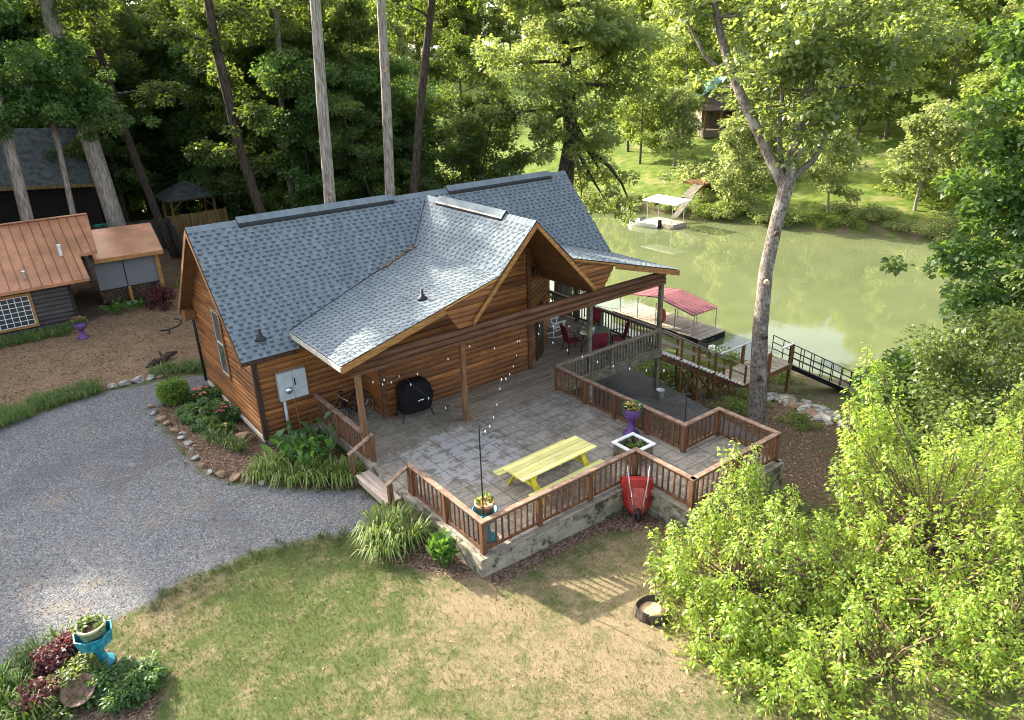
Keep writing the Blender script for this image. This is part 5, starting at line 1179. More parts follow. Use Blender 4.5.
def forest_tree_meshes(seed, h, r0, crown_lo, spread, bark, leaf, nl=22, per=230, L=.21, W=.075, lean=.04):
    rs = np.random.default_rng(seed); mb = MB(); lx, ly = rs.normal(0, lean * h, 2)
    tr = [(lx * t * t + .12 * math.sin(t * 5 + seed), ly * t * t + .12 * math.cos(t * 4), h * t) for t in np.linspace(0, 1, 9)]
    tr = [(x - tr[0][0], y - tr[0][1], z) for x, y, z in tr]
    mb.tube([(0, 0, -.6)] + tr, [r0 * 1.35] + [r0 * (1 - .82 * t) for t in np.linspace(0, 1, 9)], 9, caps=False); cl = []
    for k in range(nl):
        t = crown_lo + (1 - crown_lo) * (k + rs.uniform(0, .8)) / nl; a = k * 2.4 + rs.uniform(-.5, .5); b = path_at(tr, t)
        ln = spread * (1.1 - .65 * abs(t - crown_lo - .25) / (1 - crown_lo)) * rs.uniform(.7, 1.15); up_ = rs.uniform(.0, .45) * ln
        e_ = b + np.array([math.cos(a) * ln, math.sin(a) * ln, up_]); pts = limb(mb, b, e_, r0 * .30 * (1 - .6 * t), .015, rs)
        for q in (.45, .7, .9, 1.0):
            c = path_at(pts, q); cl.append((*(c + rs.normal(0, .35, 3)), rs.uniform(.5, .95)))
            s = rs.normal(0, 1, 3); s[2] *= .4; cc = c + s * .5 * ln * .45; cl.append((*cc, rs.uniform(.4, .8)))
    for k in range(5): cl.append((tr[-1][0] + rs.normal(0, .7), tr[-1][1] + rs.normal(0, .7), h + rs.uniform(-.3, .6), rs.uniform(.6, .9)))
    tm = mb.build('trunk', bark, None, smooth=True); me = tm.data; bpy.data.objects.remove(tm)
    return me, crown_mesh('crown', cl, per, L, W, leaf, seed + 50)
def plant_tree(name, meshes, x, y, label, cat='tree', group=None, sc=1.0, rz=None, z=None):
    r = empty(name, (x, y, H(x, y) if z is None else z), label, cat, group, rz=random.uniform(0, 6.28) if rz is None else rz); r.scale = (sc, sc, sc * random.uniform(.92, 1.08))
    for nm, me in zip(('trunk', 'crown'), meshes):
        if me is not None: link_mesh(nm, me, r)
    return r
FOR = [forest_tree_meshes(3, 15, .20, .16, 3.1, MT['barkdk'], MT['lf_forest'], 26, 260, .19, .07), forest_tree_meshes(4, 17, .25, .22, 3.6, MT['bark'], MT['lf_forest'], 28, 260, .19, .07), forest_tree_meshes(5, 14, .16, .12, 2.7, MT['barkdk'], MT['lf_mid'], 20)]
FG = 'woods behind the cabin'; LAB = ['dark leaved tall tree in the woods behind the cabin and shed', 'tall grey barked tree with dark foliage in the woods behind the cabin and shed', 'slender mid green tree in the woods behind the cabin and shed']
placed = []
def far_enough(x, y, dmin): return all((x - a)**2 + (y - b)**2 > dmin * dmin for a, b in placed)
rs = np.random.default_rng(21); cnt = 0
KEEP = [(-13, 3, 15.5, 36.5), (-3.4, 14.5, 14, 24), (2, 10.5, 22, 36.5)]
for it in range(6000):
    if cnt >= 150: break
    y = rs.uniform(23, 75); x = rs.uniform(-24 - .25 * (y - 23), 26 - .33 * y + 3)
    if not far_enough(x, y, 2.2 if y < 45 else 3.1): continue
    if any(a < x < b and c < y < d for a, b, c, d in KEEP): continue
    if -15 < x < 3.2 and 35 < y < 45: continue
    placed.append((x, y)); k = int(rs.integers(0, 3)); plant_tree('forest_tree', FOR[k], x, y, LAB[k], group=FG, sc=rs.uniform(.6, .72) if (y < 34 and -11 < x < 1) else rs.uniform(.85, 1.05) if y < 40 else rs.uniform(1.0, 1.3)); cnt += 1
# mid-distance trees just behind the house on the bank
for (x, y, k, s) in ((13.5, 17.5, 0, .72), (16.0, 25.5, 0, .95), (13.0, 27.5, 1, .9), (17.8, 23.5, 2, .95), (11.8, 24.2, 0, .8), (16.5, 20.5, 2, .85), (10.8, 21, 2, .8), (18.6, 15.8, 0, .8), (20.5, 19.5, 1, .9), (14.5, 24.5, 1, .9)):
    plant_tree('forest_tree', FOR[k], x, y, LAB[k], group=FG, sc=s); placed.append((x, y))
def hero(name, label, path, r0, r1, bark, leaf, limbs, per=240, L=.2, W=.075, seed=1, extra=(), knots=0, group=None):
    """a tree whose trunk follows a path; limbs = (t on trunk, end point, clump radius)"""
    path = [(path[0][0], path[0][1], H(path[0][0], path[0][1]))] + list(path[1:]); rs = np.random.default_rng(seed); base = path[0]; r = empty(name, base, label, 'tree', group)
    mb = MB(); k = len(path); mb.tube([(path[0][0], path[0][1], path[0][2] - .5)] + list(path), [r0 * 1.3] + [r0 + (r1 - r0) * (i / (k - 1)) for i in range(k)], 12, caps=False, wob=.03); cl = []
    for t, e_, cr in limbs:
        b = path_at(path, t); ln = np.linalg.norm(np.array(e_) - b); pts = limb(mb, b, e_, (r0 + (r1 - r0) * t) * .42, .02, rs)
        for q in (.5, .68, .84, 1.0):
            c = path_at(pts, q); cl.append((*(c + rs.normal(0, .25, 3)), cr * rs.uniform(.7, 1.1)))
            s = rs.normal(0, 1, 3); s[2] *= .45; cl.append((*(c + s * min(1.4, .35 * ln)), cr * rs.uniform(.5, .9)))
    for c in extra: cl.append(c)
    mb.build('trunk', bark, r, smooth=True)
    if knots:
        for i in range(knots):
            p = path_at(path, rs.uniform(.15, .9)); a = rs.uniform(3.2, 5.2); d = Vector((math.cos(a), math.sin(a), .15)); rr = r0 * .9
            mb = MB(); mb.tube([Vector(p) + d * (rr * .6), Vector(p) + d * (rr * 1.15)], [.09, .07], 8, val=.5); mb.build('branch_scar', MT['cutwood'], r)
    if cl:
        me = crown_mesh('crown', cl, per, L, W, leaf, seed + 9); o = link_mesh('crown', me, r); o.location = (-base[0], -base[1], -base[2])
    return r
def ring(path, ts, ln, cr, seed, up=.15):
    rs = np.random.default_rng(seed); out = []
    for i, t in enumerate(ts):
        b = path_at(path, t); a = i * 2.4 + rs.uniform(-.4, .4); l = ln * rs.uniform(.75, 1.2); out.append((t, tuple(b + np.array([math.cos(a) * l, math.sin(a) * l, l * rs.uniform(up - .3, up + .2)])), cr))
    return out
rs = np.random.default_rng(23); cnt = 0
for it in range(900):
    if cnt >= 34: break
    y = rs.uniform(76, 112); x = rs.uniform(-62, 22 - .33 * y)
    if not far_enough(x, y, 4.0): continue
    placed.append((x, y)); k = int(rs.integers(0, 3)); plant_tree('forest_tree', FOR[k], x, y, LAB[k], group=FG, sc=rs.uniform(1.1, 1.4)); cnt += 1
P1 = [(1.35, 24.9, -.3), (1.1, 24.9, 2.48), (.78, 24.9, 7.5), (.5, 24.9, 11.4), (.3, 24.9, 14.5), (.1, 24.9, 18)]
LIGHT = forest_tree_meshes(6, 16, .2, .3, 3.0, MT['bark'], MT['lf_forest'], 15, 190, .19, .07)
hero('leaning_tree', 'thick pale grey trunk leaning left, rising right behind the shed', P1, .52, .28, MT['barkpale'], MT['lf_forest'], ring(P1, [.7, .76, .82, .88, .93, .97, .99], 3.0, .8, 3), seed=31, extra=[(rng.uniform(-3.6, 3.4), rng.uniform(22.5, 27.5), rng.uniform(13.2, 18.2), rng.uniform(.5, .95)) for _ in range(34)])
P2 = [(4.2, 27, -.4), (3.67, 27, 2.3), (2.98, 27, 7.2), (2.52, 27, 11.9), (2.7, 27, 15)]
hero('leaning_tree', 'slim dark trunk leaning left beside the gazebo', P2, .27, .16, MT['barkdk'], MT['lf_forest'], ring(P2, [.6, .7, .78, .85, .92, .97], 2.8, .8, 5), seed=32)
P3 = [(8.0, 12, -.5), (8.21, 12, 4.5), (8.42, 12, 8.9), (8.67, 12, 12.9), (8.8, 12, 15.5)]
hero('tall_tree', 'pale bare trunk rising behind the left part of the cabin ridge', P3, .29, .2, MT['barkpale'], MT['lf_forest'], ring(P3, [.93, .96, .99], 1.8, .7, 7, .5), seed=33, knots=2)
P4 = [(11.2, 12, -1), (11.37, 12, 4.4), (11.66, 12, 9.1), (11.82, 12, 12.9), (11.95, 12, 15.5)]
hero('tall_tree', 'pale bare trunk with sawn branch scars rising behind the middle of the cabin ridge', P4, .265, .18, MT['barkpale'], MT['lf_forest'], ring(P4, [.93, .96, .99], 1.8, .7, 8, .5), seed=34, knots=4)
P5 = [(14.2, 15, -1.9), (14.45, 15, 3.8), (15.42, 15, 8.9), (16.4, 15, 13.2), (16.7, 15, 16)]
hero('tall_tree', 'dark bare trunk leaning right, behind the cabin ridge next to the scarred pale trunk', P5, .27, .16, MT['barkdk'], MT['lf_forest'], ring(P5, [.55, .7, .8, .88, .95, .99], 2.4, .75, 9), seed=35)
P6 = [(22.6, 12, -6.0), (22.8, 12, 1), (22.94, 12, 4.1), (23.32, 12, 5.9), (23.1, 12, 8.6), (22.6, 12, 12), (22.4, 12, 14.5)]
E6 = [(.62, (25.0, 12, 6.8), .6), (.62, (26.2, 11.6, 9.6), 1.0), (.6, (19.6, 11.2, 6.6), .7), (.66, (20.5, 10, 9), 1.0), (.7, (26.5, 10, 11.2), 1.1), (.74, (19.0, 12.5, 10), 1.0), (.8, (24.5, 9, 11.8), 1.1), (.8, (21, 9.2, 12), 1.1), (.85, (26, 13, 12.6), 1.0), (.9, (20, 13, 13), 1.0), (.95, (23, 9.6, 13.6), 1.1), (.99, (24.5, 11, 14.6), 1.1), (.68, (27.6, 10.4, 8.6), .9), (.55, (27.6, 13.0, 2.4), .75), (.5, (29.0, 12.4, .4), .6), (.58, (26.5, 13.6, 4.4), .8), (.52, (26.6, 12.0, 1.6), .6), (.76, (28.6, 10, 10.8), 1.0), (.5, (25.6, 13.5, 2.2), .7), (.6, (18.2, 13.5, 7.6), .8), (.55, (20.4, 14, 4.6), .7)]
hero('forked_tree', 'big dark forked tree at the right end of the cabin ridge, leaves overhanging the river', P6, .58, .25, MT['barkdk'], MT['lf_syc'], E6, per=300, L=.2, W=.08, seed=36, extra=[(23.6 + rng.normal(0, 2.2), 11.2 + rng.normal(0, 1.2), rng.uniform(5.5, 14), rng.uniform(.5, .95)) for _ in range(62)])
P7 = [(8.3, 20, -.5), (7.58, 20, 2.7), (6.98, 20, 6.3), (6.67, 20, 11.6), (6.7, 20, 15)]
hero('tall_tree', 'dark ivy hung trunk leaning left behind the left end of the cabin ridge', P7, .30, .2, MT['barkdk'], MT['lf_forest'], ring(P7, [.4, .5, .58, .66, .74, .82, .9, .97], 2.3, .8, 10), seed=37)
P8 = [(10.3, 22, -.6), (10.26, 22, 2.45), (10.1, 22, 5.8), (10.6, 22, 10.6), (11, 22, 14.5)]
hero('tall_tree', 'thin pale brown trunk between the ivy hung trunk and the first pale trunk', P8, .2, .13, MT['bark'], MT['lf_forest'], ring(P8, [.45, .56, .66, .76, .86, .95], 2.3, .8, 11), seed=38)
P9 = [(-3.1, 24, -.4), (-3.0, 24, 3.35), (-2.84, 24, 7.8), (-2.6, 24, 12), (-2.5, 24, 15)]
hero('tall_tree', 'mottled grey trunk at the far left, behind the shed ridge', P9, .33, .2, MT['barkpale'], MT['lf_mid'], ring(P9, [.62, .7, .78, .85, .92, .98], 2.6, .8, 12), seed=39)
P10 = [(-.8, 25, -.3), (-.82, 25, 3.4), (-.66, 25, 7.0), (-.7, 25, 10.0), (-.67, 25, 11.5)]
hero('young_tree', 'slim grey trunk carrying a fresh green leafy crown above the shed ridge', P10, .17, .1, MT['barkpale'], MT['lf_mid'], [(.62, (-1.9, 23.0, 8.6), .75), (.7, (.9, 22.8, 8.4), .8), (.74, (-2.6, 24, 9.4), .8), (.78, (1.4, 24, 9.4), .75), (.68, (-.4, 22.3, 7.9), .7), (.84, (.2, 22.6, 10.4), .9), (.9, (-1.6, 22.8, 10.9), .85), (.7, (-3.2, 23, 8.2), .7), (.65, (2.3, 23.2, 8.0), .65), (.95, (.8, 24, 11.5), .8)], per=420, L=.17, W=.07, seed=40)
P11 = [(-5.2, 21.5, -.3), (-5.4, 27, 4)]
# shade trees standing left of the picture beyond the drive
for (x, y, k, s) in ((-12.5, 20.5, 1, .75), (-16, 16, 0, .8), (-14, 25, 2, .95), (-20, 21, 1, 1.0), (-18, 27, 0, 1.0), (-9.3, 22.6, 1, .84), (-6.6, 25.6, 0, .82)):
    plant_tree('forest_tree', LIGHT, x, y, LAB[1], group=FG, sc=s)

for (x, y, k, s, lb) in ((24.2, 17.6, 2, .60, 'low leafy tree leaning over the near water edge, behind the cabin roof end'), (25.6, 14.2, 0, .46, 'small leafy tree at the near water edge, just left of the red roofed dock')):
    plant_tree('bank_tree', FOR[k], x, y, lb, sc=s)
# the tall river-side tree in front of the water
PS = [(15.35, -6.9, -2.35), (15.5, -6.84, -1.93), (16.4, -6.0, .93), (17.14, -5.49, 2.95), (17.93, -5.2, 4.62), (18.55, -5.05, 5.79)]
syc = empty('riverside_tree', PS[0], 'tall grey forked tree standing before the river, just outside the patio railing', 'tree')
mb = MB(); mb.tube([(15.2, -7.0, -2.9)] + PS, [.45, .36, .33, .28, .25, .24, .265], 14, caps=False, wob=.03)
LS = [(18.5, -5.06, 5.6), (18.26, -4.01, 7.33), (18.03, -2.79, 9.32), (18.05, -2.05, 10.75), (18.27, -1.14, 12.8)]; MS = [(18.55, -5.05, 5.6), (19.12, -4.86, 6.96), (19.86, -4.63, 8.47), (20.65, -4.24, 10.31), (21.55, -3.5, 13)]; RSb = [(18.8, -5.1, 6.05), (19.5, -5.4, 6.6), (20.08, -5.42, 7.27), (20.5, -5.2, 8.3), (21.95, -5.25, 10.3)]
mb.tube(LS, [.21, .19, .17, .15, .09], 10, caps=False, wob=.03); mb.tube(MS, [.26, .24, .21, .15, .08], 10, caps=False, wob=.03); mb.tube(RSb, [.13, .11, .10, .08, .04], 8, caps=False)
mb.tube([(18.62, -4.8, 6.0), (18.75, -4.4, 7.4), (18.9, -4.2, 9.2), (19.3, -4, 11.5)], [.10, .085, .08, .04], 8, caps=False); mb.tube([(18.03, -2.79, 9.32), (17.5, -1.8, 10.2), (17.3, -1.0, 11.4)], [.10, .07, .04], 8, caps=False)
rs = np.random.default_rng(77); cl = []
for pth, ts, sp_ in ((LS, (.84, .9, .96), 2.2), (MS, (.5, .56, .62, .68, .74, .8, .88, .96), 3.4), (RSb, (.66, .76, .85, .95), 2.6)):
    for i, t in enumerate(ts):
        for j in range(3):
            b = path_at(pth, t); a = rs.uniform(0, 6.28); l = sp_ * rs.uniform(.55, 1.15); e_ = b + np.array([math.cos(a) * l, math.sin(a) * l, l * rs.uniform(-.12, .5)]); pts = limb(mb, b, e_, .055, .012, rs)
            for q in (.5, .75, 1.0): c = path_at(pts, q); cl.append((*(c + rs.normal(0, .25, 3)), rs.uniform(.45, .8))); cl.append((*(c + rs.normal(0, .6, 3) - np.array([0, 0, .3])), rs.uniform(.35, .65)))
for i in range(70):
    a = rs.uniform(0, 6.28); q = 5.2 * math.sqrt(rs.uniform(0, 1)); z = rs.uniform(10.0, 13.8); 
    cx_, cy__ = 20.8 + q * math.cos(a), -4.4 + q * math.sin(a)
    if z < 11.6 and math.hypot(cx_ - 18.0, cy__ + 2.8) < 2.3: continue
    cl.append((cx_, cy__, z, rs.uniform(.45, .85)))
mb.build('trunk', MT['barksyc'], syc, smooth=True)
for i, (p, a) in enumerate((((17.0, -5.6, 2.6), 3.9), ((16.3, -6.1, .8), 4.2), ((17.75, -5.25, 4.2), 4.0), ((15.9, -6.5, -.6), 3.7))):
    d = Vector((math.cos(a), math.sin(a), .1)); mb = MB(); mb.tube([Vector(p) + d * .2, Vector(p) + d * .42], [.1, .085], 8); mb.build('branch_scar', MT['cutwood'] if i == 0 else MT['barkdk'], syc)
o = link_mesh('crown', crown_mesh('crown', [c for i_, c in enumerate(cl) if i_ % 5 and math.dist(c[:3], (17.1, -3.0, 8.3)) > 1.2], 210, .185, .078, MT['lf_syc'], 78), syc); o.location = tuple(-k for k in PS[0])

# yellow-green young tree in the front right corner, many upright leafy shoots
bx, by_ = 7.9, -14.6; bz_ = H(bx, by_)
mp = empty('young_broadleaf_tree', (bx, by_, bz_), 'bright yellow green bushy tree filling the lower right corner', 'tree')
rs = np.random.default_rng(99); mb = MB(); SP = []; SD = []
DOMES = [((5.75, -12.95, -.75), (2.0, 1.9, 2.0), 105), ((10.7, -14.95, -.9), (3.3, 2.7, 3.0), 215), ((6.1, -16.1, -.95), (3.1, 2.3, 1.75), 150), ((4.4, -13.7, -.8), (1.25, 1.2, 1.0), 60), ((13.8, -15.7, -1.4), (2.2, 2.0, 3.3), 100), ((9.0, -17.2, -1.0), (3.0, 1.8, 2.2), 110), ((7.6, -14.4, -.8), (1.6, 1.6, 1.5), 60), ((4.3, -15.2, -.85), (1.5, 1.3, 1.0), 60)]
TOPS = [(10.47, -12.69, 3.9), (10.1, -13.0, 3.25), (11.0, -13.3, 3.0), (7.0, -11.7, 2.2), (7.4, -12.0, 2.05), (6.4, -11.9, 1.5), (5.0, -11.6, .75), (4.2, -12.0, .45), (12.1, -14.4, 2.5), (13.9, -15.0, 2.7), (7.9, -12.7, 1.1), (9.6, -13.1, 2.5), (3.7, -12.6, .1)]
ends = []
for (cx_, cy__, cz_), (ax_, ay_, az_), n in DOMES:
    for i in range(n):
        a = rs.uniform(0, 6.28); el = math.asin(rs.uniform(-.05, 1)); q = rs.uniform(.62, 1.14)
        ends.append((cx_ + ax_ * q * math.cos(a) * math.cos(el), cy__ + ay_ * q * math.sin(a) * math.cos(el), cz_ + .3 + az_ * q * math.sin(el), rs.uniform(.45, 1.05), cx_, cy__, cz_))
    for k in range(3):
        a = rs.uniform(0, 6.28); e_ = (cx_ + ax_ * .5 * math.cos(a), cy__ + ay_ * .5 * math.sin(a), cz_ + az_ * .6); mb.tube([(bx, by_, bz_ + .2), ((bx + cx_) / 2 + rs.normal(0, .2), (by_ + cy__) / 2 + rs.normal(0, .2), cz_ + az_ * .3 + .2), e_], [.07, .05, .025], 6, caps=False)
    for i in range(n * 7):
        a = rs.uniform(0, 6.28); el = math.asin(rs.uniform(-.1, 1)); q = rs.uniform(.3, .9); SP.append(np.array((cx_ + ax_ * q * math.cos(a) * math.cos(el), cy__ + ay_ * q * math.sin(a) * math.cos(el), cz_ + .2 + az_ * .9 * q * math.sin(el)))); SD.append(rs.normal(0, 1, 3))
for t in TOPS:
    b = min(DOMES, key=lambda d: (d[0][0] - t[0])**2 + (d[0][1] - t[1])**2)[0]
    ends.append((*t, 1.3, *b))
    for k in range(11): ends.append((t[0] + rs.normal(0, .22), t[1] + rs.normal(0, .22), t[2] - rs.uniform(.25, 1.7), rs.uniform(.5, .9), *b))
for (x, y, z, ln, cx_, cy__, cz_) in ends:
    e_ = np.array((x, y, z)); out_ = e_ - np.array((cx_, cy__, cz_)); out_ /= (np.linalg.norm(out_) + 1e-6); dirn = out_ * .6 + np.array([0, 0, .9]) + rs.normal(0, .22, 3); dirn /= np.linalg.norm(dirn)
    s0 = e_ - dirn * ln; mid = np.array((cx_, cy__, cz_ + .4)) * .5 + s0 * .5 + rs.normal(0, .15, 3)
    if rs.uniform() < .55: mb.tube([tuple(np.array((cx_, cy__, cz_ + .3))), tuple(mid), tuple(s0)], [.03, .02, .011], 5, caps=False)
    mb.tube([tuple(s0), tuple(s0 + dirn * ln * .5 + rs.normal(0, .03, 3)), tuple(e_)], [.010, .007, .003], 4, caps=False)
    n = int(100 * ln * rs.uniform(.6, 1.25)); sc_ = rs.uniform(.8, 1.35)
    for k in range(n):
        t = rs.uniform(0, 1) ** .8; p = s0 + dirn * ln * t; a = rs.uniform(0, 6.28); rr = (.04 + .15 * (1 - t) + .04 * rs.uniform()) * sc_; dv = np.array([math.cos(a), math.sin(a), rs.uniform(-.35, .45)]); SP.append(p + dv * rr * rs.uniform(.2, 1.3)); SD.append(dv)
mb.build('trunk', MT['twig'], mp, smooth=True)
add_leaves('crown', MT['lf_maple'], mp, np.array(SP), np.array(SD), .092, .025, rs, world=True, nrand=.6, fold=.35, droop=.42)

# big tree hanging in from the right edge, the dark sapling and the vine-covered bushes on the bank
PR = [(27.2, -14.2, -5.2), (27.0, -13.6, 0), (26.8, -12.8, 5), (27.2, -12, 9.5), (27.6, -11.6, 13)]
ER = [(.45, (24.6, -10.2, 2.6), .8), (.5, (23.4, -9.2, 3.6), .7), (.55, (24.4, -9.6, 5.2), .8), (.6, (25.2, -9.2, 7.0), .9), (.68, (25.8, -8.2, 8.6), .9), (.5, (26.0, -10.0, 4.2), .9), (.62, (27.0, -9.8, 6.6), .9), (.75, (26.6, -8.6, 10.4), .9), (.8, (28.6, -8.8, 9.6), .9), (.42, (25.4, -11.0, 1.4), .8), (.7, (24.6, -11, 6.4), .8), (.9, (27.4, -8.4, 12.4), .9), (.85, (25.4, -10.4, 11), .8), (.46, (23.9, -9.9, 2.0), .7), (.44, (24.0, -10.4, .8), .8), (.42, (25.6, -9.6, .2), .8), (.5, (24.8, -9.0, 4.4), .8), (.48, (25.4, -8.6, 3.0), .7), (.55, (26.4, -8.4, 5.4), .9)]
hero('overhanging_tree', 'dark broad leaved tree reaching in from the right edge over the river', PR, .4, .15, MT['bark'], MT['lf_dark'], ER, per=210, L=.25, W=.11, seed=51)
def bush_mesh(seed, clumps, per, L, W, leaf, flat=.8): return crown_mesh('foliage', clumps, per, L, W, leaf, seed, flat=flat)
def bush(name, loc, label, me, group=None, sc=1.0, rz=0.0, cat='bush', stems=0, sr=.3, h=.4, seed=0):
    r = empty(name, loc, label, cat, group, rz); r.scale = (sc, sc, sc); link_mesh('foliage', me, r)
    if stems:
        rs = np.random.default_rng(seed + 3); mb = MB()
        for k in range(stems): a = rs.uniform(0, 6.28); mb.tube([(0, 0, -.15), (sr * .5 * math.cos(a), sr * .5 * math.sin(a), h * .5), (sr * math.cos(a), sr * math.sin(a), h)], [.025, .018, .01], 5, caps=False)
        loc0 = r.location.copy(); r.location = (0, 0, 0); mb.build('stems', MT['twig'], r); r.location = loc0
    return r
rs = np.random.default_rng(61); cl = []
for i in range(60): a = rs.uniform(0, 6.28); q = math.sqrt(rs.uniform(0, 1)); z = rs.uniform(.3, 1); cl.append((2.9 * q * math.cos(a), 2.5 * q * math.sin(a), 4.3 * z * (1.05 - .5 * q), rs.uniform(.45, .8)))
bush('sapling_thicket', (21.2, -10.7, H(21.2, -10.7) - .1), 'dark green leafy thicket on the bank, right of the green gangway', bush_mesh(62, cl, 330, .2, .085, MT['lf_dark']), stems=14, sr=1.6, h=2.6)
rs = np.random.default_rng(63); cl = []
for i in range(130): a = rs.uniform(0, 6.28); q = math.sqrt(rs.uniform(0, 1)); z = rs.uniform(.15, 1); cl.append((3.6 * q * math.cos(a), 3.6 * q * math.sin(a), 7.4 * z * (1.05 - .6 * q), rs.uniform(.45, .85)))
bush('vine_covered_tree', (19.6, -13.4, H(19.6, -13.4) - .2), 'olive green vine covered tree at the right edge, behind the yellow green tree', bush_mesh(64, cl, 330, .15, .055, MT['lf_olive']), cat='tree', stems=10, sr=1.4, h=4.5)
rs = np.random.default_rng(65); cl = []
for i in range(50): a = rs.uniform(0, 6.28); q = math.sqrt(rs.uniform(0, 1)); z = rs.uniform(.15, 1); cl.append((2.4 * q * math.cos(a), 2.4 * q * math.sin(a), 3.4 * z * (1.05 - .6 * q), rs.uniform(.45, .75)))
bush('bank_bush', (17.6, -14.6, H(17.6, -14.6) - .1), 'low olive bush between the yellow green tree and the vine covered tree', bush_mesh(66, cl, 330, .14, .05, MT['lf_olive']), stems=8, sr=1.2, h=2.4)

# far bank: trees, shrubs
FARM = [forest_tree_meshes(13, 11, .20, .18, 3.4, MT['bark'], MT['lf_far'], 18, 95, .36, .15), forest_tree_meshes(14, 14, .26, .2, 4.2, MT['bark'], MT['lf_far'], 20, 95, .38, .16), forest_tree_meshes(15, 8, .14, .22, 2.6, MT['barkpale'], MT['lf_sage'], 16, 95, .30, .12)]
FL = ['broad light green tree on the hill across the river', 'tall light green tree on the hill across the river', 'small pale sage tree on the hill across the river']
FGp = 'trees across the river'
plant_tree('far_tree', FARM[2], 64.3, 18.5, 'small dark stemmed tree alone on the far lawn, behind the fork of the riverside tree', sc=.95)
plant_tree('far_tree', FARM[2], 69.6, 12.4, 'pale forked tree on the far lawn right of the riverside tree, near the water', sc=1.15)
far_spots = [(87.6, 25.2, 1, 1.), (90, 30, 0, 1.1), (84, 27, 0, .9), (96, 22, 1, 1.1), (102, 30, 1, 1.2), (60.5, 27.9, 2, 1.0), (66.8, 41.0, 2, 1.0), (66, 46, 0, .9), (79, 50, 1, 1.), (72, 31, 2, .9), (79, 36, 0, .9), (70, 52, 1, .9), (90, 44, 1, 1.1), (92, 52, 1, 1.2), (86, 58, 1, 1.2), (79.4, 10.6, 0, .9), (84, 4, 1, 1.), (77, 2.5, 2, 1.3), (92, 10, 1, 1.), (100, 14, 0, 1.2), (99, 2, 1, 1.), (88, -4, 0, 1.1), (80, -8, 1, .9), (74, 9, 2, 1.0), (76, 6, 0, .8)]
for x, y, k, s in far_spots: plant_tree('far_tree', FARM[k], x, y, FL[k], group=FGp, sc=s)
rs = np.random.default_rng(71); n_ = 0; fpl = [(a, b) for a, b, _, _ in far_spots]
for it in range(5000):
    if n_ >= 175: break
    s_ = rs.uniform(74, 150); y = rs.uniform(-45, 150); x = s_ * 1.053 + 30.2 - .33 * y
    if y > 58: s_ = rs.uniform(42, 190); y = y if y < 100 else rs.uniform(100, 235); x = s_ * 1.053 + 30.2 - .33 * y
    if s_ < 95 and 15 < y < 45 and rs.uniform() < .65: continue
    if s_ < 92 and 44 < y < 115: continue
    if any((x - a)**2 + (y - b)**2 < 22 for a, b in fpl): continue
    fpl.append((x, y)); k = int(rs.integers(0, 3)); plant_tree('far_tree', FARM[k], x, y, FL[k], group=FGp, sc=rs.uniform(1.25, 1.85) if s_ > 80 else rs.uniform(1.0, 1.4)); n_ += 1
BM = []
for sd_, lf in ((81, 'lf_sage'), (82, 'lf_far'), (83, 'lf_sage')):
    rs = np.random.default_rng(sd_); cl = [(rs.normal(0, .8), rs.normal(0, .8), rs.uniform(.2, 1.1), rs.uniform(.4, .75)) for i in range(14)]; BM.append(crown_mesh('foliage', cl, 190, .2, .075, MT[lf], sd_, flat=.8))
rs = np.random.default_rng(84)
for i in range(105):
    y = rs.uniform(-8, 85); s_ = 35.6 + abs(rs.normal(0, 1.5)); x = s_ * 1.053 + 30.2 - .33 * y; k = int(rs.integers(0, 3)); r = link_mesh('bank_shrub', BM[k]); r.location = (x, y, H(x, y) - .1); r.rotation_euler = (0, 0, rs.uniform(0, 6.28)); sc = rs.uniform(.55, 1.2); r.scale = (sc, sc, sc * .8)
    tag(r, ['pale sage shrub in the row along the far bank', 'light green shrub in the row along the far bank', 'low pale shrub in the row along the far bank'][k], 'shrub', 'shrubs along the far bank')
for (x, y, s_) in ((72, 8, 1.9), (74.9, 12.5, 2.3), (71, 5, 2.0), (76.5, 10, 2.4), (73, 14.5, 1.5), (78, 13, 2.0), (66, 31, 2.0), (69, 33.5, 2.2), (64.5, 36, 1.8), (70, 29, 1.7), (62.5, 28.6, 1.6)):
    r = link_mesh('hill_bush', BM[1 if x > 70 else 0]); r.location = (x, y, H(x, y) - .1); r.scale = (s_, s_, s_ * .9); tag(r, 'large rounded pale bush on the slope across the river', 'bush', 'large bushes on the far slope')

# near bank weeds, rocks
for i, (x, y, s_) in enumerate(((16.3, -2.0, .95), (16.6, -1.2, .7), (18.2, -4.6, .45), (15.9, -5.6, .45), (17.2, -7.6, .4), (23.6, -1.0, .6), (24.5, 1.0, .8), (26.4, -6.6, .8), (21.6, -.6, .6), (19.0, .6, .7), (25.5, -1.8, .5))):
    r = link_mesh('bank_weed', BM[1]); r.location = (x, y, H(x, y) - .05); r.scale = (s_, s_, s_); r.data = BM[1]; tag(r, 'light green weed clump on the near bank around the stairs and landing', 'shrub', 'weeds on the near bank')
ROCK = []
def rock_mesh(seed, m):
    rs = np.random.default_rng(seed); import bmesh
    bm = bmesh.new(); bmesh.ops.create_icosphere(bm, subdivisions=2, radius=1.15)
    ax = rs.normal(0, 1, (7, 3)); ax /= np.linalg.norm(ax, axis=1, keepdims=True); cut = rs.uniform(.38, .75, 7)
    for v in bm.verts:
        p = np.array(v.co)
        for a, c in zip(ax, cut):
            t = p @ a
            if t > c: p = p - a * (t - c) * .9
        v.co = p * (1 + rs.normal(0, .03))
    me = bpy.data.meshes.new('rock'); bm.to_mesh(me); bm.free(); me.materials.append(m); return me
ROCK = [rock_mesh(s, MT['rock' if s % 3 else 'rock2']) for s in range(6)]
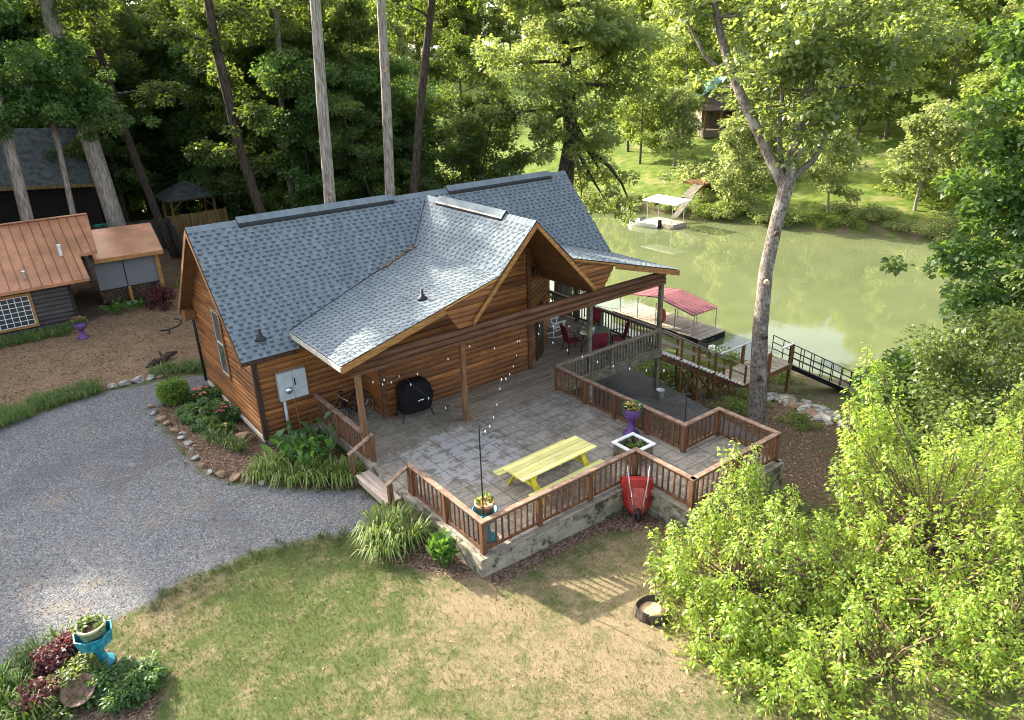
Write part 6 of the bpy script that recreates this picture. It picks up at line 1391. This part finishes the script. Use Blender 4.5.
def rock(x, y, s, label, group, k=None, name='edging_stone', cat='stone', sz=.6):
    o = link_mesh(name, ROCK[random.randrange(6) if k is None else k]); o.location = (x, y, H(x, y) + s * sz * .35); o.scale = (s * random.uniform(.8, 1.25), s * random.uniform(.75, 1.1), s * sz); o.rotation_euler = (random.uniform(-.2, .2), random.uniform(-.2, .2), random.uniform(0, 6.28)); return tag(o, label, cat, group)
for (x, y, s) in ((-2.2, 4.97, .14), (-2.25, 4.4, .17), (-2.2, 3.7, .16), (-2.1, 3.2, .14), (-2.06, 2.5, .15), (-1.98, 1.9, .13), (-1.97, 1.4, .14), (-1.99, .84, .11), (-2.05, .3, .15), (-2.03, -.25, .13), (-1.92, -.8, .14), (-1.76, -1.18, .19), (-1.5, -1.6, .21), (-1.15, -1.95, .17), (-1.0, -2.3, .13), (-1.9, 2.2, .1), (-2.15, 4.0, .1), (-1.85, 1.1, .09)):
    rock(x, y, s, 'pale edging stone in the curved row between the gravel and the flower bed', 'edging stones of the flower bed')
rock(-.85, -1.25, .24, 'grey rounded stone at the tip of the flower bed beside the strap leaved plants', None, 1)
rock(-.42, .75, .33, 'brown boulder in the flower bed beside the gable wall corner', None, 0, 'boulder', 'boulder', .8)
for (x, y, s) in ((-2.85, 7.75, .2), (-2.45, 7.72, .24), (-2.0, 7.75, .26), (-1.62, 7.8, .2), (-1.3, 7.7, .16), (-3.2, 7.7, .15)): rock(x, y, s, 'flat grey stone in the low row between the gravel drive and the bark yard', 'stones edging the bark yard')
rs = np.random.default_rng(90)
for i in range(70):
    t = rs.uniform(0, 1); x = 21.6 - 2.6 * t + rs.normal(0, .55); y = -4.2 - 4.4 * t + rs.normal(0, .6); rock(x, y, rs.uniform(.12, .42), 'grey brown rock in the pile on the river bank beyond the riverside tree', 'rocks piled on the bank', name='bank_rock', cat='rock', sz=.45)
lg = empty('driftwood_log', (-.9, 9.6, H(-.9, 9.6)), 'weathered driftwood log lying on the bark yard between the shed and the cabin', 'log')
mb = MB(); z = H(-.9, 9.6); mb.tube([(-1.45, 9.1, z + .04), (-1.1, 9.35, z + .08), (-.75, 9.5, z + .06), (-.45, 9.9, z + .08), (-.1, 10.1, z + .05)], [.10, .17, .13, .12, .06], 8, wob=.2); mb.tube([(-.7, 9.7, z + .1), (-.75, 10.0, z + .3)], [.07, .03], 6); mb.build('wood', MT['barkdk'], lg, smooth=True)
cs = empty('yard_ornament', (.55, 14.3, H(.55, 14.3)), 'dark curled metal ornament standing on the bark near the cabin downspout', 'ornament')
mb = MB(); z = H(.55, 14.3); mb.tube([(.5 + .3 * t * math.cos(t * 3), 14.0 + .25 * t * math.sin(t * 3), z + .05 + .2 * t) for t in np.linspace(0, 2.4, 24)], .04, 6); mb.build('scroll', MT['black'], cs)

# ------------------------------------------------------------------ garden plants
def blades(n, h, spread, w, arch, rs, up0=.9, inner=.12):
    """arching strap leaves of three segments"""
    V = []; F = []
    for i in range(n):
        a = rs.uniform(0, 6.28); r0 = inner * math.sqrt(rs.uniform(0, 1)); hh = h * rs.uniform(.6, 1.15); sp_ = spread * rs.uniform(.3, 1.1); d = np.array([math.cos(a), math.sin(a), 0]); s = np.array([-d[1], d[0], 0]) * w * rs.uniform(.7, 1.2); p0 = d * r0; p0 = p0 + rs.normal(0, .02, 3) * np.array([1, 1, 0])
        p1 = p0 + d * sp_ * .35 + np.array([0, 0, hh * .65]); p2 = p0 + d * sp_ * .75 + np.array([0, 0, hh]); p3 = p0 + d * sp_ * 1.1 + np.array([0, 0, hh * (1 - arch)])
        b = len(V); V += [p0 - s * .7, p0 + s * .7, p1 - s, p1 + s, p2 - s * .8, p2 + s * .8, p3 - s * .12, p3 + s * .12]; F += [(b, b+1, b+3, b+2), (b+2, b+3, b+5, b+4), (b+4, b+5, b+7, b+6)]
    return np.array(V), np.array(F)
def blade_plant(name, x, y, label, m, n=70, h=.5, spread=.45, w=.012, arch=.4, seed=0, group=None, inner=.12, cat='plant', z=None):
    rs = np.random.default_rng(seed); V, F = blades(n, h, spread, w, arch, rs, inner=inner); var = np.repeat(rs.uniform(0, 1, n), 3)
    o = link_mesh(name, fast_mesh(name, V, F, var, MT[m])); o.location = (x, y, (H(x, y) if z is None else z) - .02); return tag(o, label, cat, group)
# lily clumps by the step and below the patio wall
for i, (x, y, h, s) in enumerate(((-.1, -2.0, .5, .5), (-.55, -1.75, .46, .48), (.35, -2.75, .5, .55), (.75, -3.05, .5, .52), (-.2, -2.6, .48, .5), (-.85, -2.0, .42, .42), (1.15, -3.2, .48, .45))):
    blade_plant('strap_leaf_plant', x, y, 'pale green strap leaved clump at the gravel edge before the meter box', 'lf_lily', 115, h, s * 1.15, .021, .6, 100 + i, 'strap leaved clumps by the meter box', .22)
for i, (x, y, h, s) in enumerate(((.55, -6.4, .62, .6), (.95, -6.9, .6, .55), (.35, -6.9, .5, .55), (.9, -6.2, .6, .5))):
    blade_plant('strap_leaf_plant', x, y, 'green strap leaved clump below the patio wall, right of the wooden step', 'lf_lily', 160, h, s * 1.1, .021, .55, 120 + i, 'strap leaved clumps below the patio wall', .2)
def broad_plant(name, x, y, label, n, h, spread, L, W, seed, m='lf_canna'):
    rs = np.random.default_rng(seed); r = empty(name, (x, y, H(x, y)), label, 'plant'); P = []; D = []; mb = MB()
    for i in range(n):
        a = rs.uniform(0, 6.28); q = spread * math.sqrt(rs.uniform(0, 1)); hh = h * rs.uniform(.55, 1.1); b = np.array([q * math.cos(a) * .6, q * math.sin(a) * .6, 0]); t = np.array([q * math.cos(a), q * math.sin(a), hh]); mb.tube([tuple(b), tuple(t)], [.012, .006], 4, caps=False)
        for k in range(5):
            f = rs.uniform(.3, 1); p = b + (t - b) * f; aa = rs.uniform(0, 6.28); P.append(p); D.append((math.cos(aa) * .7, math.sin(aa) * .7, rs.uniform(.6, 1.8)))
    with local(r):
        mb.build('stems', MT['lf_canna'], r); add_leaves('foliage', MT[m], r, np.array(P), np.array(D), L, W, rs, nrand=.5, fold=.3, droop=.22)
    return r
broad_plant('canna_plant', .50, -1.75, 'tall clump of broad glossy leaves in front of the meter conduit', 46, 1.0, 1.05, .44, .07, 130)
broad_plant('broad_leaf_plant', 1.22, -8.1, 'bright glossy broad leaved clump against the patio wall near the turquoise planter', 40, .62, .36, .36, .045, 131)
broad_plant('hosta_plant', -.75, 17.9, 'bright green broad leaved clump below the lattice of the screened lean-to', 20, .45, .8, .3, .1, 132); broad_plant('hosta_plant', .5, 18.3, 'smaller green broad leaved clump right of the lattice of the screened lean-to', 14, .4, .6, .28, .09, 133)
broad_plant('hosta_plant', 2.9, 19.6, 'bright yellow green leafy plant at the corner post behind the cabin gable', 16, .7, .5, .3, .1, 134, 'lf_shrub')
# clipped round shrub and the mixed bed
rs = np.random.default_rng(140); cl = [(*(v / np.linalg.norm(v) * np.array([.36, .36, .34]) + np.array([0, 0, .42])), .2) for v in rs.normal(0, 1, (46, 3))] + [(0, 0, .42, .3)]
bush('round_shrub', (-1.42, 5.0, H(-1.4, 5)), 'bright green clipped round shrub at the gravel edge', bush_mesh(141, cl, 1500, .07, .03, MT['lf_shrub']), sc=1.0, cat='shrub', stems=6, sr=.2, h=.4)
def low_bush(name, x, y, label, leaf, rx, h, seed, per=900, L=.08, W=.028, fl=None, n=22):
    rs = np.random.default_rng(seed); cl = []
    for i in range(n): a = rs.uniform(0, 6.28); q = math.sqrt(rs.uniform(0, 1)); cl.append((rx * q * math.cos(a), rx * q * math.sin(a), h * rs.uniform(.2, 1) * (1.1 - .5 * q), rs.uniform(.10, .22)))
    r = bush(name, (x, y, H(x, y)), label, bush_mesh(seed + 1, cl, per * 3, L, W, MT[leaf]), cat='shrub', stems=7, sr=rx * .6, h=h * .8)
    if fl:
        mb = MB()
        for i in range(fl[1]):
            a = rs.uniform(0, 6.28); q = rx * math.sqrt(rs.uniform(0, 1)); p = (q * math.cos(a), q * math.sin(a), h * (1.15 - .45 * q / rx) + rs.uniform(-.03, .06))
            for k in range(5): b = k * 1.2566; mb.add([p, (p[0] + .05 * math.cos(b - .45), p[1] + .05 * math.sin(b - .45), p[2] + .012), (p[0] + .065 * math.cos(b), p[1] + .065 * math.sin(b), p[2]), (p[0] + .05 * math.cos(b + .45), p[1] + .05 * math.sin(b + .45), p[2] + .012)], [(0, 1, 2, 3)])
        with local(r): mb.build('blossom', MT[fl[0]], r)
    return r
low_bush('flowering_shrub', -.6, 4.5, 'low shrub with salmon blossoms beside the gable wall', 'lf_mid', .5, .5, 150, fl=('bl_r', 24)); low_bush('flowering_shrub', -.45, 2.6, 'shrub with a pink blossom head beside the gable wall', 'lf_mid', .35, .5, 152, fl=('bl_p', 16))
low_bush('garden_shrub', -1.0, 3.1, 'loose green shrub in the middle of the gable flower bed', 'lf_mid', .75, .5, 154, n=34); low_bush('garden_shrub', -1.2, 1.9, 'low grey green plant in the gable flower bed near the edging stones', 'lf_mid', .45, .32, 156)
for i, (x, y, s) in enumerate(((-1.05, .75, .36), (-.85, .1, .4), (-1.3, 1.2, .3))): blade_plant('strap_leaf_plant', x, y, 'small dark green tuft in the flower bed left of the brown boulder', 'lf_lir', 90, s, s, .013, .45, 160 + i, 'tufts in the gable flower bed')
low_bush('flowering_plant', -.75, 1.6, 'tiny plant with yellow flowers left of the brown boulder', 'lf_mid', .15, .22, 164, fl=('bl_y', 8), n=8)
low_bush('maroon_bush', 1.15, 18.2, 'dark maroon bush in front of the screened lean-to post', 'lf_red', .75, 1.1, 166, n=40)
# border grass strips
def strip(name, pts, label, h, w, seed, m='lf_lir', dens=150):
    rs = np.random.default_rng(seed); Vs = []; Fs = []; vr = []; b = 0; L = 0
    for (xa, ya), (xb, yb) in zip(pts[:-1], pts[1:]):
        l = math.hypot(xb - xa, yb - ya); nx_, ny_ = -(yb - ya) / l, (xb - xa) / l
        for i in range(int(l / .11)):
            for j in range(max(2, int(w / .28))):
                t = rs.uniform(0, 1); o = rs.uniform(-w / 2, w / 2); x = xa + (xb - xa) * t + nx_ * o; y = ya + (yb - ya) * t + ny_ * o
                V, F = blades(22, h * rs.uniform(.75, 1.2), .32, .011, .5, rs, inner=.1); Vs.append(V + np.array([x, y, H(x, y)])); Fs.append(F + b); b += len(V); vr.append(np.repeat(np.clip(rs.uniform(0, 1) * .5 + rs.uniform(0, .5, 22), 0, 1), 3))
    c = pts[0]; V = np.concatenate(Vs) - np.array([c[0], c[1], H(*c)])
    o = link_mesh(name, fast_mesh(name, V, np.concatenate(Fs), np.concatenate(vr), MT[m])); o.location = (c[0], c[1], H(*c)); return tag(o, label, 'border grass', 'strips of border grass')
strip('border_grass', [(-12, 4.6), (-8.5, 5.9), (-6.4, 7.0), (-4.6, 7.65), (-3.3, 7.9)], 'long strip of border grass along the far edge of the gravel drive', .34, .95, 170)
strip('border_grass', [(-1.35, 7.9), (-.5, 8.25), (.55, 8.2)], 'short dark strip of border grass between the stone row and the cabin gable', .32, .7, 171)
strip('border_grass', [(-12, 15.2), (-5.8, 15.75), (-4.2, 15.95), (-2.9, 16.1)], 'dark strip of border grass along the foot of the shed wall', .32, .8, 172)
# corner bed with the turquoise planter
strip('border_grass', [(-7.6, -6.2), (-7.1, -5.75), (-6.6, -5.45), (-6.15, -5.5)], 'dark green border grass at the gravel side of the octagonal turquoise planter', .32, .5, 173, dens=80)
low_bush('barberry_bush', -6.45, -5.95, 'dark red leaved bush left of the octagonal turquoise planter', 'lf_red', .32, .55, 180, L=.06); low_bush('barberry_bush', -6.85, -6.7, 'dusty red leaved bush at the lower left, nearest the pottery bowl', 'lf_red', .38, .45, 182, L=.06); low_bush('barberry_bush', -6.15, -5.75, 'small dark red tuft just behind the octagonal turquoise planter', 'lf_red', .22, .45, 184, L=.06)
low_bush('garden_shrub', -6.1, -6.75, 'yellow green shrub in front of the octagonal turquoise planter', 'lf_olive', .36, .5, 186); low_bush('garden_shrub', -5.35, -7.45, 'dark green feathery shrub at the lawn corner of the planter bed', 'lf_mid', .5, .45, 188, n=34, L=.09, W=.02); low_bush('garden_shrub', -5.75, -7.15, 'low dark green shrub between the pottery bowl and the lawn', 'lf_mid', .4, .35, 190)
for i, (x, y) in enumerate(((-7.2, -6.35), (-7.45, -6.0), (-7.0, -7.0), (-7.5, -6.6))): blade_plant('strap_leaf_plant', x, y, 'light green strap leaved clump at the lower left edge by the gravel', 'lf_shrub', 100, .42, .4, .018, .5, 195 + i, 'strap leaved clumps at the lower left')
low_bush('garden_shrub', -6.55, -7.15, 'mixed green and tan low plant left of the pottery bowl', 'lf_olive', .3, .28, 192)
bw = empty('pottery_bowl', (-6.22, -7.2, H(-6.2, -7.2) + .28), 'brown clay saucer bowl tilted among the plants in the lower left corner', 'bowl'); bw.rotation_euler = (R(24), R(-14), 0)
with local(bw):
    e_ = bw.rotation_euler.copy(); mb = MB(); mb.lathe([(.08, -.06), (.2, -.03), (.29, .04), (.305, .05), (.28, .035), (.19, -.01), (0, -.025)], 28); mb.build('bowl', MT['claybrown'], bw, smooth=True)
mb = MB(); mb.lathe([(.1, -.3), (.09, -.02)], 10, (-6.22, -7.2, H(-6.2, -7.2) + .26)); bs_ = mb.build('bowl_stand', MT['rock2'], bw); bs_.parent = bw; bs_.rotation_euler = (R(-24), R(14), 0); bs_.location = (0, 0, 0)
me_ = bs_.data
co = np.zeros(len(me_.vertices) * 3); me_.vertices.foreach_get('co', co); co = co.reshape(-1, 3); co[:, 2] -= co[:, 2].max() + .02; me_.vertices.foreach_set('co', co.ravel())
rock(-5.35, -6.75, .13, 'pale stone at the edge of the planter bed beside the lawn', None, 2)
# hollow stump under the yellow-green tree
sp = empty('tree_stump', (3.72, -12.3, H(3.7, -12.3)), 'low hollow stump with a pale cut top below the yellow green tree', 'stump')
with local(sp):
    mb = MB(); mb.lathe([(.42, -.1), (.36, .06), (.34, .22), (.31, .24), (.29, .2), (.27, .10), (0, .08)], 18); 
    mb.v = [(x * (1 + .08 * math.sin(3 * math.atan2(y, x) + 1)), y * (1 + .08 * math.sin(3 * math.atan2(y, x))), z) for x, y, z in mb.v]; mb.build('bark', MT['barkdk'], sp, smooth=True)
    mb = MB(); mb.lathe([(.265, .115), (.2, .15), (0, .13)], 14, capb=False); mb.build('cut_top', MT['cutwood'], sp)

# ------------------------------------------------------------------ small ground cover
def in_mask(P, sdv): return sdv
rs = np.random.default_rng(200)
N = 230000; gx = rs.uniform(-9, 13, N); gy = rs.uniform(-19, -4.4, N)
g1 = np.max([poly_sd(gx, gy, GRAVEL)] + [poly_sd(gx, gy, b) for b in BEDS] + [poly_sd(gx, gy, [(1.6, -3), (1.6, -9.1), (6.6, -9.1), (6.6, -11), (11.1, -11), (11.1, -3)])], axis=0)
wv = .5 * np.clip(.9 * np.exp(-((gx - 3.2)**2 + (gy + 11.5)**2) / 4.8) + .8 * np.exp(-((gx - 1)**2 + (gy + 9.6)**2) / 1.6) + .7 * np.exp(-((gx - 4.6)**2 + (gy + 12.4)**2) / 2.6) + .45 * np.exp(-((gx)**2 + (gy + 11)**2) / 5), 0, 1)
pat = .5 + .5 * np.sin(gx * 2.1 + 1.3 * np.sin(gy * 1.7)) * np.sin(gy * 2.4 + 1.1 * np.sin(gx * 1.9))
wv = wv * (.35 + .95 * (.5 + .5 * np.sin(gx * 4.3 + 2 * np.sin(gy * 3.1)) * np.sin(gy * 3.7 + 1.7 * np.sin(gx * 2.9))))
keep = (g1 < rs.uniform(-.25, .06, N)) & (rs.uniform(0, 1, N) > wv * .95) & (rs.uniform(0, 1, N) < .55 + .45 * pat) & ~((gx > 9.5) & (gy > -13))
gx, gy = gx[keep], gy[keep]; n = len(gx); gz = Hn(gx, gy); base = np.stack([gx, gy, gz], -1)
Vs = []; 
for b in range(2):
    a = rs.uniform(0, 6.28, n); d = np.stack([np.cos(a), np.sin(a), np.zeros(n)], -1); s = np.stack([-d[:, 1], d[:, 0], np.zeros(n)], -1) * rs.uniform(.003, .007, (n, 1)); hh = rs.uniform(.015, .05, (n, 1)); o = base + d * rs.uniform(0, .03, (n, 1)); t = o + d * hh * .7; t[:, 2:] += hh
    Vs.append(np.stack([o - s, o + s, t], 1))
V = np.concatenate(Vs).reshape(-1, 3); F = np.arange(len(V)).reshape(-1, 3)
vr = np.clip(np.tile(pat[keep] * .35, 2) + rs.uniform(0, .65, len(F)), 0, 1); dryf = rs.uniform(0, 1, len(F)) < np.tile(wv[keep], 2) * .9 + .06; vr = np.where(dryf, .99, vr * .92)
tag(link_mesh('lawn_grass', fast_mesh('lawn_grass', V, F, vr, MT['grassb'])), 'short patchy lawn grass in front of the patio', 'grass', kind='stuff')
# loose gravel stones
MT['pebble'] = None
m, nt, out = mat_new('loose_gravel'); var = attr(nt, 'var'); finish(nt, out, ramp(nt, var, [(0, (.055, .06, .065)), (.5, (.15, .154, .158)), (.85, (.23, .232, .232)), (1, (.42, .41, .39))]), .9, spec=.2); MT['pebble'] = m
N = 26000; gx = rs.uniform(-9, 1.6, N); gy = rs.uniform(-6.2, 7.6, N); keep = poly_sd(gx, gy, GRAVEL) > rs.uniform(-.25, .1, N); gx, gy = gx[keep], gy[keep]; n = len(gx); c = np.stack([gx, gy, Hn(gx, gy)], -1)
r_ = rs.uniform(.010, .024, (n, 1)); a = rs.uniform(0, 6.28, n); e1 = np.stack([np.cos(a), np.sin(a), np.zeros(n)], -1) * r_ * 1.2; e2 = np.stack([-np.sin(a), np.cos(a), np.zeros(n)], -1) * r_ * rs.uniform(.6, 1, (n, 1)); up_ = np.array([0, 0, 1.0]) * r_ * .9
V = np.stack([c - e1, c + e2, c + e1, c - e2, c + up_ + e1 * .1], 1).reshape(-1, 3); b = np.arange(n)[:, None] * 5
F = np.concatenate([b + np.array([0, 3, 4]), b + np.array([3, 2, 4]), b + np.array([2, 1, 4]), b + np.array([1, 0, 4])]); vr = np.tile(rs.uniform(0, 1, n), 4)
tag(link_mesh('gravel', fast_mesh('gravel', V, F, vr, MT['pebble'])), 'loose blue grey gravel on the drive', 'gravel', kind='stuff')
rs = np.random.default_rng(310); Vs = []; Fs = []; vr = []; b = 0
for i in range(260):
    k = rs.integers(10, 23); a_, b_ = GRAVEL[k], GRAVEL[(k + 1) % len(GRAVEL)]; t = rs.uniform(0, 1); x = a_[0] + (b_[0] - a_[0]) * t + rs.normal(0, .16); y = a_[1] + (b_[1] - a_[1]) * t + rs.normal(0, .16) - (.1 if k > 15 else 0)
    if k < 17 and rs.uniform() < .75: continue
    V, F = blades(int(rs.integers(5, 16)), rs.uniform(.05, .13), rs.uniform(.05, .12), .006, .4, rs, inner=.05); Vs.append(V + np.array([x, y, H(x, y)])); Fs.append(F + b); b += len(V); vr.append(rs.uniform(0, 1, len(F)))
tag(link_mesh('edge_weeds', fast_mesh('edge_weeds', np.concatenate(Vs), np.concatenate(Fs), np.concatenate(vr), MT['grassb'])), 'ragged weeds along the edge of the gravel drive', 'weeds', kind='stuff')
# fallen leaves and bark chips
def litter(name, label, area, N, size, m, test, seed):
    rs = np.random.default_rng(seed); x0, x1, y0, y1 = area; gx = rs.uniform(x0, x1, N); gy = rs.uniform(y0, y1, N); k = test(gx, gy); gx, gy = gx[k], gy[k]; n = len(gx); P = np.stack([gx, gy, Hn(gx, gy) + .012], -1); D = rs.normal(0, 1, (n, 3)); D[:, 2] *= .25
    V, F = leaf_verts(P, D, rs.normal(0, .35, (n, 3)) + np.array([0, 0, 1.]), size * rs.uniform(.6, 1.3, n), size * .28, .3, 0.0)
    tag(link_mesh(name, fast_mesh(name, V, F, rs.uniform(0, 1, n), m)), label, 'leaf litter' if 'lea' in name else 'bark chips', kind='stuff')
m, nt, out = mat_new('bark_chip'); var = attr(nt, 'var'); finish(nt, out, ramp(nt, var, [(0, (.07, .042, .026)), (.6, (.2, .13, .08)), (1, (.42, .31, .21))]), .9, spec=.15); MT['chip'] = m
litter('bark_chips', 'brown bark chips covering the yard by the shed and the flower beds', (-9, 3.5, -9, 19), 30000, .075, MT['chip'], lambda x, y: (poly_sd(x, y, YARD) > 0) | (np.max([poly_sd(x, y, b) for b in BEDS], axis=0) > .05), 300)
litter('lawn_leaves', 'dry leaves scattered on the lawn and the gravel', (-9, 9, -18, 7), 2600, .07, MT['chip'], lambda x, y: poly_sd(x, y, [(1.5, -3), (1.5, -9.2), (6.5, -9.2), (6.5, -11.1), (10.5, -11.1), (10.5, 7), (0, 7), (0, 0), (1.5, 0)]) < -.05, 302)
litter('fallen_leaves', 'dry fallen leaves on the slope between the patio and the river', (9, 24, -16, 5), 9000, .10, MT['chip'], lambda x, y: (poly_sd(x, y, [(8.8, -3.4), (8.8, -8.8), (10.3, -8.8), (11.1, -11), (6.6, -11), (6.6, -3.4)]) < -.1) & ~((x > 12) & (x < 15.3) & (y > -8.2) & (y < 1.2)) & (bank_s(x, y) < -5), 301)
